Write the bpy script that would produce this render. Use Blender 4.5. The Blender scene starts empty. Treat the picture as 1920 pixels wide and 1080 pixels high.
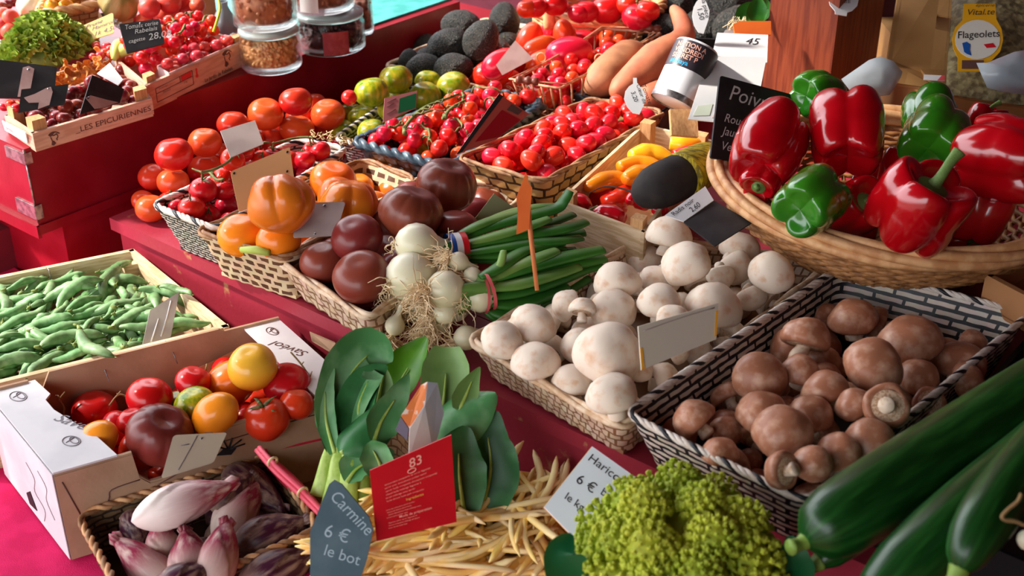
import bpy, math, random
from mathutils import Vector, Matrix, Quaternion, noise
V = Vector
R = random.Random(7)
C = bpy.context.scene.collection
# ------------------------------------------------------------------ camera model (1920 x 1080)
F = 2400.0
TILT = math.radians(29)
EYE = V((0, 0, 1.6))
FWD = V((0, math.cos(TILT), -math.sin(TILT)))
UP = V((0, math.sin(TILT), math.cos(TILT)))
RT = V((1, 0, 0))
TH = math.radians(50.8)
BD = V((math.cos(TH), math.sin(TH), 0))      # away along the stall
AD = V((math.sin(TH), -math.cos(TH), 0))     # along the stall front, towards the right
ZD = V((0, 0, 1))
def ray(x, y):
    return RT * ((x - 960) / F) + UP * ((540 - y) / F) + FWD
def W(x, y, z):
    d = ray(x, y)
    return EYE + d * ((z - EYE.z) / d.z)
def D(x, y, dep):
    return EYE + ray(x, y) * dep
def dep(p):
    return (p - EYE).dot(FWD)
def S(a, b, z):
    return AD * a + BD * b + ZD * z
def view(r, u, t):
    """a direction given as right, up, towards the viewer"""
    return (RT * r + UP * u - FWD * t).normalized()
# ------------------------------------------------------------------ materials
def lin(c):
    o = []
    for k in c[:3]:
        k = k / 255.0
        o.append(k / 12.92 if k <= .04045 else ((k + .055) / 1.055) ** 2.4)
    return (*o, 1)
MATS = {}
def mat(name, col, rough=.5, col2=None, sc=40, lo=.42, hi=.62, stretch=(1, 1, 1), uv=False, bump=0, bsc=200, spec=.5,
        sss=0, coat=0, trans=0, metal=0, var=0, hue=0, ior=1.45, alpha=1, grad=None, vor=0, detail=3, bdist=.002):
    if name in MATS: return MATS[name]
    m = bpy.data.materials.new(name); m.use_nodes = True
    nt = m.node_tree; N = nt.nodes; L = nt.links
    b = N['Principled BSDF']
    b.inputs['Roughness'].default_value = rough
    b.inputs['Specular IOR Level'].default_value = spec
    b.inputs['Metallic'].default_value = metal
    b.inputs['IOR'].default_value = ior
    b.inputs['Transmission Weight'].default_value = trans
    b.inputs['Alpha'].default_value = alpha
    b.inputs['Coat Weight'].default_value = coat
    b.inputs['Coat Roughness'].default_value = .12
    if sss:
        b.inputs['Subsurface Weight'].default_value = sss
        b.inputs['Subsurface Radius'].default_value = (.01, .004, .002)
        b.inputs['Subsurface Scale'].default_value = .5
    tc = N.new('ShaderNodeTexCoord'); mp = N.new('ShaderNodeMapping')
    L.new(tc.outputs['UV' if uv else 'Object'], mp.inputs[0])
    mp.inputs['Scale'].default_value = stretch
    out = None
    rgb = N.new('ShaderNodeRGB'); rgb.outputs[0].default_value = lin(col); out = rgb.outputs[0]
    if grad:                       # colour along the thing's own axis: (axis, from, to, colour)
        sp = N.new('ShaderNodeSeparateXYZ'); L.new(tc.outputs['Object'], sp.inputs[0])
        nz = N.new('ShaderNodeTexNoise'); nz.inputs['Scale'].default_value = sc
        L.new(mp.outputs[0], nz.inputs[0])
        ad = N.new('ShaderNodeMath'); ad.operation = 'MULTIPLY_ADD'
        L.new(nz.outputs[0], ad.inputs[0]); ad.inputs[1].default_value = grad[4] if len(grad) > 4 else .3
        L.new(sp.outputs[grad[0]], ad.inputs[2])
        mr = N.new('ShaderNodeMapRange'); L.new(ad.outputs[0], mr.inputs[0])
        mr.inputs[1].default_value = grad[1]; mr.inputs[2].default_value = grad[2]
        mx = N.new('ShaderNodeMix'); mx.data_type = 'RGBA'; L.new(mr.outputs[0], mx.inputs[0])
        L.new(out, mx.inputs[6]); mx.inputs[7].default_value = lin(grad[3]); out = mx.outputs[2]
    if col2:
        nz = N.new('ShaderNodeTexNoise'); nz.inputs['Scale'].default_value = sc; nz.inputs['Detail'].default_value = detail
        L.new(mp.outputs[0], nz.inputs[0])
        mr = N.new('ShaderNodeMapRange'); mr.inputs[1].default_value = lo; mr.inputs[2].default_value = hi
        L.new(nz.outputs[0], mr.inputs[0])
        mx = N.new('ShaderNodeMix'); mx.data_type = 'RGBA'; L.new(mr.outputs[0], mx.inputs[0])
        L.new(out, mx.inputs[6]); mx.inputs[7].default_value = lin(col2); out = mx.outputs[2]
    if var or hue:
        oi = N.new('ShaderNodeObjectInfo'); hs = N.new('ShaderNodeHueSaturation')
        for val, inp, mid in ((var, 'Value', 1.0), (hue, 'Hue', .5)):
            if val:
                mr = N.new('ShaderNodeMapRange'); L.new(oi.outputs['Random'], mr.inputs[0])
                mr.inputs[3].default_value = mid - val; mr.inputs[4].default_value = mid + val
                L.new(mr.outputs[0], hs.inputs[inp])
        L.new(out, hs.inputs['Color']); out = hs.outputs[0]
    L.new(out, b.inputs['Base Color'])
    if bump:
        if vor:
            nz = N.new('ShaderNodeTexVoronoi'); nz.inputs['Scale'].default_value = bsc; o = nz.outputs['Distance']
        else:
            nz = N.new('ShaderNodeTexNoise'); nz.inputs['Scale'].default_value = bsc; nz.inputs['Detail'].default_value = 4; o = nz.outputs[0]
        L.new(mp.outputs[0], nz.inputs[0])
        bp = N.new('ShaderNodeBump'); bp.inputs['Strength'].default_value = bump; bp.inputs['Distance'].default_value = bdist
        L.new(o, bp.inputs['Height']); L.new(bp.outputs[0], b.inputs['Normal'])
    MATS[name] = m
    return m
def brickmat(name, c1, c2, cm, w=1, h=1, mortar=.1, off=.5, rough=.6, bias=0, bump=.6):
    """a woven pattern in the basket's own strand coordinates"""
    m = bpy.data.materials.new(name); m.use_nodes = True
    N = m.node_tree.nodes; L = m.node_tree.links; b = N['Principled BSDF']; b.inputs['Roughness'].default_value = rough
    tc = N.new('ShaderNodeTexCoord'); br = N.new('ShaderNodeTexBrick'); L.new(tc.outputs['UV'], br.inputs[0])
    br.inputs['Color1'].default_value = lin(c1); br.inputs['Color2'].default_value = lin(c2); br.inputs['Mortar'].default_value = lin(cm)
    br.inputs['Scale'].default_value = 1; br.inputs['Mortar Size'].default_value = mortar; br.inputs['Brick Width'].default_value = w
    br.inputs['Row Height'].default_value = h; br.offset = off; br.inputs['Bias'].default_value = bias; br.inputs['Mortar Smooth'].default_value = .1
    nz = N.new('ShaderNodeTexNoise'); L.new(tc.outputs['Object'], nz.inputs[0]); nz.inputs['Scale'].default_value = 60
    mx = N.new('ShaderNodeMix'); mx.data_type = 'RGBA'; mx.blend_type = 'MULTIPLY'; mx.inputs[0].default_value = .35
    L.new(br.outputs[0], mx.inputs[6]); L.new(nz.outputs[1], mx.inputs[7]); L.new(mx.outputs[2], b.inputs['Base Color'])
    bp = N.new('ShaderNodeBump'); bp.inputs['Strength'].default_value = bump; bp.inputs['Distance'].default_value = .002; bp.invert = True
    L.new(br.outputs['Fac'], bp.inputs['Height']); L.new(bp.outputs[0], b.inputs['Normal'])
    MATS[name] = m
    return m
# ------------------------------------------------------------------ mesh building
class MB:
    def __init__(s): s.v = []; s.f = []; s.u = []; s.m = []
    def add(s, vs, fs, us=None, mi=0):
        o = len(s.v); s.v.extend(vs)
        for k, f in enumerate(fs):
            s.f.append([i + o for i in f]); s.u.append(us[k] if us else None); s.m.append(mi)
    def grid(s, nu, nv, fn, wu=False, wv=False, mi=0, su=1, sv=1, flip=False):
        cu = nu if wu else nu + 1; cv = nv if wv else nv + 1
        vs = [fn(i / nu, j / nv) for j in range(cv) for i in range(cu)]
        fs = []; us = []
        for j in range(nv):
            for i in range(nu):
                a = [(i, j), (i + 1, j), (i + 1, j + 1), (i, j + 1)]
                if flip: a.reverse()
                fs.append([(q % cv) * cu + p % cu for p, q in a]); us.append([(p / nu * su, q / nv * sv) for p, q in a])
        s.add(vs, fs, us, mi)
    def lathe(s, prof, n=20, o=V((0, 0, 0)), q=None, mi=0):
        q = q or Matrix.Identity(3)
        k = len(prof) - 1
        def fn(u, v):
            r, z = prof[min(k, round(v * k))]
            return o + q @ V((r * math.cos(u * 6.28318), r * math.sin(u * 6.28318), z))
        s.grid(n, k, fn, wu=True, mi=mi)
    def tube(s, path, rad, n=8, sq=1.0, mi=0, cap=True, ref=None, closed=False, twist=0):
        k = len(path)
        rs = rad if isinstance(rad, (list, tuple)) else [rad] * k
        tang = []
        for i in range(k):
            a = path[(i - 1) % k if closed else max(0, i - 1)]; b = path[(i + 1) % k if closed else min(k - 1, i + 1)]
            t = b - a
            tang.append(t.normalized() if t.length > 1e-9 else V((0, 0, 1)))
        x = ref or (V((0, 0, 1)) if abs(tang[0].z) < .9 else V((1, 0, 0)))
        base = len(s.v); L = 0; ls = []
        for i in range(k):
            x = x - tang[i] * x.dot(tang[i])
            x = x.normalized() if x.length > 1e-6 else tang[i].orthogonal().normalized()
            y = tang[i].cross(x)
            if i: L += (path[i] - path[i - 1]).length
            ls.append(L)
            for j in range(n):
                a = 6.283185 * j / n + twist * i
                s.v.append(path[i] + (x * math.cos(a) * sq + y * math.sin(a)) * rs[i])
        for i in range(k if closed else k - 1):
            i2 = (i + 1) % k
            for j in range(n):
                j2 = (j + 1) % n
                s.f.append([base + i * n + j, base + i * n + j2, base + i2 * n + j2, base + i2 * n + j])
                s.u.append([(j / n, ls[i]), ((j + 1) / n, ls[i]), ((j + 1) / n, ls[i2]), (j / n, ls[i2])]); s.m.append(mi)
        if cap and not closed:
            s.f.append([base + j for j in reversed(range(n))]); s.u.append(None); s.m.append(mi)
            s.f.append([base + (k - 1) * n + j for j in range(n)]); s.u.append(None); s.m.append(mi)
    def hexa(s, p, mi=0):
        """8 corners: bottom ring then top ring"""
        s.add(p, [[3, 2, 1, 0], [4, 5, 6, 7], [0, 1, 5, 4], [1, 2, 6, 5], [2, 3, 7, 6], [3, 0, 4, 7]], None, mi)
    def box(s, c, x, y, z, mi=0):
        """centre and three half-axis vectors"""
        s.hexa([c - x - y - z, c + x - y - z, c + x + y - z, c - x + y - z, c - x - y + z, c + x - y + z, c + x + y + z, c - x + y + z], mi)
    def ball(s, c, r, n=10, k=6, sz=1, mi=0, q=None):
        q = q or Matrix.Identity(3)
        s.lathe([(r * math.sin(math.pi * j / k), -r * sz * math.cos(math.pi * j / k)) for j in range(k + 1)], n, c, q, mi)
    def poly(s, pts, th, nrm, mi=0):
        """flat outline with thickness"""
        n = len(pts); o = len(s.v)
        s.v.extend([p + nrm * th / 2 for p in pts] + [p - nrm * th / 2 for p in pts])
        s.f.append(list(range(o, o + n))); s.f.append([o + n + i for i in reversed(range(n))])
        for i in range(n):
            j = (i + 1) % n; s.f.append([o + i, o + n + i, o + n + j, o + j])
        s.u.extend([None] * (n + 2)); s.m.extend([mi] * (n + 2))
    def mesh(s, name, mats, smooth=True, origin=None):
        me = bpy.data.meshes.new(name)
        vs = s.v if origin is None else [v - origin for v in s.v]
        me.from_pydata([tuple(v) for v in vs], [], s.f)
        mats = mats if isinstance(mats, (list, tuple)) else [mats]
        for m in mats: me.materials.append(m)
        me.polygons.foreach_set('material_index', s.m)
        me.polygons.foreach_set('use_smooth', [smooth] * len(s.f))
        if any(u for u in s.u):
            ul = me.uv_layers.new(name='UVMap'); fl = []
            for f, u in zip(s.f, s.u):
                for k in range(len(f)): fl.extend(u[k] if u else (0, 0))
            ul.data.foreach_set('uv', fl)
        me.update()
        return me
def ob(name, mb, mats, parent=None, smooth=True, origin=None):
    """one mesh object; ORIGIN (world) becomes its own origin"""
    o = bpy.data.objects.new(name, mb.mesh(name, mats, smooth, origin) if isinstance(mb, MB) else mb)
    C.objects.link(o)
    if origin is not None: o.location = origin
    if parent is not None:
        o.parent = parent
        o.matrix_parent_inverse = parent_inv(parent)
    return o
def parent_inv(p):
    m = Matrix.LocRotScale(p.location, p.rotation_quaternion if p.rotation_mode == 'QUATERNION' else p.rotation_euler, p.scale)
    if p.parent is not None: m = p.parent.matrix_parent_inverse.copy() @ m if False else wm(p)
    return m.inverted()
def wm(p):
    m = Matrix.LocRotScale(p.location, p.rotation_quaternion if p.rotation_mode == 'QUATERNION' else p.rotation_euler, p.scale)
    return m if p.parent is None else wm(p.parent) @ p.matrix_parent_inverse @ m
def tag(o, label=None, cat=None, group=None, kind=None):
    if label: o['label'] = label
    if cat: o['category'] = cat
    if group: o['group'] = group
    if kind: o['kind'] = kind
    return o
def thing(name, label, cat, loc=(0, 0, 0), group=None):
    o = bpy.data.objects.new(name, None); C.objects.link(o); o.location = loc; o.empty_display_size = .02
    return tag(o, label, cat, group)
def struct(name, mb, m, smooth=False):
    return tag(ob(name, mb, m, None, smooth), kind='structure')
def orient(up, spin=0):
    return V((0, 0, 1)).rotation_difference(up.normalized()) @ Quaternion((0, 0, 1), spin)
def inst(proto, name, label, cat, group, loc, q=None, sc=1.0, parent=None):
    """a thing from a prototype: {'mesh': .., 'parts': [(name, mesh, [(name, mesh)])]}"""
    o = bpy.data.objects.new(name, proto['mesh']); C.objects.link(o)
    o.location = loc; o.rotation_mode = 'QUATERNION'; o.rotation_quaternion = q or Quaternion()
    o.scale = (sc, sc, sc) if isinstance(sc, (int, float)) else sc
    if parent is None: tag(o, label, cat, group)
    else:
        o.parent = parent; o.matrix_parent_inverse = parent_inv(parent)
    for pn, pm in proto.get('parts', ()):
        c = bpy.data.objects.new(pn, pm); C.objects.link(c); c.parent = o
    return o
def spline(pts, n=8):
    out = []
    k = len(pts)
    for i in range(k - 1):
        p0, p1, p2, p3 = pts[max(0, i - 1)], pts[i], pts[i + 1], pts[min(k - 1, i + 2)]
        for j in range(n):
            t = j / n
            out.append(.5 * ((2 * p1) + (p2 - p0) * t + (2 * p0 - 5 * p1 + 4 * p2 - p3) * t * t + (3 * p1 - p0 - 3 * p2 + p3) * t ** 3))
    out.append(pts[-1])
    return out
def lerpl(vals, n):
    """resample a list of numbers to n entries"""
    o = []
    for i in range(n):
        t = i / (n - 1) * (len(vals) - 1); k = min(int(t), len(vals) - 2)
        o.append(vals[k] + (vals[k + 1] - vals[k]) * (t - k))
    return o
ORD = 'first second third fourth fifth sixth seventh eighth ninth tenth eleventh twelfth thirteenth fourteenth fifteenth sixteenth'.split()
def rows(items, k, desc, where):
    """labels that say which one by row (from the front) and order (from the left)"""
    idx = sorted(range(len(items)), key=lambda i: -items[i][1])
    n = math.ceil(len(items) / k); lab = [None] * len(items)
    for r in range(k):
        row = sorted(idx[r * n:(r + 1) * n], key=lambda i: items[i][0])
        for c, i in enumerate(row):
            d = desc[i] if isinstance(desc, list) else desc
            if k == 1: lab[i] = '%s, %s from left %s' % (d, ORD[c], where)
            else: lab[i] = '%s, %s from left in row %s %s' % (d, ORD[c], ('one two three four five six seven'.split())[r], where)
    return lab
# ------------------------------------------------------------------ heaps
class Heap:
    """things lying in a container: each lies at the deepest free place on its line"""
    def __init__(s, quad, z):
        s.q = quad; s.z = z; s.s = []
        s.c = sum(quad, V()) / 4
    def inside(s, p, m):
        for i in range(4):
            a = s.q[i]; b = s.q[(i + 1) % 4]
            e = (b - a); e.z = 0; e.normalize()
            n = V((-e.y, e.x, 0))
            if n.dot(s.c - a) < 0: n = -n
            if n.dot(p - a) < m: return False
        return True
    def at(s, u, v):
        a, b, c, d = s.q
        return (a * (1 - u) + b * u) * (1 - v) + (d * (1 - u) + c * u) * v
    def drop(s, n, r, top, tries=2500, jr=.0, k=1.0, rnd=R):
        out = []
        for _ in range(tries):
            if len(out) >= n: break
            rr = r * (1 + rnd.uniform(-jr, jr))
            u, v = rnd.random(), rnd.random(); p = s.at(u, v)
            if not s.inside(p, rr * .8): continue
            z = s.z + rr
            for c, q in s.s:
                d2 = (c.x - p.x) ** 2 + (c.y - p.y) ** 2; m = (rr + q) * k
                if d2 < m * m: z = max(z, c.z + math.sqrt(m * m - d2))
            if z - s.z > (top(u, v) if callable(top) else top): continue
            c = V((p.x, p.y, z)); s.s.append((c, rr)); out.append((c, rr))
        return out
    def settle(s, x, y, w, rat=1.0, k=.95, m=.5, add=True, zmax=.3):
        z = s.z; best = None
        while z < s.z + zmax:
            p = W(x, y, z); d = dep(p); r = w * d / F / 2; re = r * (.55 + .45 * rat)
            if p.z - r * rat * .9 >= s.z and s.inside(p, r * m):
                if all((p - c).length >= (re + q) * k for c, q in s.s): best = (p, r, re); break
            z += .002
        if best is None:
            z = s.z
            while z < s.z + zmax + .1:
                p = W(x, y, z); d = dep(p); r = w * d / F / 2; re = r * (.55 + .45 * rat)
                if p.z - r * rat * .9 >= s.z and all((p - c).length >= (re + q) * k for c, q in s.s): best = (p, r, re); break
                z += .002
            if best is None: best = (p, r, re)
        if add: s.s.append((best[0], best[2]))
        return best[0], best[1]
# ------------------------------------------------------------------ containers
def quadz(pts, z):
    return [W(x, y, z) for x, y in pts]
def inset(top, h, k):
    c = sum(top, V()) / 4
    return [p + (c - p) * k - ZD * h for p in top]
def rope(mb, path, strands, r, off, pitch, n=6):
    """strands twisted round a closed path"""
    k = len(path); L = sum((path[(i + 1) % k] - path[i]).length for i in range(k))
    turns = max(1, round(L / pitch))
    for s_ in range(strands):
        pts = []
        for i in range(k):
            t = (path[(i + 1) % k] - path[i - 1]).normalized(); x = (ZD - t * t.z).normalized(); y = t.cross(x)
            a = 6.28318 * (turns * i / k + s_ / strands)
            pts.append(path[i] + (x * math.cos(a) + y * math.sin(a)) * off)
        mb.tube(pts, r, n, closed=True, mi=(1 if s_ == strands - 1 else 0) if strands > 2 else s_ % 2)
def densify(q, step, rnd=.012):
    """closed rounded outline of a quad"""
    out = []
    for i in range(4):
        a, b, c = q[i - 1], q[i], q[(i + 1) % 4]
        e1 = (a - b).normalized() * rnd; e2 = (c - b).normalized() * rnd
        for t in (0, .25, .5, .75, 1): out.append((b + e1) * (1 - t) ** 2 + b * 2 * t * (1 - t) + (b + e2) * t * t)
        e = c + (b - c).normalized() * rnd; s0 = b + e2; n = max(1, int((e - s0).length / step))
        for k in range(1, n): out.append(s0 + (e - s0) * k / n)
    return out
def basket(name, label, top, h, k, wmat, rmat, cell=.009, rr=.0035, amp=.0018, strands=2, pitch=.02, group=None, thick=.004):
    o = thing(name, label, 'basket', sum(top, V()) / 4 - ZD * h, group)
    bot = inset(top, h, k)
    tp = densify(top, cell / 2.0, .02); n = len(tp); 
    bt = []
    c = sum(top, V()) / 4
    for p in tp: bt.append(p + (c - p) * k - ZD * h)
    nv = max(4, int(h / cell * 3)); rowsn = nv / 3
    mb = MB()
    for side in (1, -1):
        vs = []; 
        for j in range(nv + 1):
            v = j / nv
            for i in range(n):
                p = tp[i] * v + bt[i] * (1 - v)
                q = tp[(i + 1) % n] - tp[i - 1]; out = q.cross(ZD).normalized()
                s_ = math.sin(math.pi * (i / 2.0)) * 1.0
                w_ = math.sin(math.pi * i / 2.0 + math.pi / 4) * math.cos(math.pi * v * rowsn)
                vs.append(p + out * (w_ * amp + side * thick / 2))
        fs = []; us = []
        for j in range(nv):
            for i in range(n):
                i2 = (i + 1) % n
                f = [j * n + i, j * n + i2, (j + 1) * n + i2, (j + 1) * n + i]
                u = [(i / 2, j / 3), ((i + 1) / 2, j / 3), ((i + 1) / 2, (j + 1) / 3), (i / 2, (j + 1) / 3)]
                if side < 0: f.reverse(); u.reverse()
                fs.append(f); us.append(u)
        mb.add(vs, fs, us)
    ob('woven_wall', mb, wmat, o)
    mb = MB(); rp = densify([p + ZD * .001 for p in top], pitch / 8, .02)
    rope(mb, rp, strands, rr, rr * .8, pitch)
    ob('rim', mb, rmat, o)
    mb = MB(); q = bot; mb.hexa([p - ZD * .001 for p in q] + [p + ZD * .004 for p in q]); ob('base', mb, wmat, o, False)
    return o, Heap([p * .5 + q_ * .5 for p, q_ in zip([t - ZD * h for t in top], bot)], top[0].z - h + .004)
def wall_between(mb, a, b, h, th, inward, mi=0):
    """upright board under the edge a-b"""
    z = ZD * h
    mb.hexa([a - z, b - z, b - z + inward * th, a - z + inward * th, a, b, b + inward * th, a + inward * th], mi)
def crate(name, label, top, h, m, th=.006, post=.018, posts=(0, 1, 2, 3), ph=.0, pm=None, group=None, skip=()):
    o = thing(name, label, 'crate', sum(top, V()) / 4 - ZD * h, group)
    c = sum(top, V()) / 4
    for i in range(4):
        if i in skip: continue
        a, b = top[i], top[(i + 1) % 4]; e = (b - a).normalized(); n = ZD.cross(e); n = n if n.dot(c - a) > 0 else -n; n.z = 0; n.normalize()
        mb = MB(); wall_between(mb, a + n * 0, b, h, th, n); ob('side_board', mb, m, o, False)
    for i in posts:
        a = top[i]; x = (top[(i + 1) % 4] - a).normalized(); y = (top[i - 1] - a).normalized()
        mb = MB(); q = a + (x + y) * th
        mb.hexa([q - ZD * h, q + x * post - ZD * h, q + (x * .9 + y * .9) * post - ZD * h, q + y * post - ZD * h,
                 q + ZD * ph, q + x * post + ZD * ph, q + (x * .9 + y * .9) * post + ZD * ph, q + y * post + ZD * ph])
        ob('corner_post', mb, pm or m, o, False)
    mb = MB(); q = [p - ZD * h + (c - p) * .01 for p in top]; mb.hexa([p - ZD * .004 for p in q] + [p + ZD * .002 for p in q]); ob('base', mb, m, o, False)
    return o, Heap([p - ZD * h for p in inset(top, 0, .05)], top[0].z - h + .004)
# ------------------------------------------------------------------ flat cards and lettering
class Card:
    """a flat card between four corners (top left, top right, bottom right, bottom left)"""
    def __init__(s, name, label, cat, c, m, th=.0015, rnd=.0, shape=None, group=None, parent=None, smooth=False):
        tl, tr, br, bl = c
        s.n = ((tr - tl).cross(tl - bl)).normalized()
        rd = br - EYE
        if abs(rd.dot(s.n)) > .02 * rd.length: br = EYE + rd * ((tl - EYE).dot(s.n) / rd.dot(s.n))     # a card is flat
        s.c = c = [tl, tr, br, bl]
        if s.n.dot(EYE - tl) < 0: s.n = -s.n
        if shape is None:
            if rnd:
                shape = []
                for cx, cy, a0 in ((1 - rnd, 1 - rnd, 0), (rnd, 1 - rnd, 90), (rnd, rnd, 180), (1 - rnd, rnd, 270)):
                    for k in range(5):
                        a = math.radians(a0 + k * 22.5); shape.append((cx + rnd * math.cos(a), cy + rnd * math.sin(a)))
            else: shape = [(0, 0), (1, 0), (1, 1), (0, 1)]
        s.th = th
        org = sum(c, V()) / 4
        mb = MB(); mb.poly([s.at(u, v) for u, v in shape], th, s.n)
        s.o = ob(name, mb, m, parent, smooth, origin=org if parent is None else None)
        if parent is None: tag(s.o, label, cat, group)
    def at(s, u, v, up=0):
        tl, tr, br, bl = s.c
        return (bl * (1 - u) + br * u) * (1 - v) + (tl * (1 - u) + tr * u) * v + s.n * up
    def aspect(s):
        return (s.at(1, .5) - s.at(0, .5)).length / (s.at(.5, 1) - s.at(.5, 0)).length
    def poly(s, pts, m, name='print', up=None):
        mb = MB(); mb.poly([s.at(u, v, s.th / 2 + .0004) for u, v in pts], .0005, s.n); return ob(name, mb, m, s.o, False)
    def lines(s, strokes, m, r=.0006, name='drawing'):
        mb = MB()
        for st in strokes:
            p = [s.at(u, v, s.th / 2 + .0003) for u, v in st]
            mb.tube(spline(p, 4) if len(p) > 2 else p, r, 4)
        return ob(name, mb, m, s.o)
    def text(s, t, u, v, h, m, name='lettering', slant=0, turn=0, bold=0, sx=1.0, back=False):
        """text whose base line starts at (u, v); h = letter height as a share of the card's height"""
        me = textmesh(t, slant, bold); ar = s.aspect(); ct, stn = math.cos(turn), math.sin(turn)
        side = -1 if back else 1
        for q in me.vertices:
            x, y = q.co.x * h * sx, q.co.y * h
            x, y = x * ct - y * stn, x * stn + y * ct
            q.co = s.at(u + side * x / ar, v + y, side * (s.th / 2 + .0004))
        me.materials.append(m)
        o = ob(name, me, m, s.o, False)
        return o
def textmesh(t, slant=0, bold=0):
    cu = bpy.data.curves.new('lettering', 'FONT'); cu.body = t; cu.size = 1.35; cu.shear = slant; cu.offset = bold; cu.resolution_u = 3
    o = bpy.data.objects.new('lettering_source', cu)
    me = bpy.data.meshes.new_from_object(o)
    bpy.data.objects.remove(o); bpy.data.curves.remove(cu)
    me.materials.clear()
    return me
def pxcard(name, label, cat, px, d, m, **k):
    """card from picture corners and the distance of each corner"""
    ds = d if isinstance(d, (list, tuple)) else [d] * 4
    return Card(name, label, cat, [D(x, y, q) for (x, y), q in zip(px, ds)], m, **k)
# ------------------------------------------------------------------ palette
M_red_paint = mat('red_paint', (150, 42, 58), .45, (172, 120, 84), 26, .635, .69, spec=.4, bump=.25, bsc=120, detail=8)
M_red_board = mat('red_board', (128, 10, 26), .32, (140, 20, 36), 14, spec=.35, bump=.12, bsc=160)
M_maroon = mat('maroon_wood', (88, 22, 40), .6, (104, 30, 50), 10, stretch=(1, 1, 8))
M_steel = mat('steel', (170, 168, 170), .35, metal=.9, col2=(120, 118, 120), sc=90)
M_cloth = mat('pink_cloth', (226, 36, 100), .85, (210, 26, 88), 30, bump=.5, bsc=900, spec=.2)
M_teal = mat('teal_paint', (70, 178, 168), .45, (40, 150, 145), 30)
M_floor = mat('stone_floor', (92, 84, 80), .85, (70, 64, 62), 8, bump=.4)
M_dark = mat('black_plastic', (18, 18, 20), .4)
M_wood = mat('raw_wood', (222, 196, 160), .7, (196, 164, 124), 30, stretch=(1, 1, 9), bump=.25, bsc=90)
M_wood_post = mat('poplar_post', (206, 158, 108), .7, (186, 134, 86), 40, stretch=(8, 8, 1), bump=.2)
M_pillar = mat('pillar_wood', (146, 66, 36), .5, (118, 46, 24), 16, stretch=(9, 9, .7), bump=.2, bsc=60)
M_card_brown = mat('brown_cardboard', (178, 142, 114), .85, (166, 130, 102), 20, bump=.15)
M_card_tan = mat('tan_cardboard', (190, 142, 84), .85, (178, 130, 74), 12, bump=.1)
M_card_white = mat('white_printed_cardboard', (222, 218, 220), .6, (210, 206, 210), 16)
M_paper = mat('white_card', (238, 238, 238), .5, (228, 230, 232), 12)
M_paper_grey = mat('grey_card_back', (186, 170, 164), .5, (172, 156, 150), 24)
M_paper_pink = mat('pinkish_card_back', (196, 164, 158), .55, (180, 146, 140), 30)
M_clear = mat('clear_plastic_sheet', (226, 220, 216), .25, (200, 194, 190), 20, trans=.35)
M_slate = mat('slate', (30, 28, 30), .6, (44, 42, 44), 30)
M_slate_blue = mat('chalkboard_blue', (62, 88, 98), .7, (84, 108, 116), 24, lo=.4, hi=.75)
M_chalk = mat('chalk', (206, 208, 204), .9)
M_ink = mat('black_ink', (28, 26, 34), .6)
M_inkgrey = mat('grey_print', (120, 112, 118), .7)
M_inkbrown = mat('brown_print', (96, 62, 56), .7)
M_yellow_paper = mat('yellow_card', (236, 196, 84), .6, (226, 184, 72), 16)
M_orange_paper = mat('orange_card', (232, 110, 34), .6, (222, 98, 28), 16)
M_red_card = mat('red_card', (196, 16, 28), .35, (184, 12, 24), 10)
M_pinkink = mat('pale_pink_print', (240, 170, 150), .6)
M_green_print = mat('green_print', (20, 92, 54), .5)
M_straw = mat('straw', (222, 196, 150), .8, (200, 168, 120), 60)
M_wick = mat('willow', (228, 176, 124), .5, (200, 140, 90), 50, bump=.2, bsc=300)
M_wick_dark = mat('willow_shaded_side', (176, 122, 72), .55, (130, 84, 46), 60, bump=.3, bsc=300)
M_cream_rim = mat('cream_bark_rim', (232, 206, 176), .6, (206, 168, 130), 70, bump=.3)
M_brown_rim = mat('brown_bark_rim', (140, 96, 62), .6, (176, 136, 98), 70, bump=.3)
M_white_strand = mat('white_strand', (228, 218, 208), .5, (206, 190, 176), 60)
M_black_strand = mat('black_strand', (22, 26, 34), .4)
M_blue_strand = mat('blue_black_strand', (52, 70, 84), .35, (120, 140, 150), 50, lo=.5, hi=.75)
M_stem = mat('green_stem', (96, 132, 58), .6, (122, 150, 84), 60)
M_vine = mat('tomato_vine', (112, 120, 66), .7, (84, 92, 44), 80)
M_calyx = mat('tomato_calyx', (70, 78, 36), .7, (112, 112, 62), 3)
W_cream = brickmat('cream_weave', (238, 214, 186), (222, 192, 158), (150, 108, 74), 1, 1, .12, .5)
W_tan = brickmat('tan_weave', (214, 176, 134), (190, 146, 100), (140, 96, 60), 1.5, .8, .1, .5)
W_check = brickmat('brown_check_weave', (86, 52, 32), (110, 70, 42), (232, 206, 166), 1.6, 1, .25, .5, bump=.2)
W_plaid = brickmat('black_white_weave', (232, 216, 200), (214, 196, 180), (18, 22, 30), 3.4, .8, .19, .37, .5)
W_zig = brickmat('zigzag_weave', (226, 216, 204), (210, 198, 186), (28, 34, 40), 2, .6, .14, .4, .5)
W_black = brickmat('blue_black_weave', (40, 54, 64), (96, 116, 126), (16, 20, 26), 2, 1, .15, .5, .35)
W_brown = brickmat('dark_brown_weave', (150, 120, 84), (104, 78, 50), (58, 40, 26), 2, .6, .12, .5, .6)
W_gold = brickmat('golden_weave', (214, 168, 104), (178, 130, 74), (70, 44, 24), 2, 1, .14, .5, .5)

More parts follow.
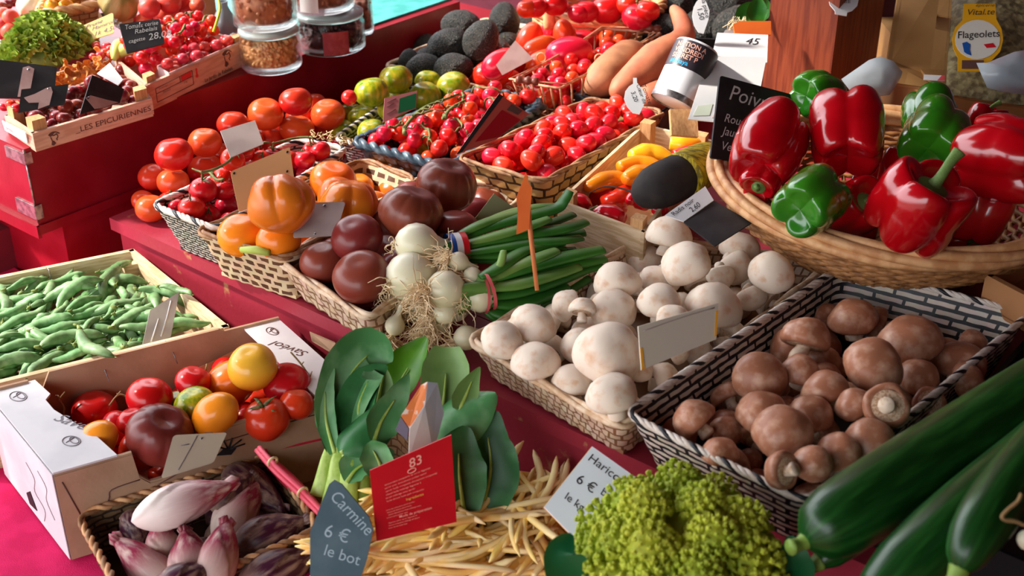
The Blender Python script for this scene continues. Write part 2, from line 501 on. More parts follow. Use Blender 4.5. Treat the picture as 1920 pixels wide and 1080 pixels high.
# ------------------------------------------------------------------ produce prototypes (unit radius)
def tomato_mesh(seed, lobes=0, depth=.0, squash=.86, dim=.16, mats=None, name='tomato_skin', nu=36, nv=20, elong=0):
    rn = random.Random(seed); ph = rn.random() * 6; off = V((rn.random() * 9, rn.random() * 9, rn.random() * 9))
    mb = MB()
    def fn(u, v):
        th = u * 6.28318; p = math.pi * v; z = -math.cos(p); r = math.sin(p)
        top = .5 + .5 * z
        k = 1 - depth * (abs(math.sin(lobes * th / 2 + ph)) < 2) * (1 - abs(math.sin(lobes * th / 2 + ph + .35 * math.sin(2 * th + ph)))) ** 1.7 * (r ** .5) * (.45 + .55 * top) if lobes else 1
        nz = noise.noise(V((r * math.cos(th), r * math.sin(th), z)) * 1.1 + off) * (.05 + depth * .35)
        r2 = r * (k + nz)
        zz = z * squash * (1 + nz) - dim * math.exp(-((math.pi - p) / .38) ** 2) + dim * .3 * math.exp(-(p / .3) ** 2)
        if elong: zz = z * squash * (1 + .1 * z)
        return V((r2 * math.cos(th), r2 * math.sin(th), zz))
    mb.grid(nu, nv, fn, wu=True)
    return mb.mesh(name, mats)
def calyx_mesh(seed, n=5, L=.7, z=.72, stem=.35, mats=M_calyx):
    rn = random.Random(seed); mb = MB()
    for i in range(n):
        a = 6.283 * i / n + rn.uniform(-.2, .2); d = V((math.cos(a), math.sin(a), 0)); l = L * rn.uniform(.75, 1.1); cu = rn.uniform(-.15, .35)
        p = [V((0, 0, z)) + d * l * t + ZD * (cu * math.sin(t * 2.6) + (.02 if t else 0)) for t in (0, .25, .5, .75, 1)]
        mb.tube(p, [.05, .1, .085, .05, .012], 6, .25)
    p = [V((0, 0, z - .02)), V((.02, .03, z + stem * .5)), V((.12, .02, z + stem))]
    mb.tube(p, [.08, .065, .08], 6)
    return mb.mesh('calyx', mats)
TOM = {}
def tomset(key, col, g, n=3, sss=.12, rough=.22, lobes=0, depth=0, squash=.86, dim=.12, hue=.012, var=.12, elong=0, **k):
    m = mat(key + '_skin', col, rough, grad=g, sc=1.3, sss=sss, coat=.12, spec=.4, hue=hue, var=var, **k)
    TOM[key] = [{'mesh': tomato_mesh(hash_(key) + i, lobes + (i if lobes else 0), depth, squash, dim, m, elong=elong, nu=90 if lobes else 36, nv=30 if lobes else 20)} for i in range(n)]
def hash_(s): return sum(ord(c) * (i + 1) for i, c in enumerate(s))
tomset('red', (206, 44, 22), (2, -.3, 1.0, (222, 82, 40)), 4, hue=.006, var=.08)
tomset('deepred', (196, 16, 20), (2, -.5, 1.2, (206, 40, 24)), 3, hue=.007)
tomset('orange', (242, 132, 24), (2, .6, 1.9, (230, 90, 40), .7), 3, hue=.012)
tomset('beef_orange', (240, 138, 34), (2, .5, 1.9, (228, 84, 40), .9), 3, lobes=5, depth=.2, squash=.84, dim=.14, hue=.008)
tomset('purple', (122, 40, 36), (2, -.2, 1.4, (140, 60, 46)), 3, rough=.33, squash=.82, var=.1)
tomset('beef_purple', (130, 50, 40), (2, -.2, 1.3, (104, 40, 34)), 2, rough=.33, lobes=9, depth=.06, squash=.86, dim=.2, var=.1)
tomset('zebra', (112, 150, 26), (2, -1, .1, (180, 164, 36)), 3, col2=(86, 128, 20), stretch=(2.2, 2.2, .6), lo=.4, hi=.7, var=.08, hue=.015)
tomset('cherry', (216, 22, 26), (2, -.5, 1.3, (222, 50, 34)), 2, squash=.94, dim=.05)
tomset('pinkcherry', (206, 40, 52), (2, -.5, 1.3, (214, 74, 66)), 2, squash=.94, dim=.05)
tomset('black', (44, 18, 22), (2, -1, .4, (120, 36, 32), .9), 3, dim=.08)
tomset('plumcherry', (220, 20, 32), (2, -.5, 1.8, (226, 44, 36)), 2, hue=.006, squash=1.25, dim=.03, elong=1)
tomset('plum', (220, 34, 20), (2, -.5, 1.8, (226, 66, 36)), 2, squash=1.45, dim=.03, elong=1)
tomset('orangeplum', (238, 124, 22), (2, -.5, 1.8, (240, 140, 40)), 2, squash=1.25, dim=.02, elong=1)
tomset('yellow', (238, 168, 40), (2, -.5, 1.3, (240, 186, 60)), 2, squash=.92)
tomset('apricot', (232, 140, 70), (2, -.6, 1.0, (216, 84, 62), .8), 2, rough=.5, squash=.94, hue=.02)
tomset('nectarine', (176, 28, 44), (2, -.4, 1.2, (206, 70, 50), 1.0), 3, rough=.4, squash=.94)
CAL = [calyx_mesh(3), calyx_mesh(8, 6, .8), calyx_mesh(5, 5, .55)]
CALR = [{'mesh': TOM['red'][i]['mesh'], 'parts': [('calyx', CAL[i])]} for i in range(3)]
CALD = [{'mesh': TOM['deepred'][i]['mesh'], 'parts': [('calyx', CAL[i])]} for i in range(3)]
CALC = [{'mesh': TOM['cherry'][i]['mesh'], 'parts': [('calyx', CAL[i])]} for i in range(2)]

def mush_meshes(seed, cm, sm, gm, flat=.62, open_=False):
    rn = random.Random(seed); off = V((rn.random() * 9, rn.random() * 9, 0))
    prof = [(0, flat), (.16, flat * .99), (.34, flat * .94), (.54, flat * .82), (.74, flat * .58), (.9, flat * .24), (.985, -.1), (.985, -.26), (.9, -.38), (.78, -.42), (.66, -.38)]
    prof = [(a, b) for a, b in prof]
    mb = MB()
    nprof = len(prof) - 1
    def fn(u, v):
        t = v * nprof; k = min(nprof - 1, int(t)); f = t - k
        r = prof[k][0] * (1 - f) + prof[k + 1][0] * f; z = prof[k][1] * (1 - f) + prof[k + 1][1] * f
        a = u * 6.28318; p = V((r * math.cos(a), r * math.sin(a), z))
        d = noise.noise(p * 1.2 + off) * .12 + noise.noise(p * 4 + off) * .015
        return p * (1 + d)
    mb.grid(30, 20, fn, wu=True, flip=True); cap = mb.mesh('mushroom_cap', cm)
    mb = MB(); mb.lathe([(.68, -.39), (.5, -.3 if open_ else -.4), (.3, -.24 if open_ else -.42), (.1, -.22)], 30); gill = mb.mesh('gills', gm)
    mb = MB(); b = rn.uniform(-.12, .12)
    L = rn.uniform(.85, 1.1)
    mb.tube(spline([V((0, 0, -.2)), V((b * .3, 0, -.5)), V((b, .05, -.75)), V((b * 1.6, .08, -L))], 4), lerpl([.34, .27, .3, .36, .34], 13), 14)
    stem = mb.mesh('mushroom_stem', sm)
    return {'mesh': cap, 'parts': [('gills', gill), ('stem', stem)]}
M_mw = mat('white_mushroom', (240, 222, 202), .6, (222, 180, 144), 2.2, lo=.5, hi=.75, sss=.08, bump=.06, bsc=9, var=.04)
M_mws = mat('white_mushroom_stem', (238, 220, 200), .7, (214, 170, 130), 3, lo=.55, hi=.8)
M_mb = mat('brown_mushroom', (166, 108, 80), .36, (204, 160, 134), 2.2, lo=.45, hi=.72, var=.12, bump=.08, bsc=12, spec=.4)
M_mbs = mat('brown_mushroom_stem', (226, 204, 180), .75, (180, 136, 96), 3, lo=.5, hi=.7)
M_gill = mat('mushroom_gills', (214, 186, 158), .8, (176, 134, 100), 14, lo=.45, hi=.6)
MUW = [mush_meshes(20 + i, M_mw, M_mws, M_gill, .66 + .06 * (i % 3)) for i in range(4)]
MUB = [mush_meshes(40 + i, M_mb, M_mbs, M_gill, .66 + .07 * (i % 3), i > 1) for i in range(4)]

def pepper_proto(seed, m, lobes=4, L=1.2, stemlen=.6, curl=.25):
    rn = random.Random(seed); ph = rn.random() * 6; off = V((rn.random() * 9,) * 3)
    mb = MB()
    def fn(u, v):
        th = u * 6.28318; p = math.pi * v
        lob = abs(math.cos(lobes * th / 2 + ph)) ** .7
        prof = math.sin(p) ** .55 * (.84 + .16 * (v))
        r = prof * (.78 + .26 * lob * (.4 + .6 * abs(math.cos(p))) + .0)
        z = -math.cos(p) * L * .78
        if z > 0: z += .2 * lob * math.exp(-((math.pi - p) / .8 - .75) ** 2 * 4) - .34 * math.exp(-((math.pi - p) / .42) ** 2)
        else: z -= .2 * lob * math.exp(-(p / .8 - .75) ** 2 * 4) - .22 * math.exp(-(p / .45) ** 2)
        q = V((r * math.cos(th), r * math.sin(th), z))
        return q * (1 + .1 * noise.noise(q * .9 + off))
    mb.grid(56, 30, fn, wu=True); body = mb.mesh('pepper_skin', m)
    mb = MB(); z0 = L * .5
    mb.lathe([(0, z0 + .1), (.12, z0 + .12), (.26, z0 + .06), (.33, z0 + .02), (.3, z0 - .03), (0, z0 - .05)], 14)
    mb.tube(spline([V((0, 0, z0)), V((.03, 0, z0 + stemlen * .4)), V((.1 + curl * .4, .04, z0 + stemlen * .75)), V((.12 + curl, .05, z0 + stemlen))], 5), lerpl([.17, .1, .09, .1, .13], 16), 10)
    return {'mesh': body, 'parts': [('stem', mb.mesh('pepper_stem', M_stem))]}
M_pr = mat('red_pepper', (186, 6, 20), .16, (170, 2, 14), 1.2, coat=.5, spec=.6, var=.05)
M_pg = mat('green_pepper', (34, 112, 18), .16, (52, 128, 24), 1.0, coat=.5, spec=.6, var=.08)
PEPR = [pepper_proto(50 + i, M_pr, 4 - (i % 2), 1.2, .9 if i == 2 else .5, .3) for i in range(3)]
PEPG = [pepper_proto(60 + i, M_pg, 4 - (i % 2), 1.1) for i in range(3)]

def avocado_proto(seed):
    rn = random.Random(seed); mb = MB()
    def fn(u, v):
        th = u * 6.28318; p = math.pi * v; z = -math.cos(p); r = math.sin(p) * (1 - .12 * max(0, z + .1))
        q = V((r * math.cos(th), r * math.sin(th), z * 1.22))
        return q * (1 + .02 * noise.noise(q * 2 + V((seed, 0, 0))) + .03 * noise.noise(q * 13) + .012 * noise.noise(q * 24))
    mb.grid(84, 60, fn, wu=True)
    mb.tube([V((0, 0, 1.16)), V((0, 0, 1.235))], [.06, .05], 8, mi=1)
    return {'mesh': mb.mesh('avocado_skin', [M_avo, M_vine])}
M_avo = mat('avocado_peel', (30, 33, 28), .33, (98, 88, 78), 15, lo=.52, hi=.66, bump=1.0, bsc=17, bdist=.006, var=.3, spec=.45)
AVO = [avocado_proto(i) for i in range(3)]

def pod_mesh(seed, L=1.0):
    rn = random.Random(seed); mb = MB(); n = 17; bend = rn.uniform(-.18, .18)
    path = [V((L * (t - .5), bend * (1 - (2 * t - 1) ** 2) , .03 * math.sin(t * 9 + seed))) for t in [i / (n - 1) for i in range(n)]]
    rad = []
    for i in range(n):
        t = i / (n - 1); rad.append(max(.012, .105 * math.sin(math.pi * min(1, max(0, t))) ** .45 * (1 + .07 * math.sin(t * 38))))
    mb.tube(path, rad, 10, .72, ref=V((0, 0, 1)))
    e = path[0]; mb.tube([e + V((.02, 0, 0)), e + V((-.02, 0, .01)), e + V((-.07, .01, .03))], [.04, .035, .018], 6, mi=1)
    for k in range(4):
        a = k * 1.57; mb.tube([e + V((.0, 0, 0)), e + V((.06, .07 * math.cos(a), .07 * math.sin(a)))], [.02, .006], 4, .5, mi=1)
    e = path[-1]; mb.tube([e, e + V((.05, .02, .01))], [.012, .004], 4, mi=1)
    return mb.mesh('pea_pod', [M_pod, M_podend])
M_pod = mat('pea_pod_skin', (92, 134, 78), .42, (140, 174, 120), 5, lo=.42, hi=.7, var=.16, hue=.012, bump=.06, bsc=30)
M_podend = mat('pea_pod_tip', (120, 134, 66), .7)
PODS = [pod_mesh(i) for i in range(5)]
M_bean = mat('yellow_bean', (248, 206, 112), .45, (250, 226, 168), 4, var=.1, hue=.01, sss=.05)
def bean_mesh(seed):
    rn = random.Random(seed); mb = MB(); b = rn.uniform(.03, .16) * rn.choice((-1, 1)); c = rn.uniform(-.06, .06); n = 15
    path = [V((t - .5, b * math.sin(math.pi * t) + c * math.sin(6.28 * t), .03 * math.sin(5 * t + seed))) for t in [i / (n - 1) for i in range(n)]]
    rad = [.005 + .021 * min(1, 12 * t * (1 - t)) ** .6 for t in [i / (n - 1) for i in range(n)]]
    mb.tube(path, rad, 8)
    return mb.mesh('yellow_bean', M_bean)
BEANS = [bean_mesh(i) for i in range(6)]
# ------------------------------------------------------------------ the setting
TZ = .75; FZ = .585; LZ = .86
mb = MB(); mb.box(V((0, 2, -.02)), V((14, 0, 0)), V((0, 14, 0)), V((0, 0, .02))); struct('floor', mb, M_floor)
mb = MB(); mb.box(S(.2, 2.72, 1.3), AD * 3.2, BD * .03, ZD * 1.3); struct('wall_back', mb, M_maroon)
mb = MB(); mb.poly([V((x, y, 2.43)) for x, y in ((-2.95, -1.3), (3.1, -1.3), (3.1, 2.9), (-1.25, 2.9), (-1.25, 1.92), (-2.38, 1.92), (-2.38, 1.63), (-2.95, 1.63))], .05, ZD); struct('added_shade_roof', mb, M_maroon)  # unseen roof, outline stepped to shade the front and leave the back sunlit
mb = MB(); mb.box(V((1.4, -1.33, 1.2)), RT * 1.9, V((0, .03, 0)), ZD * 1.2); struct('sky_blocker_front', mb, M_card_brown)  # added behind the camera to cut sky light from front and right
mb = MB(); mb.box(S(1.9, 1.2, 1.2), AD * .03, BD * 1.5, ZD * 1.2); struct('light_blocker_right', mb, M_maroon)  # added out of view to keep light off the right-hand sides
def hexab(a0, a1, b0, b1, z0, z1):
    return [S(a0, b0, z0), S(a1, b0, z0), S(a1, b1, z0), S(a0, b1, z0), S(a0, b0, z1), S(a1, b0, z1), S(a1, b1, z1), S(a0, b1, z1)]
# the middle stand
st = thing('display_stand', 'red painted wooden stand with chipped front under the middle baskets', 'stand', S(-.5, 1.5, 0))
mb = MB(); mb.hexa(hexab(-1.58, .5, .985, 2.2, .012, TZ - .02)); ob('stand_body', mb, M_red_paint, st, False)
mb = MB(); mb.hexa(hexab(-1.583, .5, .972, 1.1, TZ - .02, TZ)); ob('front_board', mb, M_red_paint, st, False)
mb = MB(); mb.hexa(hexab(-1.583, .5, 1.102, 2.2, TZ - .02, TZ)); ob('top_board', mb, M_red_paint, st, False)
# the raised stand on the left
cz = W(68, 420, .7)
st = thing('raised_stand', 'dark red raised stand with metal corner straps behind the red tomatoes', 'stand', S(-2.2, 1.5, 0))
Ax = -1.672
mb = MB(); mb.hexa(hexab(-2.75, Ax, .905, 1.885, .735, LZ)); ob('box', mb, M_red_board, st, False)
mb = MB(); mb.hexa(hexab(-2.7, Ax - .012, .95, 2.2, .012, .734)); ob('pedestal', mb, M_red_board, st, False)
mb = MB(); mb.hexa(hexab(-2.75, Ax - .02, 1.5, 1.885, LZ, LZ + .004)); ob('teal_top', mb, M_teal, st, False)
mb = MB(); mb.hexa(hexab(-2.75, Ax + .004, .899, .905, .715, .735)); mb.hexa(hexab(Ax, Ax + .004, .9, 1.885, .72, .735)); ob('lower_moulding', mb, M_red_board, st, False)
for z0, z1 in ((LZ - .024, LZ - .006), (.745, .768)):
    mb = MB()
    mb.hexa(hexab(Ax - .05, Ax + .002, .9025, .9045, z0, z1)); mb.hexa(hexab(Ax + .0005, Ax + .0025, .9025, .915, z0, z1)); ob('corner_strap', mb, M_steel, st, False)
mb = MB(); mb.tube([S(Ax, .905, .74), S(Ax, .905, LZ - .001)], .0016, 6); ob('corner_bead', mb, M_steel, st)
# the lower shelf with its pink cloth
st = thing('lower_shelf', 'low wooden shelf in front of the red stand, mostly hidden', 'shelf', S(-.9, .6, 0))
mb = MB(); mb.hexa(hexab(-2.3, .45, .2, .94, FZ - .04, FZ - .006)); ob('shelf_board', mb, M_red_board, st, False)
for a in (-2.2, -.9, .35):
    for b in (.25, .92):
        mb = MB(); mb.hexa(hexab(a - .02, a + .02, b - .02, b + .02, .001, FZ - .041)); ob('leg', mb, M_red_board, st, False)
mb = MB()
def clothf(side):
    def fn(u, v):
        a = -2.32 + u * 2.1; s_ = v * 1.16
        wob = .003 * noise.noise(V((a * 6, s_ * 5, 0))) + .002 * noise.noise(V((a * 18, s_ * 9, 3)))
        if s_ < .76: p = S(a, .944 - s_, FZ - .001 + max(0, wob) * (1 if s_ > .3 else .4))
        else:
            d = s_ - .76; p = S(a, .195 - .012 * math.sin(a * 26) * min(1, d * 8), FZ - d) - BD * wob
        return p + ZD * (.0012 * side) - BD * (.0012 * side if s_ >= .76 else 0)
    return fn
mb.grid(120, 60, clothf(1)); mb.grid(120, 60, clothf(-1), flip=True)
tag(ob('tablecloth', mb, M_cloth), 'bright pink cloth covering the low shelf under the white cardboard box', 'tablecloth')
# timber pillar
pc = W(1556, 152, .9)
mb = MB()
x = AD * -.118; y = BD * .17
base = V((pc.x, pc.y, TZ)); tp = V((pc.x, pc.y, 2.6))
mb.hexa([base, base + y, base + x + y, base + x, tp, tp + y, tp + x + y, tp + x])
pil = ob('pillar', mb, M_pillar, None, False); tag(pil, 'reddish brown square timber post standing behind the pepper basket', 'post', kind='structure')
# ------------------------------------------------------------------ things heaped in the middle stand's baskets
def rq(rn, up=None, wob=.25):
    u = up or V((rn.uniform(-wob, wob), rn.uniform(-wob, wob), 1))
    return orient(u, rn.random() * 6.28)
def heap_items(h, items, protos, name, cat, group, labels, rat=.86, zmax=.3, seed=1, extra=None, k=.95):
    """ITEMS: (x, y, width[, height ratio[, up direction[, prototype number]]]), hidden and far ones first"""
    rn = random.Random(seed); out = []
    for i, it in enumerate(items):
        x, y, w = it[:3]; r_ = it[3] if len(it) > 3 and it[3] else rat
        p, r = h.settle(x, y, w, r_, zmax=zmax, k=k)
        up = it[4] if len(it) > 4 and it[4] else None
        pr = protos[it[5] if len(it) > 5 else rn.randrange(len(protos))]
        q = orient(view(*up), rn.random() * 6.28) if up else rq(rn)
        o = inst(pr, name, labels[i] if isinstance(labels, list) else labels, cat, group, p, q, r)
        out.append(o)
    return out
def fill(h, n, r, top, protos, name, label, cat, group, seed=5, wob=3, sc=1.0, jr=.1):
    rn = random.Random(seed); out = []
    for p, rr in h.drop(n, r, top, jr=jr, rnd=rn):
        out.append(inst(rn.choice(protos), name, label, cat, group, p, rq(rn, None, wob), rr * sc))
    return out

# white mushrooms in the cream basket
mwb, H = basket('mushroom_basket', 'cream bark basket holding the white mushrooms', quadz([(878, 640), (1166, 806), (1560, 494), (1207, 447)], .808), .054, .12, W_cream, M_cream_rim, .011, .0036, .0015, 2, .16)
G = 'white mushrooms in the cream basket'
fill(H, 34, .022, .05, MUW, 'white_mushroom', 'white mushroom half buried under the others in the cream basket', 'mushroom', 'white mushrooms buried low in the cream basket')
it = [(1387, 462, 80, .8), (1410, 560, 62, .9, (.2, -.9, .5)), (1157, 525, 90, .7), (1208, 487, 74, .8), (1230, 522, 66, .8), (1448, 508, 88, .95, (.1, .5, .8)), (1380, 505, 72, .9, (.3, -.5, .7)),
      (1340, 572, 112, .75), (1352, 520, 56, .9, (.1, -.8, .5)), (1238, 565, 88, .85), (1150, 578, 90, .8, (0, .6, .8)), (1060, 572, 64, 1.0, (-.8, .3, .3)), (1092, 577, 54, .9, (.1, .9, -.3)), (1000, 608, 92, .85), (1262, 594, 66, .8),
      (942, 637, 84, .92), (1078, 645, 70, 1.1, (-.8, .4, .4)), (1004, 676, 94, .8), (1140, 660, 134, .92, (.1, .55, .8)), (1072, 716, 84, .75), (1146, 737, 102, .72), (1196, 690, 60, .8), (1290, 622, 60, .8, (.2, -.6, .6)),
      (1254, 437, 90, .72, (.1, .9, .2)), (1285, 492, 96, .9, (-.35, .6, .6))]
d = ['white mushroom'] * len(it)
for i, s_ in {1: 'stem-up white mushroom', 6: 'gill-showing white mushroom', 18: 'largest pale white mushroom', 23: 'topmost white mushroom', 24: 'dented white mushroom'}.items(): d[i] = s_
heap_items(H, it, MUW, 'white_mushroom', 'mushroom', G, rows(it, 4, d, 'of the cream basket'), .82, seed=11)

# brown mushrooms in the black and white basket
bmb, H = basket('mushroom_basket', 'black and white plaited basket holding the brown mushrooms', quadz([(1172, 777), (1512, 944), (1930, 590), (1577, 500)], .838), .082, .16, W_plaid, [M_white_strand, M_black_strand], .0115, .0026, .0008, 4, .04)
fill(H, 40, .023, .055, MUB, 'brown_mushroom', 'brown mushroom half buried under the others in the black and white basket', 'mushroom', 'brown mushrooms buried low in the plaited basket')
it = [(1600, 593, 94, .75), (1705, 635, 120, .75), (1802, 676, 100, .7), (1802, 632, 92, .7, (.05, -.95, .25)), (1567, 690, 56), (1512, 630, 98, .75, (.25, .9, -.1)), (1502, 695, 78), (1727, 706, 80, .95, (.2, .5, .8)), (1815, 712, 70, .9, (.5, .1, .8)),
      (1640, 680, 116, .88, (.1, .75, .7)), (1545, 727, 92, .8, (-.3, .7, .2)), (1425, 702, 106, .85, (-.1, .7, .7)), (1742, 757, 64, .95, (.2, -.3, -.9)), (1430, 770, 102, .75), (1522, 772, 84, .8), (1597, 757, 72, 1.05, (-.5, .5, .4)), (1662, 764, 90, .85, (.1, -.25, -.9)),
      (1300, 787, 88, .85, (-.6, .6, -.1)), (1362, 806, 64, .9), (1700, 812, 50, .9, (.2, -.8, .4)), (1632, 828, 104, .6), (1468, 808, 118, .75, (0, .7, .7)), (1572, 845, 84, .85), (1350, 845, 72, .6), (1404, 862, 54, .9), (1526, 868, 78, .95, (.2, .6, .8)), (1462, 882, 78, .8, (-.6, 0, -.7)), (1545, 915, 60, .8)]
d = ['brown mushroom'] * len(it)
for i, s_ in {3: 'upside-down brown mushroom', 5: 'white-stemmed brown mushroom', 9: 'topmost round brown mushroom', 12: 'gills-out brown mushroom', 16: 'pale-gilled brown mushroom', 26: 'sideways brown mushroom'}.items(): d[i] = s_
d[1] = 'wide brown mushroom'; d[21] = 'largest brown mushroom'
heap_items(H, it, MUB, 'brown_mushroom', 'mushroom', 'brown mushrooms in the plaited basket', rows(it, 4, d, 'of the plaited basket'), .82, seed=12)

# dark purple tomatoes
pb, H = basket('tomato_basket', 'cream woven basket holding the dark purple tomatoes', quadz([(520, 490), (692, 600), (1005, 352), (800, 330)], .812), .058, .14, W_cream, M_cream_rim, .016, .0036, .002, 2, .16)
fill(H, 8, .034, .07, TOM['purple'], 'purple_tomato', 'dark purple tomato buried at the bottom of the cream basket', 'tomato', 'purple tomatoes buried in the basket')
it = [(917, 380, 76, .85), (855, 430, 88, .85), (727, 470, 66, .85), (607, 492, 92, .85), (678, 520, 112, .8), (771, 400, 124, .78, (.3, .8, .3), 1), (669, 445, 100, .85), (839, 346, 116, .88, (.25, .75, .5), 0)]
lb = ['small dark purple tomato behind the green price card', 'shaded purple tomato between the bulbs and the oblong one', 'dark purple tomato mostly hidden beneath the oblong one', 'purple tomato at the front corner of its cream basket', 'purple tomato touching the pale onion roots',
      'large oblong purple tomato in the middle of its basket', 'round reddish purple tomato beside the blank grey card', 'ribbed purple tomato topmost at the back of its basket']
for i, (a, l) in enumerate(zip(it, lb)):
    heap_items(H, [a], TOM['beef_purple'] if i in (5, 7) else TOM['purple'], 'purple_tomato', 'tomato', 'dark purple tomatoes', l, .85, seed=30 + i)

# orange beef tomatoes
ob_, H = basket('tomato_basket', 'cream basket with brown checks holding the orange tomatoes', quadz([(366, 436), (536, 488), (785, 338), (682, 300)], .826), .072, .16, W_check, M_brown_rim, .013, .003, .0014, 2, .12)
fill(H, 6, .032, .075, TOM['orange'], 'orange_tomato', 'orange tomato buried at the bottom of the checked basket', 'tomato', 'orange tomatoes buried in the basket')
it = [(672, 350, 60, .8), (715, 336, 80, .85), (745, 357, 78, .75), (625, 341, 90, .85), (453, 441, 92, .75), (655, 382, 112, .55, (.1, .9, .2)), (523, 450, 86, .75), (526, 382, 132, .86, (-.15, .9, -.25))]
lb = ['orange tomato wedged behind the round one, barely showing', 'orange tomato with dark stem scar at the back of the checked basket', 'orange tomato with red blush against the inner rim', 'round orange tomato in the middle of the checked basket', 'yellow orange tomato at the front corner of the checked basket',
      'flat ribbed orange tomato behind the blank grey card', 'orange tomato with red top beneath the grey card', 'big ribbed orange tomato topmost in the checked basket']
for i, (a, l) in enumerate(zip(it, lb)):
    heap_items(H, [a], TOM['beef_orange'] if i in (5, 7) else TOM['orange'], 'orange_tomato', 'tomato', 'orange tomatoes', l, .85, seed=50 + i)
# pods lying in the front corner of that basket
for i, (pp, l) in enumerate(((((508, 468, 545, 452)), 'pale green bean end on the rim of the checked basket'), (((452, 468, 505, 474)), 'pale green bean under the front orange tomatoes'))):
    a, b = W(pp[0], pp[1], .83), W(pp[2], pp[3], .834); mb = MB(); mb.tube([a, (a + b) / 2 + ZD * .002, b], [.004, .006, .0045], 8)
    tag(ob('green_bean', mb, mat('pale_bean', (176, 196, 88), .5), origin=(a + b) / 2), l, 'bean')

# trusses: tomatoes on the vine
def truss(sph, label, group, r_, cal=True, seed=0, mats='cherry', name='tomato_truss'):
    rn = random.Random(seed)
    c = sum((p for p, r in sph), V()) / len(sph)
    o = thing(name, label, 'tomatoes on the vine', c, group)
    ax = max(((p - c) for p, r in sph), key=lambda d: d.length)
    s_ = sorted(sph, key=lambda q: (q[0] - c).dot(ax))
    pts = []
    for t in (-.5, -.25, 0, .25, .5):
        e = c + ax * t + ZD.cross(ax) * .15 * math.sin(3 * t + seed)
        z = max(p.z + r * (1.12 - .45 * min(2, ((p.x - e.x) ** 2 + (p.y - e.y) ** 2) ** .5 / r)) for p, r in sph)
        pts.append(V((e.x, e.y, z)))
    path = spline(pts, 6); mb = MB(); mb.tube(path, lerpl([.0018, .0022, .002, .0018, .001], len(path)), 6)
    for p, r in s_:
        a = min(path, key=lambda q: (q - p).length); up = (a - p).normalized() if (a - p).length < 2.2 * r else V((rn.uniform(-.6, .6), rn.uniform(-.6, .6), 1)).normalized(); e = p + up * r * .96
        if r * .25 < (a - e).length < r * 1.3: mb.tube(spline([a, (a + e) / 2 + V((rn.uniform(-.1, .1), rn.uniform(-.1, .1), .3)) * r, e], 3), .0014, 5)
        inst(CALC[rn.randrange(2)] if mats == 'cherry' else CALD[rn.randrange(3)], 'tomato', None, None, None, p, orient(up, rn.random() * 6), r, o)
    ob('vine', mb, M_vine, o)
    return o
def trusses(items, n, what, where, group, seed, mats='cherry'):
    """ITEMS: settled (place, radius, x, y): grouped by nearness into N trusses"""
    rn = random.Random(seed); left = sorted(items, key=lambda q: (q[2] * .9 - q[3])); k = math.ceil(len(left) / n); gs = []
    while left:
        s0 = left[0]; left.sort(key=lambda q: (q[0] - s0[0]).length); gs.append(left[:k]); left = sorted(left[k:], key=lambda q: (q[2] * .9 - q[3]))
    ce = [(sum(q[2] for q in g) / len(g), sum(q[3] for q in g) / len(g)) for g in gs]
    lb = rows(ce, 2 if len(gs) > 3 else 1, what, where)
    for i, g in enumerate(gs): truss([(q[0], q[1]) for q in g], lb[i], group, g[0][1], seed=seed + i, mats=mats)
vb, H = basket('tomato_basket', 'zigzag black and white basket holding vine tomatoes', quadz([(285, 386), (408, 432), (652, 280), (560, 264)], .828), .076, .2, W_zig, [M_white_strand, M_black_strand], .0085, .003, .001, 4, .04)
fill(H, 16, .018, .055, TOM['deepred'], 'tomato', 'red tomato buried at the bottom of the zigzag basket', 'tomato', 'red tomatoes buried in the zigzag basket')
its = [(470, 276, 40), (455, 282, 44), (437, 300, 48), (585, 282, 36), (600, 284, 42), (630, 282, 44), (572, 300, 40), (565, 326, 34), (592, 313, 48), (445, 322, 40), (415, 336, 44), (420, 358, 44), (381, 356, 54), (433, 386, 40), (331, 388, 34), (317, 380, 44), (390, 404, 46), (359, 390, 50), (540, 300, 40), (510, 296, 40), (490, 300, 40)]
trusses([(*H.settle(x, y, w, .9, m=.3), x, y) for x, y, w in its], 4, 'red tomato truss', 'of the zigzag basket', 'vine tomatoes in the zigzag basket', 60, 'deep')

# loose red tomatoes piled behind, straight on the stand
H = Heap([S(-1.595, .98, .75), S(-1.4, .98, .75), S(-1.4, 1.62, .75), S(-1.595, 1.62, .75)], TZ)
H.s += [(V(W(x, y, .80)), .03) for x, y in ()]
it = [(588, 196, 50), (560, 222, 52), (610, 246, 46), (268, 376, 44), (287, 332, 56), (283, 391, 60), (386, 318, 68), (325, 342, 62), (504, 257, 62), (470, 262, 50), (420, 290, 50), (437, 234, 62), (384, 267, 64), (557, 243, 66), (615, 215, 66), (498, 214, 68), (326, 289, 72), (555, 190, 64)]
lb = ['red tomato wedged between the topmost and rightmost ones', 'red tomato hidden behind the topmost round one', 'red tomato low beside the pale straw', 'orange red tomato at the far front corner of the pile', 'orange red tomato under the darkest one at the corner', 'orange red tomato resting on the stand corner',
      'orange red tomato just behind the zigzag basket rim', 'orange red tomato directly beneath the darkest one', 'smaller red tomato low behind the blank pinkish card', 'red tomato covered by the pinkish card', 'red tomato shaded beside the pinkish card',
      'red tomato just behind the pinkish card', 'red tomato above the vine tomatoes, beside the darkest one', 'orange red tomato in the lower row beneath the topmost', 'large red tomato next to the green striped ones', 'large red tomato in the upper row before the topmost',
      'darkest red tomato topmost at the near end of the pile', 'topmost orange red tomato of the loose pile']
for i, (a, l) in enumerate(zip(it, lb)):
    heap_items(H, [a], TOM['deepred'] if i == 16 else TOM['red'], 'red_tomato', 'tomato', 'loose red tomatoes on the stand', l, .92, seed=80 + i)

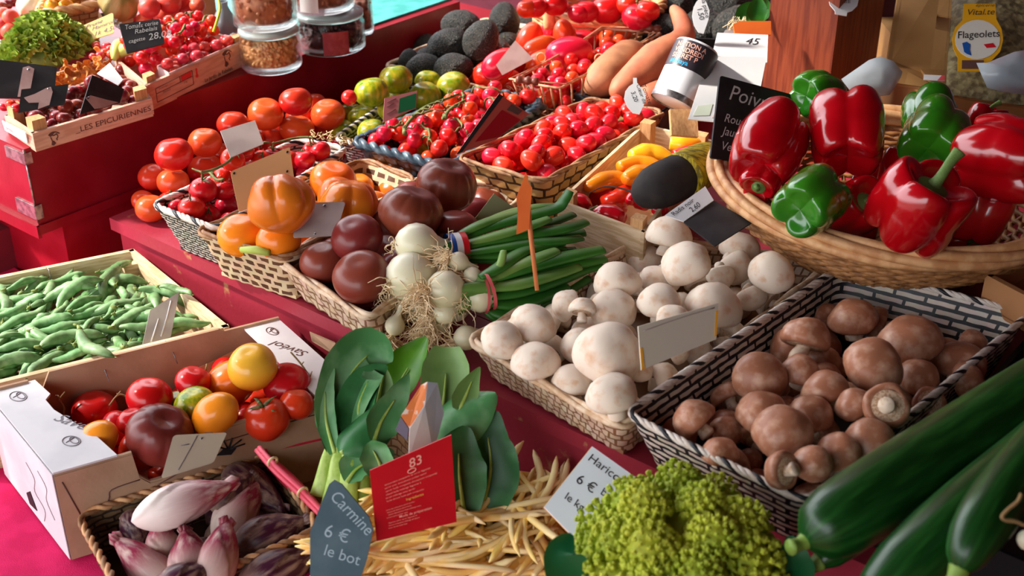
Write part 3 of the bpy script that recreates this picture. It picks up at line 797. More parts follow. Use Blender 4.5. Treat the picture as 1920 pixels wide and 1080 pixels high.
# green striped tomatoes
zb, H = basket('tomato_basket', 'low straw-lined basket under the green striped tomatoes', quadz([(628, 262), (800, 300), (905, 190), (770, 165)], .80), .046, .12, W_zig, [M_white_strand, M_black_strand], .009, .0034, .001, 2, .02)
fill(H, 6, .025, .055, TOM['zebra'], 'green_tomato', 'green striped tomato buried low in its basket', 'tomato', 'green tomatoes buried in the basket')
it = [(803, 154, 52), (655, 183, 30), (747, 177, 48), (659, 212, 48), (642, 246, 50, .8), (697, 247, 56, .85), (735, 205, 56), (850, 163, 64), (797, 180, 62), (680, 220, 58), (742, 148, 64), (696, 173, 66)]
lb = ['green yellow tomato peeping from behind the second topmost', 'small red tomato beside the green striped ones', 'green tomato half hidden above the pinkish card', 'green striped tomato at the outer edge touching the red ones', 'green striped tomato lowest beside the straw',
      'yellow green tomato low behind the vine cherries', 'green striped tomato directly behind the pinkish card', 'yellow green tomato nearest the red plum tomatoes', 'yellowish striped tomato just behind the green-printed card', 'green striped tomato in the middle row of its pile', 'topmost bright green striped tomato', 'yellow green striped tomato in the upper row, second from top']
for i, (a, l) in enumerate(zip(it, lb)):
    heap_items(H, [a], TOM['cherry'] if i == 1 else TOM['zebra'], 'green_tomato' if i != 1 else 'red_tomato', 'tomato', 'green striped tomatoes', l, .95, seed=110 + i)
# straw curling over the rims
rn = random.Random(3)
mb = MB()
for cx, cy, n in ((668, 262, 16), (605, 258, 14), (700, 265, 8), (905, 172, 12), (950, 175, 8)):
    for k in range(n):
        p = W(cx + rn.uniform(-26, 26), cy + rn.uniform(-8, 8), .812); q = [p]
        for j in range(5): q.append(q[-1] + V((rn.uniform(-1, 1), rn.uniform(-1, 1), rn.uniform(-.5, .7))) * .007)
        mb.tube(spline(q, 3), .0008, 4)
tag(ob('straw', mb, M_straw), 'pale curled packing straw along the basket rims', 'straw', kind='stuff')

# cherry tomatoes on the vine in the blue-black basket
cb, H = basket('tomato_basket', 'blue-black woven basket holding cherry tomatoes on the vine', quadz([(664, 268), (842, 318), (1022, 196), (905, 168)], .832), .07, .14, W_black, M_blue_strand, .012, .0055, .002, 2, .045)
rn = random.Random(9)
dr = H.drop(95, .0135, .085, tries=5000, jr=.08, rnd=rn)
dr = [q for q in dr if q[0].z > .80]
def topix(p):
    d = p - EYE; k = d.dot(FWD); return 960 + F * d.dot(RT) / k, 540 - F * d.dot(UP) / k
trusses([(p, r, *topix(p)) for p, r in dr], 9, 'cherry tomato truss', 'of the blue-black basket', 'cherry tomatoes in the blue-black basket', 130)
# the long vine on top
def vine(name, label, px, z, r):
    mb = MB(); p = spline([W(x, y, z) for x, y in px], 6); mb.tube(p, lerpl(r, len(p)), 7); rn = random.Random(len(px))
    for i in range(3, len(p) - 1, 3):
        d = V((rn.uniform(-1, 1), rn.uniform(-1, 1), rn.uniform(-.2, .8))).normalized()
        mb.tube(spline([p[i], p[i] + d * .008, p[i] + d * .014 + V((.003, 0, -.004)), p[i] + d * .014 + V((.006, .003, .001))], 3), .0011, 5)
    return tag(ob(name, mb, M_vine, origin=p[0]), label, 'vine')
vine('tomato_vine', 'long bare vine arching over the cherry tomatoes', [(759, 250), (760, 238), (778, 216), (800, 200), (830, 188), (860, 176)], .872, [.004, .003, .003, .0026, .002])
vine('tomato_vine', 'short forked vine stub among the cherry tomatoes', [(834, 222), (838, 212), (850, 200), (872, 188)], .872, [.004, .003, .0025, .002])

# small plum tomatoes in the golden basket
gb, H = basket('tomato_basket', 'golden brown woven basket holding small plum tomatoes', quadz([(858, 300), (1020, 343), (1248, 212), (1108, 186)], .842), .078, .16, W_gold, M_brown_rim, .015, .0032, .0022, 2, .12)
rn = random.Random(17)
dr = H.drop(150, .0145, lambda u, v: .092 - .02 * abs(u - .5), tries=6000, jr=.1, k=.98, rnd=rn)
for p, r in dr:
    inst(rn.choice(TOM['plumcherry']), 'plum_tomato', 'small oval red tomato heaped in the golden brown basket', 'tomato', 'small oval tomatoes in the golden basket', p, rq(rn, V((rn.uniform(-1, 1), rn.uniform(-1, 1), rn.uniform(-.4, .4)))), r * .95)

# crate of orange and red snack peppers
pq = quadz([(1046, 376), (1208, 436), (1335, 262), (1205, 232)], .845)
pk, H = crate('pepper_crate', 'small raw wood crate holding orange and red snack peppers', pq, .072, M_wood, .005, .02, (0, 1, 2, 3), .012, M_wood_post)
def snack(px, rad, z, m, label, seed=0, name='snack_pepper', cat='pepper', stem=None, hook=False):
    pts = [W(x, y, z + dz) for (x, y), dz in zip(px, (0, .004, .006, .003, 0)[:len(px)])]
    p = spline(pts, 6); o = None
    mb = MB(); mb.tube(p, [q * dep(p[0]) / F for q in lerpl(rad, len(p))], 14)
    o = tag(ob(name, mb, m, origin=p[0]), label, cat)
    if stem:
        mb = MB(); s_ = [W(x, y, z + .004) for x, y in stem]; mb.tube(spline(s_, 4), lerpl([.006, .0028, .0024, .003], len(spline(s_, 4))), 7); ob('stem', mb, M_stem, o)
    return o
M_po = mat('orange_snack_pepper', (240, 136, 24), .22, (236, 116, 18), 12, coat=.3, sss=.1); M_py = mat('yellow_snack_pepper', (246, 172, 30), .22, coat=.3, sss=.1); M_pr2 = mat('red_snack_pepper', (206, 16, 34), .18, (190, 8, 24), 10, coat=.4)
snack([(1330, 270), (1290, 272), (1256, 268)], [4, 16, 18, 12], .838, M_py, 'yellow orange snack pepper at the far end of the crate')
snack([(1335, 285), (1300, 288), (1262, 290)], [5, 16, 16, 8], .835, M_pr2, 'red snack pepper half hidden at the far end')
snack([(1262, 300), (1220, 290), (1182, 294)], [8, 20, 22, 12], .84, M_py, 'yellow snack pepper in the upper row of the crate')
snack([(1250, 320), (1200, 308), (1160, 313)], [8, 18, 17, 10], .836, M_po, 'orange snack pepper in the second row of the crate')
snack([(1240, 345), (1205, 330), (1170, 336)], [10, 20, 22, 10], .838, M_po, 'orange snack pepper touching the black radish')
snack([(1200, 345), (1150, 338), (1112, 348), (1096, 350)], [6, 18, 20, 12, 8], .83, M_po, 'orange snack pepper with a rounded tip near the post')
snack([(1215, 370), (1180, 360), (1150, 380), (1125, 372)], [8, 22, 20, 8], .812, mat('scarlet_snack_pepper', (224, 48, 24), .2, coat=.4), 'scarlet pepper in the middle of the small crate')
snack([(1170, 395), (1130, 375), (1105, 372)], [10, 26, 22, 8], .808, M_pr2, 'red snack pepper just behind the front board')
snack([(1062, 378), (1085, 382), (1104, 392)], [12, 22, 20, 8], .82, M_pr2, 'short red pepper in the near corner of the crate', stem=[(1100, 390), (1112, 394), (1120, 388)])
snack([(1112, 405), (1140, 402), (1168, 410)], [10, 20, 20, 12], .828, M_pr2, 'glossy red pepper lying on the front board of the crate', stem=[(1112, 402), (1104, 396), (1116, 390)])
snack([(1215, 385), (1192, 372), (1178, 378)], [12, 18, 14, 6], .825, M_pr2, 'red pepper beneath the root of the radish')
snack([(1250, 395), (1238, 392), (1226, 396)], [8, 14, 12, 6], .835, M_pr2, 'small red pepper beside the corner post')
# black radish with its yellow net
def px_tube(px, z, rad, n=18):
    p = spline([W(x, y, zz) for (x, y), zz in zip(px, z)], 6); mb = MB(); mb.tube(p, [q * dep(p[0]) / F for q in lerpl(rad, len(p))], n); return mb, p
mb, p = px_tube([(1196, 374), (1218, 358), (1255, 340), (1295, 322), (1310, 315)], (.855, .872, .88, .88, .88), [6, 30, 41, 44, 44, 44, 42, 34], 22)
rad = tag(ob('black_radish', mb, mat('radish_skin', (52, 46, 44), .8, (34, 30, 30), 22, bump=.5, bsc=60), origin=p[8]), 'black radish lying across the snack pepper crate', 'radish')
mb, p = px_tube([(1278, 330), (1312, 312), (1342, 298)], (.884, .884, .88), [46, 45, 42, 30], 22)
rn = random.Random(4); mb2 = MB()
for k in range(26):
    a = rn.randrange(len(p) - 3); c = p[a]; q = []
    for j in range(6):
        an = 6.28 * (k / 26) + j * .45; i = min(len(p) - 1, a + j // 2); r = 36 * dep(p[i]) / F * (1.0 - .03 * j)
        q.append(p[i] + RT * .0 + (UP * math.sin(an) + view(-.4, 0, 1) * math.cos(an)) * r)
    mb2.tube(spline(q, 2), .001, 4)
ob('yellow_net', mb, mat('yellow_net', (202, 176, 30), .6, (120, 104, 16), 90, stretch=(1, 3, 1), bump=.6, bsc=220), rad); ob('net_threads', mb2, mat('pale_thread', (228, 206, 80), .6), rad)
mb = MB(); q = spline([W(1200, 371, .856), W(1175, 356, .86), W(1135, 350, .858), W(1105, 362, .85)], 5); mb.tube(q, lerpl([.0035, .0015, .001, .0006], len(q)), 6); ob('root', mb, mat('radish_root', (70, 52, 48), .8), rad)

# wicker basket of bell peppers
wc = V((.505, 1.555, .908)); WR = .232
wk = thing('wicker_basket', 'round willow basket holding red and green bell peppers', 'basket', wc - ZD * .1)
mb = MB(); nr = 16
def wr(t): return WR * (.56 + .44 * (1 - (1 - t) ** 1.7))
zb_ = .805
for j in range(nr):
    t = j / (nr - 1); r = wr(t) * .985; z = zb_ + .004 + t * (wc.z - zb_ - .012); n = 168
    for ph in (0,):
        pts = [V((wc.x + (r + .0028 * math.sin(42 * 6.28318 * i / n + math.pi * j)) * math.cos(6.28318 * i / n), wc.y + (r + .0028 * math.sin(42 * 6.28318 * i / n + math.pi * j)) * math.sin(6.28318 * i / n), z)) for i in range(n)]
        mb.tube(pts, .0036, 6, closed=True)
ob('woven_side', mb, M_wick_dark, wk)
mb = MB()
for i in range(42):
    a = 6.28318 * (i + .25) / 42
    pts = [V((wc.x + (wr(t) * .985) * math.cos(a), wc.y + wr(t) * .985 * math.sin(a), zb_ + t * (wc.z - zb_ - .004))) for t in [k / 8 for k in range(9)]]
    mb.tube(pts, .003, 5)
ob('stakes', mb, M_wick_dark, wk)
mb = MB(); path = [wc + V((WR * math.cos(6.28318 * i / 240), WR * math.sin(6.28318 * i / 240), .004 * math.sin(2 * 6.28318 * i / 240 + 1))) for i in range(240)]
rope(mb, path, 5, .0062, .0095, .62, 8); ob('rim', mb, M_wick, wk)
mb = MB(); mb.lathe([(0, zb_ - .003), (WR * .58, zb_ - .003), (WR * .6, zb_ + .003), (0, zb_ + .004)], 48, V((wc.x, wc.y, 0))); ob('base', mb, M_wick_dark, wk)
mb = MB(); mb.hexa([V((wc.x, wc.y, 0)) + AD * a + BD * b + ZD * z for z in (TZ, zb_ - .004) for a, b in ((-.1, -.07), (.1, -.07), (.1, .1), (-.1, .1))])
tag(ob('wooden_block', mb, M_maroon, None, False), 'dark block raising the willow pepper basket', 'block')
fillH = Heap([V((wc.x + .105 * a, wc.y + .105 * b, 0)) for a, b in ((-1, -1), (1, -1), (1, 1), (-1, 1))], zb_ + .006)
fill(fillH, 8, .036, .085, PEPR, 'bell_pepper', 'red bell pepper buried at the bottom of the willow basket', 'pepper', 'bell peppers buried in the willow basket')
WQ = [V((wc.x + .2 * a, wc.y + .2 * b, 0)) for a, b in ((-1, -1), (1, -1), (1, 1), (-1, 1))]
def pep(x, y, w, dp, pr, up, spin, label, sq=1.0, name='bell_pepper'):
    p = D(x, y, dp); r = w * dp / F / 2; q = orient(view(*up), spin)
    return inst(pr, name, label, 'pepper', 'bell peppers in the willow basket', p, q, (r * 1.02, r * 1.02, r * sq))
pep(1530, 180, 112, 1.78, PEPG[0], (.75, .1, -.6), .9, 'green bell pepper at the back of the willow basket', .85)
pep(1745, 215, 120, 1.72, PEPG[1], (.2, .8, -.5), .3, 'green bell pepper high in the middle behind the other green one', .9)
pep(1442, 272, 158, 1.62, PEPR[1], (.45, .75, -.5), 1.0, 'large red bell pepper at the near side by the chalkboard', 1.0)
pep(1588, 250, 174, 1.62, PEPR[0], (.12, .9, -.55), .45, 'large red bell pepper upright in the middle of the basket', .88)
pep(1752, 256, 150, 1.62, PEPG[2], (.5, .6, -.7), 2.0, 'shiny green bell pepper with bulging lobes in the middle', .9)
pep(1840, 400, 120, 1.6, PEPR[1], (.2, .7, .3), 2.2, 'red bell pepper low in shade between the two front ones')
pep(1890, 300, 190, 1.55, PEPR[0], (-.5, .2, -.6), 1.2, 'red bell pepper cut off by the picture edge', .95)
pep(1600, 392, 120, 1.58, PEPR[1], (.3, .3, .8), .2, 'red bell pepper deep in shade between green and red')
pep(1430, 335, 90, 1.61, PEPR[1], (-.4, -.6, .6), .8, 'small red bell pepper low beside the willow rim')
pep(1722, 388, 200, 1.47, PEPR[2], (.36, .72, .6), .9, 'red bell pepper with long green stem upright at the front', .78)
pep(1520, 380, 150, 1.5, PEPG[0], (.6, .35, -.7), 1.7, 'green bell pepper lowest at the near rim', .95)
pep(1845, 238, 90, 1.75, PEPR[1], (.2, .8, .2), .3, 'red bell pepper mostly hidden behind the middle green one')
pep(1690, 330, 110, 1.66, PEPR[0], (.2, .8, .2), .3, 'red bell pepper buried in the middle of the willow basket')
pep(1790, 350, 110, 1.62, PEPR[0], (.2, .8, .2), 1.3, 'red bell pepper buried behind the long-stemmed one')
mb = MB()
rn = random.Random(6)
for k in range(120):
    a = rn.uniform(0, 6.28); r = WR * .56 * math.sqrt(rn.random()); p = V((wc.x + r * math.cos(a), wc.y + r * math.sin(a), zb_ + .008)); q = p + V((rn.uniform(-.03, .03), rn.uniform(-.03, .03), rn.uniform(0, .012))); mb.tube([p, (p + q) / 2 + ZD * .004, q], .001, 4)
tag(ob('straw', mb, M_straw), 'loose straw lining the willow pepper basket', 'straw', kind='stuff')
# ------------------------------------------------------------------ bunches of spring onions
M_onion = mat('onion_bulb', (236, 230, 206), .35, (226, 220, 176), 3, sss=.15, coat=.15, grad=(2, .2, 1.6, (196, 206, 130), .3))
M_oleaf = mat('onion_leaf', (62, 122, 40), .4, (36, 92, 30), 9, stretch=(1, 1, 1), bump=.1, bsc=80, spec=.4)
M_oleaf2 = mat('onion_leaf_pale', (126, 160, 76), .4, (70, 124, 48), 9)
M_root = mat('onion_root', (250, 226, 186), .8, (240, 206, 160), 60)
def bulb_part(o, x, y, w, z, axis, lenk=1.1, roots=40, rl=.035, seed=0):
    p = W(x, y, z); r = w * dep(p) / F / 2; ax = axis.normalized(); q = V((0, 0, 1)).rotation_difference(ax).to_matrix()
    mb = MB(); mb.lathe([(.02, -.93 * lenk), (.3, -.9 * lenk), (.62, -.72 * lenk), (.9, -.34), (1, .05), (.94, .4), (.74, .75), (.46, 1.02), (.3, 1.3), (.24, 1.8), (.2, 2.2)], 24)
    mb.v = [q @ (v * r) for v in mb.v]
    b = ob('bulb', mb, M_onion, o, origin=None); b.location = p - V(o.location) ; b.parent = o; b.matrix_parent_inverse = Matrix()
    rn = random.Random(seed); mr = MB()
    for k in range(roots):
        a = rn.uniform(0, 6.28); e = q @ V((math.cos(a) * .16 * r * 1.4, math.sin(a) * .16 * r * 1.4, -.93 * lenk * r))
        d = (q @ V((rn.uniform(-.8, .8), rn.uniform(-.8, .8), -1))).normalized(); pts = [e]; L = rl * rn.uniform(.5, 1.2)
        for j in range(6):
            d = (d + V((rn.uniform(-.9, .9), rn.uniform(-.9, .9), rn.uniform(-.85, .45)))).normalized(); pts.append(pts[-1] + d * L / 5)
        mr.tube(spline(pts, 2), lerpl([.0009, .0007, .0004], 13), 3, cap=False)
    if roots:
        c = ob('roots', mr, M_root, b); c.matrix_parent_inverse = Matrix(); c.location = (0, 0, 0)
def oleaf(o, pts, w, m, seed=0):
    p = spline([W(x, y, z) for x, y, z in pts], 7); n = len(p); d = dep(p[n // 2]); r = w * d / F / 2 * 1.22
    mb = MB(); mb.tube(p, lerpl([r * .5, r * .85, r, r, r * .92, r * .72], n), 10, .45, ref=V((0, 0, 1)))
    ob('leaf', mb, m, o)
bA = thing('spring_onion_bunch', 'bunch of big white spring onions with tricolour band over the purple tomatoes', 'spring onions', W(850, 455, .83))
bulb_part(bA, 778, 458, 82, .868, view(1, -.02, -.3), 1.0, 14, .02, 1)
bulb_part(bA, 766, 520, 96, .842, view(.8, .25, -.5), 1.0, 20, .03, 2)
for i, (pts, w, m) in enumerate([
    ([(845, 462, .86), (900, 432, .868), (970, 410, .872), (1040, 392, .875), (1058, 375, .885), (1068, 358, .895)], 26, M_oleaf), ([(845, 470, .858), (910, 452, .862), (985, 440, .862), (1060, 428, .862), (1098, 416, .86)], 28, M_oleaf),
    ([(850, 455, .862), (900, 425, .87), (950, 402, .872), (1000, 390, .874), (1042, 386, .874)], 22, M_oleaf2), ([(850, 478, .855), (930, 466, .858), (1000, 455, .858), (1050, 452, .856), (1090, 446, .85)], 24, M_oleaf),
    ([(845, 450, .862), (885, 428, .872), (925, 412, .874), (985, 396, .874)], 22, M_oleaf2), ([(860, 480, .852), (940, 478, .85), (1010, 470, .85), (1062, 468, .848)], 24, M_oleaf), ([(855, 462, .86), (920, 445, .866), (990, 425, .87), (1030, 410, .872)], 24, M_oleaf2),
    ([(850, 466, .85), (930, 448, .852), (1000, 430, .852), (1075, 402, .85)], 24, M_oleaf), ([(860, 485, .84), (930, 485, .838), (1000, 478, .836), (1080, 470, .836)], 30, M_oleaf), ([(850, 475, .85), (930, 460, .846), (1010, 445, .844), (1096, 436, .842)], 30, M_oleaf)]): oleaf(bA, pts, w, m, i)
for a, b in (((800, 460, .865), (848, 462, .86)), ((800, 505, .845), (850, 472, .856))):
    mb = MB(); p = spline([W(*a), (W(*a) + W(*b)) / 2, W(*b)], 4); mb.tube(p, .0075, 10); ob('stalk', mb, M_oleaf2, bA)
def ring(o, name, x, y, z, ax, r, h, mats, n=36, sq=.8):
    c = W(x, y, z); ax = ax.normalized(); s1 = ax.cross(ZD).normalized(); s2 = s1.cross(ax)
    mb = MB()
    for k, (t0, t1) in enumerate(((0, .33), (.33, .67), (.67, 1)) if len(mats) == 3 else ((0, 1),)):
        for rr, fl in ((1.0, False), (.94, True)):
            mb.grid(n, 2, lambda u, v: c + ax * (h * (t0 + (t1 - t0) * v - .5)) + (s1 * math.cos(u * 6.28318) + s2 * math.sin(u * 6.28318) * sq) * r * rr, wu=True, mi=k, flip=fl)
    return ob(name, mb, mats, o)
ring(bA, 'tricolour_band', 856, 464, .857, view(.95, .1, -.3), .0225, .024, [mat('band_blue', (30, 84, 170), .4), M_paper, mat('band_red', (206, 26, 34), .4)])
bB = thing('spring_onion_bunch', 'bunch of small spring onions with shaggy roots and pink rubber bands', 'spring onions', W(910, 540, .81))
for i, (x, y, w, z, ax, rt) in enumerate([(790, 580, 66, .79, view(.9, .1, -.4), 60), (776, 562, 42, .806, view(.9, 0, -.4), 60), (740, 612, 38, .79, view(.3, 1, 0), 70), (832, 543, 74, .838, view(.85, .1, -.5), 80), (858, 490, 38, .86, view(.9, -.3, -.3), 50), (898, 556, 62, .822, view(.9, 0, -.3), 60),
                                          (832, 588, 44, .81, view(.7, .3, -.2), 60), (884, 518, 36, .845, view(.9, 0, -.3), 40), (820, 610, 40, .79, view(.6, .4, 0), 90), (872, 634, 48, .785, view(.8, .3, -.2), 30), (850, 575, 60, .805, view(.8, .2, -.3), 70)]):
    bulb_part(bB, x, y, w, z, ax, 1.0, int(rt * 1.3), .04, 20 + i)
for i, (pts, w, m) in enumerate([
    ([(905, 530, .84), (960, 510, .846), (1030, 490, .848), (1080, 478, .848), (1130, 468, .846)], 32, M_oleaf), ([(905, 545, .832), (970, 525, .835), (1040, 505, .836), (1090, 492, .834), (1132, 484, .83)], 34, M_oleaf),
    ([(905, 558, .825), (970, 548, .824), (1040, 525, .825), (1090, 505, .822), (1128, 498, .82)], 32, M_oleaf), ([(910, 565, .818), (960, 570, .812), (1015, 555, .812), (1060, 535, .812)], 34, M_oleaf),
    ([(915, 525, .845), (970, 500, .85), (1015, 482, .853), (1045, 470, .854)], 28, M_oleaf2), ([(910, 572, .806), (945, 588, .8), (985, 575, .8), (1030, 560, .8)], 34, M_oleaf), ([(900, 540, .838), (960, 535, .838), (1020, 520, .838), (1085, 500, .836)], 30, M_oleaf2),
    ([(900, 520, .85), (930, 505, .853), (985, 470, .856), (1055, 455, .85)], 26, M_oleaf), ([(908, 575, .8), (930, 590, .79), (960, 590, .785)], 34, M_oleaf), ([(930, 510, .852), (940, 490, .86), (944, 470, .868)], 14, M_oleaf2), ([(905, 560, .808), (970, 562, .802), (1040, 548, .8), (1100, 520, .8)], 36, M_oleaf), ([(905, 550, .815), (980, 542, .812), (1050, 522, .812), (1120, 492, .81)], 34, M_oleaf)]): oleaf(bB, pts, w, m, i)
for a in ((850, 548, .836), (900, 556, .82), (855, 580, .81), (885, 520, .842)):
    mb = MB(); mb.tube(spline([W(*a), (W(*a) + W(925, 535, .84)) / 2, W(925, 540, .835)], 4), .009, 10); ob('stalk', mb, M_oleaf2, bB)
M_rub = mat('pink_rubber_band', (214, 92, 96), .5)
ring(bB, 'rubber_band', 914, 545, .83, view(.9, .25, -.3), .027, .004, [M_rub], sq=.9); ring(bB, 'rubber_band', 906, 552, .826, view(.9, .05, -.3), .026, .003, [M_rub], sq=.9)
# wooden pick with its orange flag, stuck in the bunch
pk = thing('price_pick', 'thin wooden pick with torn orange flag stuck in the spring onions', 'price pick', W(1006, 545, .80))
e = W(1006, 545, .848); dd = dep(e); mb = MB(); mb.tube([D(1007, 545, dd), D(995, 440, dd), D(986, 330, dd)], [.0026, .003, .0022], 8); ob('pick', mb, mat('pick_wood', (214, 124, 70), .6), pk)
mb = MB(); mb.poly([D(x, y, dd - .004) for x, y in ((986, 322), (992, 345), (998, 352), (994, 400), (992, 430), (968, 440), (971, 400), (968, 370), (976, 350))], .0012, -FWD); ob('flag', mb, M_orange_paper, pk, False)
# ------------------------------------------------------------------ back rows of the middle stand
ab, H = basket('avocado_basket', 'shallow brown basket with pale rim holding the dark avocados', quadz([(722, 126), (858, 152), (1020, 58), (905, 38)], .826), .062, .14, W_brown, M_cream_rim, .012, .0036, .0015, 2, .16)
fill(H, 8, .033, .06, AVO, 'avocado', 'dark avocado buried at the bottom of the basket', 'avocado', 'avocados buried in the basket', wob=2)
it = [(945, 40, 60, 1, (0, 1, 0)), (985, 55, 62, 1, (.8, .5, 0)), (768, 118, 44, 1, (0, .9, .3)), (795, 130, 60, .8, (.9, .3, 0)), (850, 130, 62, .8, (.9, .2, 0)), (905, 100, 60, .8, (.8, .4, .0)), (865, 50, 64, .9, (-.9, .2, 0)), (798, 94, 50, 1.1, (.2, .9, .2)), (902, 74, 66, 1, (.5, .8, 0)), (839, 90, 72, 1, (.75, .55, .3))]
lb = ['avocado at the back under the willow tomato basket', 'avocado lying near the white rim by the tomatoes', 'small dark avocado low at the outer end', 'avocado lying low beneath the frontmost one', 'avocado low in front, beside the pale rim', 'avocado in deep shade near the red plum tomatoes', 'avocado behind the topmost one, catching the sun', 'smooth greenish avocado at the outer end of the heap', 'brownish avocado high on the heap', 'topmost pebbly black avocado nearest the front']
for i, (a, l) in enumerate(zip(it, lb)): heap_items(H, [a], AVO, 'avocado', 'avocado', 'avocados in the brown basket', l, 1.0, seed=150 + i, k=.9)
tb, H = basket('tomato_basket', 'pale basket holding large red plum tomatoes behind the cherries', quadz([(858, 158), (1012, 192), (1180, 92), (1040, 60)], .82), .058, .14, W_tan, M_cream_rim, .012, .0036, .0015, 2, .16)
fill(H, 8, .03, .055, TOM['plum'], 'plum_tomato', 'large red plum tomato buried in the pale basket', 'tomato', 'plum tomatoes buried in the basket')
it = [(1150, 70, 44, 1, (.9, .3, 0)), (1075, 62, 44, 1, (.7, .5, 0)), (1010, 95, 50, 1, (.8, .4, 0)), (960, 118, 52, 1, (.8, .4, .2)), (1110, 72, 46, 1, (.9, .2, 0)), (1085, 82, 50, .9, (.9, .2, 0)), (1033, 64, 40, 1.2, (.1, .9, .2)), (1060, 70, 44, 1), (1062, 100, 62, .9, (.95, .2, 0)), (1020, 120, 54, .9, (.9, .3, 0)), (885, 140, 50, .9, (.8, .3, .3)), (920, 140, 56, .8, (.9, .3, 0)), (935, 122, 54, .9, (.6, .4, 0)), (992, 82, 52, 1.2, (.3, .9, .2))]
lb = rows(it, 2, 'large red plum tomato', 'of the pale basket')
heap_items(H, it, TOM['plum'], 'plum_tomato', 'tomato', 'red plum tomatoes in the pale basket', lb, .9, seed=170, k=.85)
pxcard('card_back', 'blank pinkish card sunk among the large plum tomatoes', 'card', [(966, 76), (1000, 110), (942, 141), (930, 122)], dep(W(950, 138, .872)), M_paper_pink)
# wire basket with wooden handles and cherry tomatoes
WT = quadz([(962, 152), (1050, 166), (1240, 62), (1132, 54)], .868)
wb = thing('wire_basket', 'small rusty wire basket with turned wooden handles', 'basket', sum(WT, V()) / 4 - ZD * .07)
M_wire = mat('rusty_wire', (226, 176, 138), .45, (170, 112, 78), 60, metal=.2); M_handle = mat('turned_handle', (108, 52, 36), .4)
WB = inset(WT, .062, .16); mb = MB()
for q in (WT, WB): mb.tube(densify(q, .02, .008), .0023, 6, closed=True)
for i in range(4):
    a, b = WT[i], WT[(i + 1) % 4]; c_, d_ = WB[i], WB[(i + 1) % 4]; n = 5 if i % 2 == 0 else 10
    for k in range(n + 1):
        t = k / n; mb.tube([a + (b - a) * t, c_ + (d_ - c_) * t], .0019, 5)
        e_, f_ = WB[(i + 3) % 4], WB[(i + 2) % 4]
        if i < 2: mb.tube([c_ + (d_ - c_) * t, e_ + (f_ - e_) * t], .0012, 5)
ob('wire_frame', mb, M_wire, wb)
for i, (a, b, c_, d_) in enumerate(((WT[0], WT[1], (955, 148, .885), (1060, 158, .882)), (WT[3], WT[2], (1128, 50, .89), (1240, 54, .885)))):
    mb = MB(); p0, p1 = W(*c_), W(*d_); f_ = .75 if i == 0 else .7
    mb.tube([WT[0] + (WT[3] - WT[0]) * (.35 if i == 0 else .62), p0, p1, WT[1] + (WT[2] - WT[1]) * (.35 if i == 0 else .62)], .0013, 6); h = ob('handle_wire', mb, M_wire, wb)
    mb = MB(); c0 = p0 + (p1 - p0) * (.12 if i == 0 else .62); c1 = p0 + (p1 - p0) * (.52 if i == 0 else .98); pr = [.6, 1, 1, .75, .65, .75, 1, 1, .65, .75, 1, .9, .8]
    mb.tube([c0 + (c1 - c0) * k / 12 for k in range(13)], [.0075 * q for q in pr], 12); ob('grip', mb, M_handle, h)
for x, y in ((1015, 108), (1060, 85), (1124, 110), (1170, 88)):
    mb = MB(); c_ = W(x, y, .872); mb.tube([c_ + (RT * math.cos(a) + UP * math.sin(a)) * .008 for a in [k * .5236 for k in range(12)]], .0014, 5, closed=True); ob('loop', mb, M_wire, wb)
H = Heap(WB, .812); rn = random.Random(8)
for k, (p, r) in enumerate(H.drop(40, .0135, .05, tries=3000, jr=.1, rnd=rn)):
    inst(rn.choice(TOM['cherry']), 'cherry_tomato', 'small red cherry tomato lying in the wire basket', 'tomato', 'cherry tomatoes in the wire basket', p, rq(rn, None, 3), r)
for x, y, l in ((1036, 132, 'round dark brown medallion nearer the front of the wire basket'), (1064, 112, 'round dark brown medallion at the back of the wire basket')):
    p = W(x, y, .85); mb = MB(); q = orient(view(.2, .5, .8)).to_matrix(); mb.lathe([(0, -.002), (.014, -.002), (.0155, 0), (.0125, .002), (.0115, .0008), (0, .0008)], 24, V(), q); o = ob('medallion', mb, M_handle); o.location = p; tag(o, l, 'medallion', 'brown medallions on the wire basket')
# sweet potatoes in a black tray
sq = quadz([(1078, 176), (1238, 214), (1372, 120), (1225, 70)], .832)
sp_, H = crate('sweet_potato_tray', 'grey black plastic tray holding the sweet potatoes', sq, .06, mat('grey_plastic_tray', (56, 62, 68), .4), .005, .012)
M_sp = mat('sweet_potato_skin', (190, 112, 78), .6, (168, 88, 60), 20, bump=.35, bsc=70, sss=.05)
M_sp2 = mat('sweet_potato_skin_brown', (176, 118, 80), .65, (148, 92, 60), 20, bump=.35, bsc=70)
def spud(px, z, rad, m, label, ends=(.35, .35)):
    mb, p = px_tube(px, z, rad, 20)
    rn = random.Random(len(label)); off = V((rn.random() * 9,) * 3)
    mb.v = [v + V((1, 1, 1)) * 0 + (noise.noise_vector(v * 22 + off) * .0035) for v in mb.v]
    return tag(ob('sweet_potato', mb, m, origin=p[len(p) // 2]), label, 'sweet potato')
spud([(1098, 168), (1125, 152), (1160, 125), (1195, 98)], (.852, .862, .87, .874), [6, 22, 34, 38, 38, 36, 24], M_sp2, 'blunt brown sweet potato beside the wire basket')
spud([(1150, 178), (1190, 150), (1235, 118), (1272, 82), (1283, 52), (1262, 16)], (.856, .868, .882, .896, .91, .925), [10, 26, 34, 40, 42, 36, 26, 22, 20, 17, 8], M_sp, 'long curved sweet potato with its thin end pointing up')
spud([(1195, 192), (1225, 182), (1262, 160)], (.845, .85, .85), [10, 28, 30, 14], M_sp, 'sweet potato lowest in the tray behind the white tag')
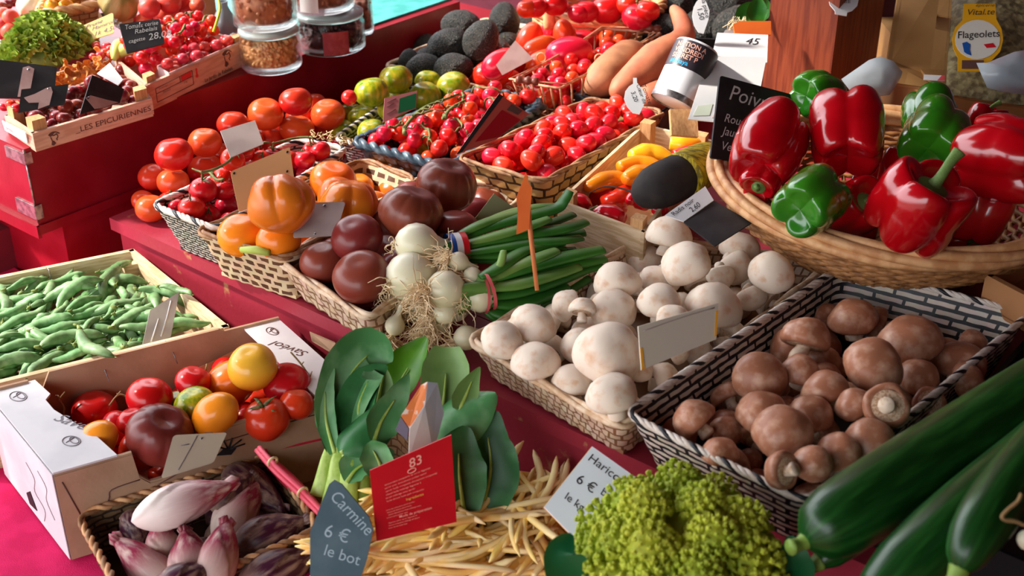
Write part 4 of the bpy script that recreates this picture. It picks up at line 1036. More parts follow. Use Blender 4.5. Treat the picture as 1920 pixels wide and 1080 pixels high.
# willow basket of tomatoes at the very back
kc = V((W(1118, 4, .87).x, W(1118, 4, .87).y, .87))
tk = thing('wicker_basket', 'willow basket of big red tomatoes at the back edge', 'basket', kc - ZD * .1)
R2 = .128; mb = MB()
for j in range(12):
    t = j / 11; r = R2 * (.72 + .28 * t); mb.tube([V((kc.x + (r + .003 * math.sin(24 * 6.28318 * i / 96 + math.pi * j)) * math.cos(6.28318 * i / 96), kc.y + (r + .003 * math.sin(24 * 6.28318 * i / 96 + math.pi * j)) * math.sin(6.28318 * i / 96), .754 + t * .108)) for i in range(96)], .0048, 6, closed=True)
ob('woven_side', mb, M_wick, tk)
mb = MB(); rope(mb, [kc + V((R2 * math.cos(6.28318 * i / 160), R2 * math.sin(6.28318 * i / 160), 0)) for i in range(160)], 4, .0052, .0075, .12, 7); ob('rim', mb, M_wick, tk)
mb = MB(); c_ = W(1030, 34, .872); mb.tube(spline([c_ - ZD * .02, c_ + ZD * .02, c_ + ZD * .05 + RT * .01, c_ + ZD * .09 + RT * .03], 5), .011, 10); ob('handle', mb, M_wick, tk)
mb = MB(); mb.lathe([(0, .751), (R2 * .72, .751), (R2 * .72, .757), (0, .757)], 40, V((kc.x, kc.y, 0))); ob('base', mb, M_wick_dark, tk)
H = Heap([V((kc.x + R2 * .72 * a, kc.y + R2 * .72 * b, 0)) for a, b in ((-1, -1), (1, -1), (1, 1), (-1, 1))], .76)
it = [(1040, 8, 50), (1180, 8, 50), (1215, 20, 46), (988, 16, 40), (1004, 14, 44), (1100, 22, 48), (1085, 25, 42), (1196, 30, 60), (1140, 18, 64)]
lb = rows(it, 2, 'glossy red tomato in the back willow basket', '')
for i, (a, l) in enumerate(zip(it, lb)):
    p = W(a[0], a[1], .905 if i > 4 else .92); inst(CALD[i % 3] if i in (7,) else TOM['deepred'][i % 3], 'red_tomato', l.strip(), 'tomato', 'red tomatoes in the back willow basket', p, rq(random.Random(i)), a[2] * dep(p) / F / 2)
fill(H, 10, .03, .07, TOM['deepred'], 'red_tomato', 'red tomato buried low in the back willow basket', 'tomato', 'tomatoes buried in the back willow basket')
# black avocados in a dark basket beyond
dk, H = crate('avocado_tray', 'black tray of large dark avocados behind the sweet potatoes', quadz([(1205, 66), (1410, 78), (1470, -40), (1290, -60)], .84), .06, M_dark, .005, .012)
it = [(1240, 62, 74, 1, (-.9, .2, 0)), (1320, 62, 90, .9, (.9, .1, 0)), (1390, 55, 90, .9, (.9, .1, 0)), (1355, 20, 90, .9, (.9, .3, 0)), (1262, 20, 78, .9, (.3, .8, 0))]
lb = ['avocado with grey webbed peel beside the bent sweet potato', 'dark avocado beneath the long white price tag', 'dark avocado in shade near the timber post', 'dark avocado higher behind the white price tag', 'rough grey green avocado by the sweet potato tip']
for i, (a, l) in enumerate(zip(it, lb)): heap_items(H, [a], AVO, 'avocado', 'avocado', 'dark avocados in the black tray', l, 1.0, seed=190 + i)
# greenery and papers by the post
gd = thing('leafy_bunch', 'small bunch of green leaves with dry roots beside the post', 'bunch of greens', W(1420, 40, .87))
def leafblade(pts, w, m, o, name='leaf', cup=.25, wave=0, tip=.15, th=.0009, up=None, nu=16, base=.25, ns=7):
    """a leaf along a midrib (world points); w = half widths along it"""
    p = spline(pts, ns); n = len(p); hw = lerpl(w, n); mb = MB(); ref = up or (-FWD)
    fr = []
    for i in range(n):
        t = (p[min(n - 1, i + 1)] - p[max(0, i - 1)]).normalized(); s_ = t.cross(ref); s_ = s_.normalized() if s_.length > 1e-4 else RT; fr.append((s_, s_.cross(t).normalized()))
    for sd in (1, -1):
        def fn(u, v):
            k = min(n - 1, round(v * (n - 1))); x = u * 2 - 1; s_, nn = fr[k]
            return p[k] + s_ * x * hw[k] + nn * (cup * hw[k] * (x * x - .25) * 1.2 + wave * hw[k] * math.sin(v * 15 + x * 2) * abs(x) ** 2 + (-.0009 if abs(x) > .08 else .0012) * 0 + sd * th * (1.0 - .8 * abs(x)))
        mb.grid(nu, n - 1, fn, flip=sd < 0, su=1, sv=1)
    return ob(name, mb, m, o)
M_leaf = mat('leaf_green', (52, 120, 34), .4, (34, 96, 26), 30)
for k, pts in enumerate([[(1390, 50), (1400, 25), (1415, 5)], [(1400, 40), (1425, 20), (1440, 0)], [(1430, 40), (1420, 20), (1425, -5)]]):
    leafblade([D(x, y, 2.1 - .02 * k) for x, y in pts], [.002, .016, .018, .012, .001], M_leaf, gd)
mb = MB(); rn = random.Random(2)
for k in range(60):
    a = D(rn.uniform(1375, 1410), rn.uniform(30, 45), 2.08); mb.tube([a, a + V((rn.uniform(-.012, .012), 0, -.01)), a + V((rn.uniform(-.02, .02), rn.uniform(-.01, .01), -.02))], .0006, 3)
ob('roots', mb, M_root, gd)
# rolled can, cards and tags (cards lean on what is behind them)
cn = thing('paper_tube', 'tilted white tube with dark printed label beside the sweet potatoes', 'tube', D(1262, 190, 1.86))
a, b = D(1262, 192, 1.88), D(1308, 88, 1.885); ax = (b - a).normalized(); q = V((0, 0, 1)).rotation_difference(ax).to_matrix(); L = (b - a).length; rr = 43 * 1.9 / F
mb = MB(); mb.lathe([(0, 0), (rr, 0), (rr, .004), (rr * .985, .005), (rr * .985, L - .003), (rr * .93, L), (0, L)], 40, a, q); ob('body', mb, mat('white_tube', (236, 236, 240), .3), cn)
mb = MB(); mb.lathe([(rr * .995, L * .5), (rr * .995, L * .96)], 40, a, q); lab = ob('printed_label', mb, mat('dark_label', (52, 44, 52), .4), cn)
mb = MB(); mb.lathe([(rr * 1.01, -.002), (rr * 1.02, .004), (rr * 1.0, .008)], 40, a, q); ob('metal_rim', mb, M_steel, cn)
yv = -FWD - ax * (-FWD).dot(ax); yv.normalize(); xv = ax.cross(yv).normalized()
xv = -xv if xv.dot(RT) < 0 else xv
def wraptext(t, z, h, m, start):
    me = textmesh(t, 0, .02)
    for v in me.vertices:
        th = start + v.co.x * h / rr; v.co = a + ax * (z + v.co.y * h) + (xv * math.sin(th) + yv * math.cos(th)) * rr * 1.004
    me.materials.append(m); ob('lettering', me, m, lab, False)
for i, (t, m) in enumerate((('NATION A', M_pinkink), ('VENDREDI', M_pinkink), ('SECRET P', M_pinkink), ('#lebaya', mat('blue_print', (40, 160, 210), .5)))): wraptext(t, L * (.84 - .1 * i), .0075, m, -1.05)
d_ = 1.86
c1 = pxcard('paper_card', 'large blank white card leaning beside the white tube', 'card', [(1328, 106), (1437, 108), (1412, 236), (1290, 224)], [1.9, 1.93, 1.84, 1.8], M_paper)
c1.poly([(.35, .05), (.75, .1), (.8, .3), (.4, .3)], mat('faint_red_print', (236, 200, 190), .6), 'faint_print')
c1.poly([(.06, .05), (.3, .08), (.3, .25), (.08, .2)], mat('faint_green_print', (216, 226, 206), .6), 'faint_print')
c2 = pxcard('price_card', 'white price card marked 45 beneath the orange packet', 'card', [(1345, 62), (1440, 66), (1438, 118), (1335, 104)], [2.0, 2.02, 1.97, 1.96], M_paper); c2.text('45', .55, .6, .26, M_ink, slant=.3)
mb = MB(); mb.poly([D(x, y, 2.03) for x, y in ((1374, 46), (1388, 40), (1445, 40), (1445, 66), (1378, 66))], .006, -FWD); og = tag(ob('paper_packet', mb, M_orange_paper, None, False, origin=D(1410, 54, 2.03)), 'orange crimped packet edge under the leafy bunch', 'packet')
c3 = pxcard('plastic_bag', 'clear wrinkled plastic bag beside the white price card', 'bag', [(1360, 56), (1400, 62), (1370, 96), (1338, 92)], 2.04, mat('clear_bag', (225, 228, 232), .15, trans=.6), th=.004)
POT = [(.42, 1), (.58, 1), (.6, .86), (.8, .74), (1, .55), (.96, .34), (.82, .16), (.7, 0), (.4, .02), (.14, .18), (0, .4), (.06, .62), (.22, .76), (.42, .84)]
c4 = pxcard('price_tag', 'white jar-shaped price tag before the sweet potatoes', 'tag', [(1170, 146), (1211, 146), (1211, 216), (1170, 212)], 1.83, M_paper, shape=POT); c4.text('Tomate', .78, .8, .13, M_ink, turn=-1.2); c4.text('Cœur de P', .55, .8, .11, M_ink, turn=-1.2); c4.text('3,20', .3, .6, .13, M_ink, turn=-1.2)
c5 = pxcard('price_tag', 'long white jar-shaped price tag above the black avocados', 'tag', [(1300, -16), (1331, -16), (1329, 64), (1296, 62)], 1.97, M_paper, shape=POT); c5.text('Avocat', .75, .9, .13, M_ink, turn=-1.3); c5.text('la pièce', .5, .8, .11, M_ink, turn=-1.3); c5.text('1,50', .25, .6, .13, M_ink, turn=-1.3)
c6 = pxcard('chalkboard_sign', 'black chalkboard sign with Poivron lettering behind the red pepper', 'sign', [(1349, 142), (1500, 182), (1480, 316), (1331, 297)], [1.72, 1.79, 1.76, 1.69], M_slate, th=.003, rnd=.03)
c6.text('Poivron', .12, .74, .2, M_chalk, slant=.2, turn=-.05); c6.text('Rouge', .1, .46, .11, M_chalk, slant=.2, turn=-.05); c6.text('Jaune', .1, .3, .11, M_chalk, slant=.2, turn=-.05); c6.text('Vert', .1, .12, .11, M_chalk, slant=.2, turn=-.05)
c7 = pxcard('price_card', 'white handwritten card lying beside the black radish', 'card', [(1247, 404), (1322, 350), (1338, 376), (1282, 416)], [1.6, 1.64, 1.63, 1.595], M_paper); c7.text('Radis noir', .05, .62, .3, M_ink, slant=.3); c7.text('2,60', .35, .15, .36, M_ink, slant=.3)
c8 = pxcard('card_back', 'black slate card standing below the white handwritten card', 'card', [(1282, 417), (1338, 377), (1410, 418), (1340, 462)], [1.595, 1.63, 1.6, 1.56], M_slate, th=.002)
c9 = pxcard('wooden_post', 'pale orange block at the far corner of the snack pepper crate', 'block', [(1255, 206), (1305, 206), (1308, 258), (1258, 254)], 1.86, M_wood_post, th=.02)
# cards standing in the front baskets
c = pxcard('card_back', 'blank tan card with drill holes behind the ribbed orange tomato', 'card', [(432, 322), (543, 276), (554, 352), (448, 398)], [1.75, 1.79, 1.77, 1.73], mat('tan_card', (214, 160, 108), .6), rnd=.04)
for u, v in ((.9, .45), (.87, .1), (.05, .92), (.95, .9)): c.poly([(u + .02 * math.cos(k), v + .03 * math.sin(k)) for k in range(6)], M_ink, 'hole')
c = pxcard('card_back', 'blank pinkish grey card leaning on the loose red tomatoes', 'card', [(413, 246), (478, 226), (494, 270), (432, 296)], [1.83, 1.86, 1.84, 1.81], M_paper_grey)
def rivet(c, u, v, r=.03):
    ar = c.aspect(); mb = MB(); mb.poly([c.at(u + r / ar * math.cos(k * .524), v + r * math.sin(k * .524), c.th / 2 + .0006) for k in range(12)], .001, c.n); ob('rivet', mb, M_steel, c.o)
    mb = MB(); mb.poly([c.at(u + r * .45 / ar * math.cos(k * .785), v + r * .45 * math.sin(k * .785), c.th / 2 + .0012) for k in range(8)], .0006, c.n); ob('rivet_hole', mb, M_ink, c.o)
c = pxcard('card_back', 'blank grey price card with two rivets behind the purple tomatoes', 'card', [(561, 381), (648, 379), (629, 442), (549, 446)], [1.69, 1.7, 1.67, 1.66], M_paper_grey, rnd=.07); rivet(c, .56, .9); rivet(c, .5, .07)
c = pxcard('card_back', 'blank greenish card standing behind the onion leaves', 'card', [(926, 363), (962, 388), (918, 422), (884, 418)], [1.72, 1.74, 1.71, 1.7], mat('green_card_back', (166, 172, 130), .6))
c = pxcard('price_card', 'pinkish card with dark green print before the striped tomatoes', 'card', [(721, 184), (782, 170), (780, 203), (718, 230)], [1.86, 1.88, 1.87, 1.85], mat('pink_card', (178, 104, 104), .55)); c.poly([(.45, .12), (.97, .02), (.97, .85), (.46, .8)], M_green_print)
c.lines([[(.08, .8), (.35, .84)], [(.08, .6), (.3, .66)], [(.1, .3), (.36, .36)]], M_inkbrown, .0005)
c = pxcard('leaflet', 'red and dark recipe leaflet standing between the cherry tomatoes', 'leaflet', [(935, 176), (992, 214), (930, 262), (855, 290)], [1.83, 1.85, 1.8, 1.76], mat('leaflet_red', (196, 84, 72), .4))
c.poly([(0, 0), (.13, 0), (.13, 1), (0, 1)], M_slate, 'dark_band'); c.poly([(.3, .15), (.98, .1), (.98, .75), (.34, .8)], mat('leaflet_scarlet', (170, 16, 30), .4), 'picture'); c.poly([(.45, .84), (.8, .84), (.8, .97), (.45, .97)], M_inkbrown, 'barcode')
c.text('La Casse Croûte', .1, .1, .1, M_paper, turn=1.57, slant=.2, sx=.9)
c = pxcard('price_card', 'greyish white card with orange corners standing in the white mushrooms', 'card', [(1196, 612), (1346, 568), (1342, 636), (1202, 694)], [1.36, 1.4, 1.4, 1.36], mat('mushroom_card', (206, 196, 180), .55), th=.002)
M_tape = mat('orange_tape', (240, 170, 50), .5)
c.poly([(.97, .1), (1.0, .1), (1.0, .8), (.97, .8)], M_tape, 'tape'); c.poly([(0, .0), (.04, 0), (.03, .5), (0, .5)], M_tape, 'tape'); c.lines([[(.05, .86), (.5, .9), (.95, .9)]], M_paper_grey, .0008)
# ------------------------------------------------------------------ behind the pepper basket
cb_ = thing('cardboard_sheet', 'tall tan cardboard panel with cut-out hole behind the willow basket', 'panel', W(1760, 175, .9))
PB = W(1672, 180, .84); dB = dep(PB)
p0, p1, p2, p3 = D(1672, 116, 2.02), D(1830, 178, 1.97), D(1850, -40, 2.1), D(1697, -40, 2.16)
mb = MB()
n = ((p1 - p0).cross(p3 - p0)).normalized()
def pq(u, v): return (p0 * (1 - u) + p1 * u) * (1 - v) + (p3 * (1 - u) + p2 * u) * v
for u0, u1, v0, v1 in ((0, .45, 0, 1), (.45, .72, 0, .46), (.72, 1, 0, 1), (.45, .72, .61, 1)): mb.poly([pq(u0, v0), pq(u1, v0), pq(u1, v1), pq(u0, v1)], .004, n)
ob('board', mb, M_card_tan, cb_, False)
mb = MB(); mb.poly([pq(-.06, 0), pq(0, 0), pq(0, 1), pq(-.06, 1)], .004, (n + (p1 - p0).normalized() * .5).normalized()); ob('side_flap', mb, M_card_tan, cb_, False)
mb = MB(); mb.poly([D(1660, 155, 1.95), D(1790, 178, 1.92), D(1830, 178, 1.97), D(1672, 116, 2.02)], .004, ZD); ob('bottom_flap', mb, M_card_tan, cb_, False)
lb_ = Card('paper_label', 'small white and red sticker on the tan cardboard', 'sticker', [D(1732, 140, 1.965), D(1772, 142, 1.955), D(1772, 152, 1.95), D(1731, 150, 1.96)], M_paper, .001, parent=None); lb_.poly([(.65, 0), (1, 0), (1, 1), (.85, 1)], mat('pink_red_print', (226, 84, 88), .5))
pl = thing('purple_plank', 'dark purple upright plank between post and cardboard', 'plank', W(1660, 120, .8)); mb = MB(); a = D(1636, 130, 2.3); mb.box(V((a.x + .045, a.y, 1.0)), RT * .06, V((0, .01, 0)), ZD * .25); ob('board', mb, mat('purple_paint', (84, 34, 56), .5, (96, 44, 66), 12), pl, False)
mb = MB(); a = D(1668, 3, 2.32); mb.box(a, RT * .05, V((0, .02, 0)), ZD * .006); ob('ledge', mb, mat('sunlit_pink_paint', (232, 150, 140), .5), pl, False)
mb = MB(); mb.hexa([V((x, y, z)) for z in (TZ + .001, .928) for x, y in ((.64, 1.83), (1.3, 1.78), (1.3, 2.4), (.64, 2.45))]); tag(ob('wooden_ledge', mb, M_card_tan, None, False), 'tan ledge behind the willow basket carrying the bean bag', 'ledge')
bag = thing('bean_bag', 'clear bag of dry flageolet beans with yellow label', 'bag', D(1880, 178, 1.8))
bp = [D(1772, 176, 1.905), D(1960, 205, 1.88), D(1985, -60, 2.05), D(1790, -60, 2.08)]
mb = MB()
def bagf(u, v):
    p = (bp[0] * (1 - u) + bp[1] * u) * (1 - v) + (bp[3] * (1 - u) + bp[2] * u) * v
    return p
bn = ((bp[1] - bp[0]).cross(bp[3] - bp[0])).normalized(); bn = bn if bn.dot(EYE - bp[0]) > 0 else -bn
for sg in (1, -1): mb.grid(24, 24, lambda u, v: bagf(u, v) + bn * (sg * .028 * (max(0, math.sin(math.pi * u) * math.sin(math.pi * min(1, v * .97)))) ** .5 + .003 * noise.noise(V((u * 7, v * 7, sg)))), flip=sg < 0)
ob('beans', mb, mat('flageolet_beans', (148, 136, 96), .5, (98, 84, 56), 90, lo=.4, hi=.6, bump=.8, bsc=110, vor=1), bag)
mb = MB()
for sg in (1, -1): mb.grid(24, 24, lambda u, v: bagf(u * 1.06 - .03, v * 1.05 - .02) + bn * (sg * .030 * (max(0, math.sin(math.pi * u) * math.sin(math.pi * min(1, v * .97)))) ** .5 + .004 * noise.noise(V((u * 5, v * 6, sg + 4)))), flip=sg < 0)
ob('clear_film', mb, mat('bag_film', (235, 235, 235), .08, trans=1, ior=1.05, alpha=.25), bag)
lc = Card('label', None, None, [p + bn * .034 for p in (D(1776, 40, 1.975), D(1869, 40, 1.965), D(1869, 166, 1.885), D(1773, 166, 1.90))], mat('yellow_label', (232, 168, 24), .5), .001, parent=bag,
          shape=[(.22, 1), (.85, 1), (.87, .76), (.97, .62), (1, .45), (.94, .28), (.8, .17), (.72, .12), (.72, 0), (.12, 0), (.12, .2), (.03, .33), (0, .48), (.06, .64), (.2, .75)])
lc.poly([(.5 + .44 * math.cos(k * .2618), .46 + .29 * math.sin(k * .2618)) for k in range(24)], mat('label_white', (220, 214, 200), .5), 'white_disc', )
M_lbl = mat('label_ink', (40, 44, 36), .6)
lc.th += .0012; lc.text('Flageolets', .1, .47, .11, M_lbl, slant=.1, turn=.06, sx=.74, bold=.008); lc.text('Vital.te', .27, .82, .095, M_lbl, slant=.3, turn=.03, sx=.8); lc.text('épicerie', .45, .95, .045, M_lbl, slant=.3)
lc.poly([(.2, .4), (.29, .42), (.36, .38), (.35, .3), (.38, .22), (.3, .24), (.24, .27), (.22, .34)], mat('blue_map', (22, 84, 160), .5), 'map_print'); lc.poly([(.62, .38), (.8, .4), (.86, .34), (.68, .33)], mat('red_dash', (200, 24, 34), .5), 'red_print')
lc.poly([(.2, .03), (.62, .03), (.62, .15), (.2, .15)], M_inkbrown, 'barcode')
def film(name, label, pts, d, th=.012):
    mb = MB(); c0 = sum((D(x, y, d) for x, y in pts), V()) / len(pts)
    q = [D(x, y, d) for x, y in pts]; n = len(q)
    for sg in (1, -1):
        o = len(mb.v)
        rings = 6
        vs = [c0 - FWD * (sg * th)]
        for k in range(1, rings + 1):
            for p in q: 
                t = k / rings; vs.append(c0 + (p - c0) * t - FWD * (sg * th * (1 - t ** 2.5) + .006 * noise.noise((c0 + (p - c0) * t) * 40)))
        fs = [[0, 1 + i, 1 + (i + 1) % n] for i in range(n)] + [[1 + (k - 1) * n + i, 1 + k * n + i, 1 + k * n + (i + 1) % n, 1 + (k - 1) * n + (i + 1) % n] for k in range(1, rings) for i in range(n)]
        if sg < 0: fs = [list(reversed(f)) for f in fs]
        mb.add(vs, fs)
    return tag(ob(name, mb, mat('milky_film', (206, 216, 222), .18, (180, 194, 202), 12, trans=.35, bump=.3, bsc=30), origin=c0), label, 'bag')
film('plastic_bag', 'milky plastic pouch standing behind the red peppers', [(1578, 148), (1630, 112), (1650, 106), (1675, 115), (1692, 135), (1688, 148), (1668, 178), (1640, 182), (1600, 178)], dep(W(1640, 182, .918)) + .01)
film('plastic_bag', 'crumpled clear plastic bag in front of the bean bag', [(1830, 118), (1850, 118), (1900, 98), (1940, 90), (1940, 180), (1880, 172), (1850, 165)], 1.83, .02)
c = pxcard('paper_tag', 'white round tag with barcode hanging on the timber post', 'tag', [(1553, -16), (1610, -16), (1610, 30), (1553, 30)], [2.0, 2.01, 1.98, 1.97], mat('tag_white', (226, 226, 228), .4), shape=[(0, 1), (1, 1), (1, .7), (.95, .4), (.78, .2), (.62, .14), (.6, 0), (.22, .08), (.22, .2), (.05, .45), (0, .7)])
for k in range(9): c.poly([(.25 + k * .055, .5), (.25 + k * .055 + (.03 if k % 2 else .018), .5), (.25 + k * .055 + (.03 if k % 2 else .018), .95), (.25 + k * .055, .95)], M_inkgrey, 'barcode')
# ------------------------------------------------------------------ the low shelf: peas, tomato box, chicory, pak choi, beans, romanesco
def cratequad(FL, FR, BR, BL, z): return quadz([FL, FR, BR, BL], z)
pz = .712
pcq = quadz([(-110, 745), (430, 612), (250, 466), (-110, 538)], pz)
pcr, H = crate('pea_crate', 'raw poplar crate full of green pea pods', pcq, pz - FZ - .002, M_wood, .008, .022, (1, 2), -.012, M_wood)
mb = MB(); q = inset(pcq, .055, .06); mb.hexa([p - ZD * .01 for p in q] + q); ob('liner', mb, M_card_brown, pcr, False)
for (x0, y0, x1, y1) in ((190, 676, 205, 716), (318, 645, 333, 682), (92, 506, 96, 530)):
    mb = MB(); a, b = W(x0, y0, pz + .001), W(x1, y1, pz - .016); mb.tube([W(x0 - 8, y0 - 6, pz + .001), a, b], .0008, 4); ob('staple', mb, M_steel, pcr)
rn = random.Random(21)
def scatter(quad, n, layers, protos, L, name, label, cat, group, th, spread, floor, mound, kt=.18, mz=1.0, pad=.06):
    k = 0
    for lay in range(layers):
        for i in range(n // layers):
            for _ in range(30):
                u, v = rn.uniform(pad, 1 - pad), rn.uniform(pad, 1 - pad)
                a = th + rn.gauss(0, spread); l = L * rn.uniform(.8, 1.15)
                p = (quad[0] * (1 - u) + quad[1] * u) * (1 - v) + (quad[3] * (1 - u) + quad[2] * u) * v
                d = V((math.cos(a), math.sin(a), 0)) * l * .42
                hp = Heap(quad, 0)
                if hp.inside(p + d, .006) and hp.inside(p - d, .006): break
            else: continue
            p = V((p.x, p.y, floor + lay * L * .115 + mound(u, v) + rn.uniform(0, L * .05)))
            q = Quaternion((0, 0, 1), a) @ Quaternion((0, 1, 0), rn.gauss(0, kt)) @ Quaternion((1, 0, 0), rn.uniform(-1, 1))
            inst(rn.choice(protos), name, label, cat, group, p, q, l); k += 1
pods = [{'mesh': m} for m in PODS]
scatter(pcq, 186, 4, pods, .078, 'pea_pod', 'green pea pod heaped in the raw poplar crate', 'pea pod', 'pea pods in the poplar crate', TH + .05, .7, pz - .05, lambda u, v: .012 + .008 * math.sin(math.pi * u) * math.sin(math.pi * v), .16)
for i, (x, y, x2, y2, l) in enumerate(((305, 540, 352, 552, 'pea pod sticking out over the crate corner'), (150, 620, 215, 668, 'plump pea pod near the front board, pointing down'))):
    a, b = W(x, y, pz + .012), W(x2, y2, pz + .012); d = b - a; inst(pods[i], 'pea_pod', l, 'pea pod', None, (a + b) / 2, V((1, 0, 0)).rotation_difference(d.normalized()), max(.06, d.length))
c = pxcard('price_tag', 'translucent plastic price tag standing in the pea pods', 'tag', [(281, 582), (336, 547), (320, 632), (266, 650)], [1.72, 1.74, 1.73, 1.71], M_clear); c.lines([[(.62, .1), (.7, .5), (.74, .9)], [(.3, .05), (.4, .6)]], M_paper, .0012)

# white printed cardboard box of mixed tomatoes
cz = .712; BLc, FLc, BRc = W(-24, 738, cz), W(100, 890, cz), W(522, 600, cz); FRc = FLc + (BRc - BLc) * .97
h = cz - FZ - .003
bx = thing('cardboard_box', 'white printed cardboard box of mixed tomatoes on the pink cloth', 'box', (BLc + FRc) / 2 - ZD * h)
cc = (BLc + FRc) / 2; DN = -ZD * h
def wallp(name, a, b, prof, m, th=.004, flip=1):
    """upright wall from a to b, its top following PROF [(share along, share of height)]"""
    e = b - a; n = ZD.cross(e).normalized(); n = n if n.dot(cc - a) > 0 else -n
    mb = MB(); pts = [a + DN, b + DN] + [a + e * u + DN * (1 - v) for u, v in reversed(prof)]
    mb.poly([p + n * th / 2 for p in pts], th, n); return ob(name, mb, m, bx, False), n
fw, nf = wallp('front_wall', FLc, FRc, [(0, 1), (.24, 1), (.25, .72), (.28, .62), (.32, .62), (.36, .78), (.46, .96), (.56, 1), (1, 1)], [M_card_brown])
lw, nl = wallp('left_wall', BLc, FLc, [(0, 1), (1, 1)], [M_card_white])
wallp('back_wall', BLc + ZD * .006, BRc + ZD * .006, [(0, 1), (.13, 1), (.135, .9), (.17, .86), (.2, 1.04), (.78, 1.04), (.8, 1), (1, 1)], [M_card_brown])
wallp('right_wall', BRc, FRc, [(0, 1), (1, 1)], [M_card_brown])
mb = MB(); mb.poly([p + DN + ZD * .003 for p in (FLc, FRc, BRc, BLc)], .004, ZD); ob('base', mb, M_card_brown, bx, False)
e = (FRc - FLc).normalized()
fl = Card('left_flap', None, None, [BLc + ZD * .001, BLc + e * .058 + ZD * .001, FLc + e * .072 + ZD * .001, FLc + ZD * .001], M_card_white, .003, parent=bx, shape=[(0, 0), (1, 0), (1, .22), (.8, .62), (.83, .75), (1, .8), (1, 1), (0, 1)])
fl.text('Savéol', .62, .52, .085, M_inkgrey, slant=.2, turn=-1.15)
def tomlogo(c, u, v, s, m):
    c.lines([[(u + s * math.cos(k * .5236) * 1.5, v + s * .6 * math.sin(k * .5236)) for k in range(13)], [(u + s * .45 * math.cos(k * .5236) * 1.5 + s * .5, v + s * .4 * math.sin(k * .5236)) for k in range(13)], [(u - s, v), (u + s, v + s * .3)]], m, .0006)
tomlogo(fl, .6, .25, .09, M_inkgrey); tomlogo(fl, .45, .86, .1, M_inkgrey)
fr_ = Card('right_flap', None, None, [BRc - e * .05 + ZD * .001, BRc + ZD * .001, FRc + ZD * .001, FRc - e * .05 + ZD * .001], M_card_white, .003, parent=bx)
fr_.text('Savéol', .85, .5, .075, M_inkbrown, slant=.2, turn=2.0, back=False); tomlogo(fr_, .55, .86, .09, M_inkbrown)
mb = MB(); mb.poly([W(581, 622, cz + .004), W(628, 642, cz + .004), W(632, 668, cz - .01), W(585, 640, cz - .01)], .003, nf); ob('right_tab', mb, M_card_brown, bx, False)
lc_ = Card('left_print', None, None, [BLc - nl * .0015, FLc - nl * .0015, FLc + DN - nl * .0015, BLc + DN - nl * .0015], M_card_white, .001, parent=lw)
lc_.lines([[(.55, .7), (.65, .6), (.6, .4), (.72, .3), (.66, .1)], [(.75, .8), (.85, .7), (.8, .5), (.88, .35)]], M_inkgrey, .0005)
mb = MB(); mb.poly([lc_.at(u, v, .001) for u, v in ((.42, .2), (.5, .3), (.56, .12), (.44, .08))], .001, -nl); ob('torn_hole', mb, M_ink, lw, False)
fcd = Card('front_print', None, None, [FLc - nf * .001, FRc - nf * .001, FRc + DN - nf * .001, FLc + DN - nf * .001], M_card_brown, .0008, parent=fw, shape=[(0, 0), (1, 0), (1, .98), (.56, .98), (.46, .94), (.36, .76), (.32, .6), (.28, .6), (.25, .7), (.24, .98), (0, .98)])
fcd.lines([[(.04, .34), (.1, .38), (.145, .56), (.16, .66), (.25, .68)], [(.3, .56), (.38, .64), (.46, .8), (.56, .84), (.9, .84)], [(.02, .9), (.06, .4)], [(.18, .34), (.22, .44), (.28, .44)]], M_inkbrown, .0009)
fcd.poly([(.5, .7), (.53, .76), (.57, .72), (.55, .66)], M_ink); fcd.lines([[(.535, .74), (.5, .82)], [(.54, .75), (.53, .86)], [(.545, .75), (.56, .85)], [(.55, .74), (.59, .8)], [(.55, .73), (.6, .74)]], M_ink, .0012)
H = Heap([p * .9 + cc * .1 + V((0, 0, 0)) for p in (FLc, FRc, BRc, BLc)], FZ + .01); rn = random.Random(31)
fill(H, 22, .026, .075, TOM['deepred'], 'tomato', 'red tomato buried low in the white cardboard box', 'tomato', 'tomatoes buried in the cardboard box')
T = 'mixed tomatoes in the cardboard box'
its = [('deepred', 300, 888, 46, .9, 'small red tomato seen through the notch of the box'), ('purple', 225, 815, 74, .9, 'dark red tomato between the orange pear shape and the purple one'), ('deepred', 250, 790, 60, .9, 'red tomato shaded behind the big purple one'), ('orange', 190, 868, 50, .7, 'orange tomato showing below the pear-shaped one'),
       ('zebra', 332, 758, 56, .9, 'olive green tomato mostly hidden behind the greenish one'), ('deepred', 540, 722, 92, .8, 'dark red tomato by the right end of the box'), ('deepred', 485, 748, 56, .9, 'red tomato tucked beneath the round yellow orange one'), ('zebra', 548, 785, 56, .9, 'green and yellow tomato behind the one with green calyx'), ('yellow', 585, 776, 44, .9, 'small yellow tomato at the right end of the box'),
       ('deepred', 572, 800, 56, .8, 'red tomato lowest at the right end of the box'), ('deepred', 460, 786, 54, 1.2, 'pointed red tomato in the middle of the box'), ('deepred', 452, 824, 72, .7, 'pinkish red tomato behind the front cardboard edge'), ('deepred', 362, 716, 68, .9, 'red tomato at the back with a dry curled stem'), ('deepred', 280, 745, 86, .75, 'oval red tomato in the middle back row'),
       ('deepred', 178, 771, 86, .78, 'oval red tomato at the outer end of the box'), ('zebra', 365, 758, 76, .72, 'small greenish striped tomato in the middle'), ('deepred', 556, 758, 66, .85, 'red tomato lying on its side by the right end'), ('orangeplum', 430, 722, 100, .7, 'orange oval tomato in front of the round yellow one'), ('orangeplum', 402, 780, 92, .75, 'orange oval tomato leaning towards the purple one'),
       ('orangeplum', 182, 826, 80, .95, 'orange pear-shaped tomato at the front left'), ('yellow', 473, 688, 94, .85, 'round yellow orange tomato topmost at the back'), ('CAL', 500, 786, 88, .75, 'bright red tomato with green calyx on top'), ('beef_purple', 302, 815, 128, .74, 'big lobed purple tomato at the front of the box')]
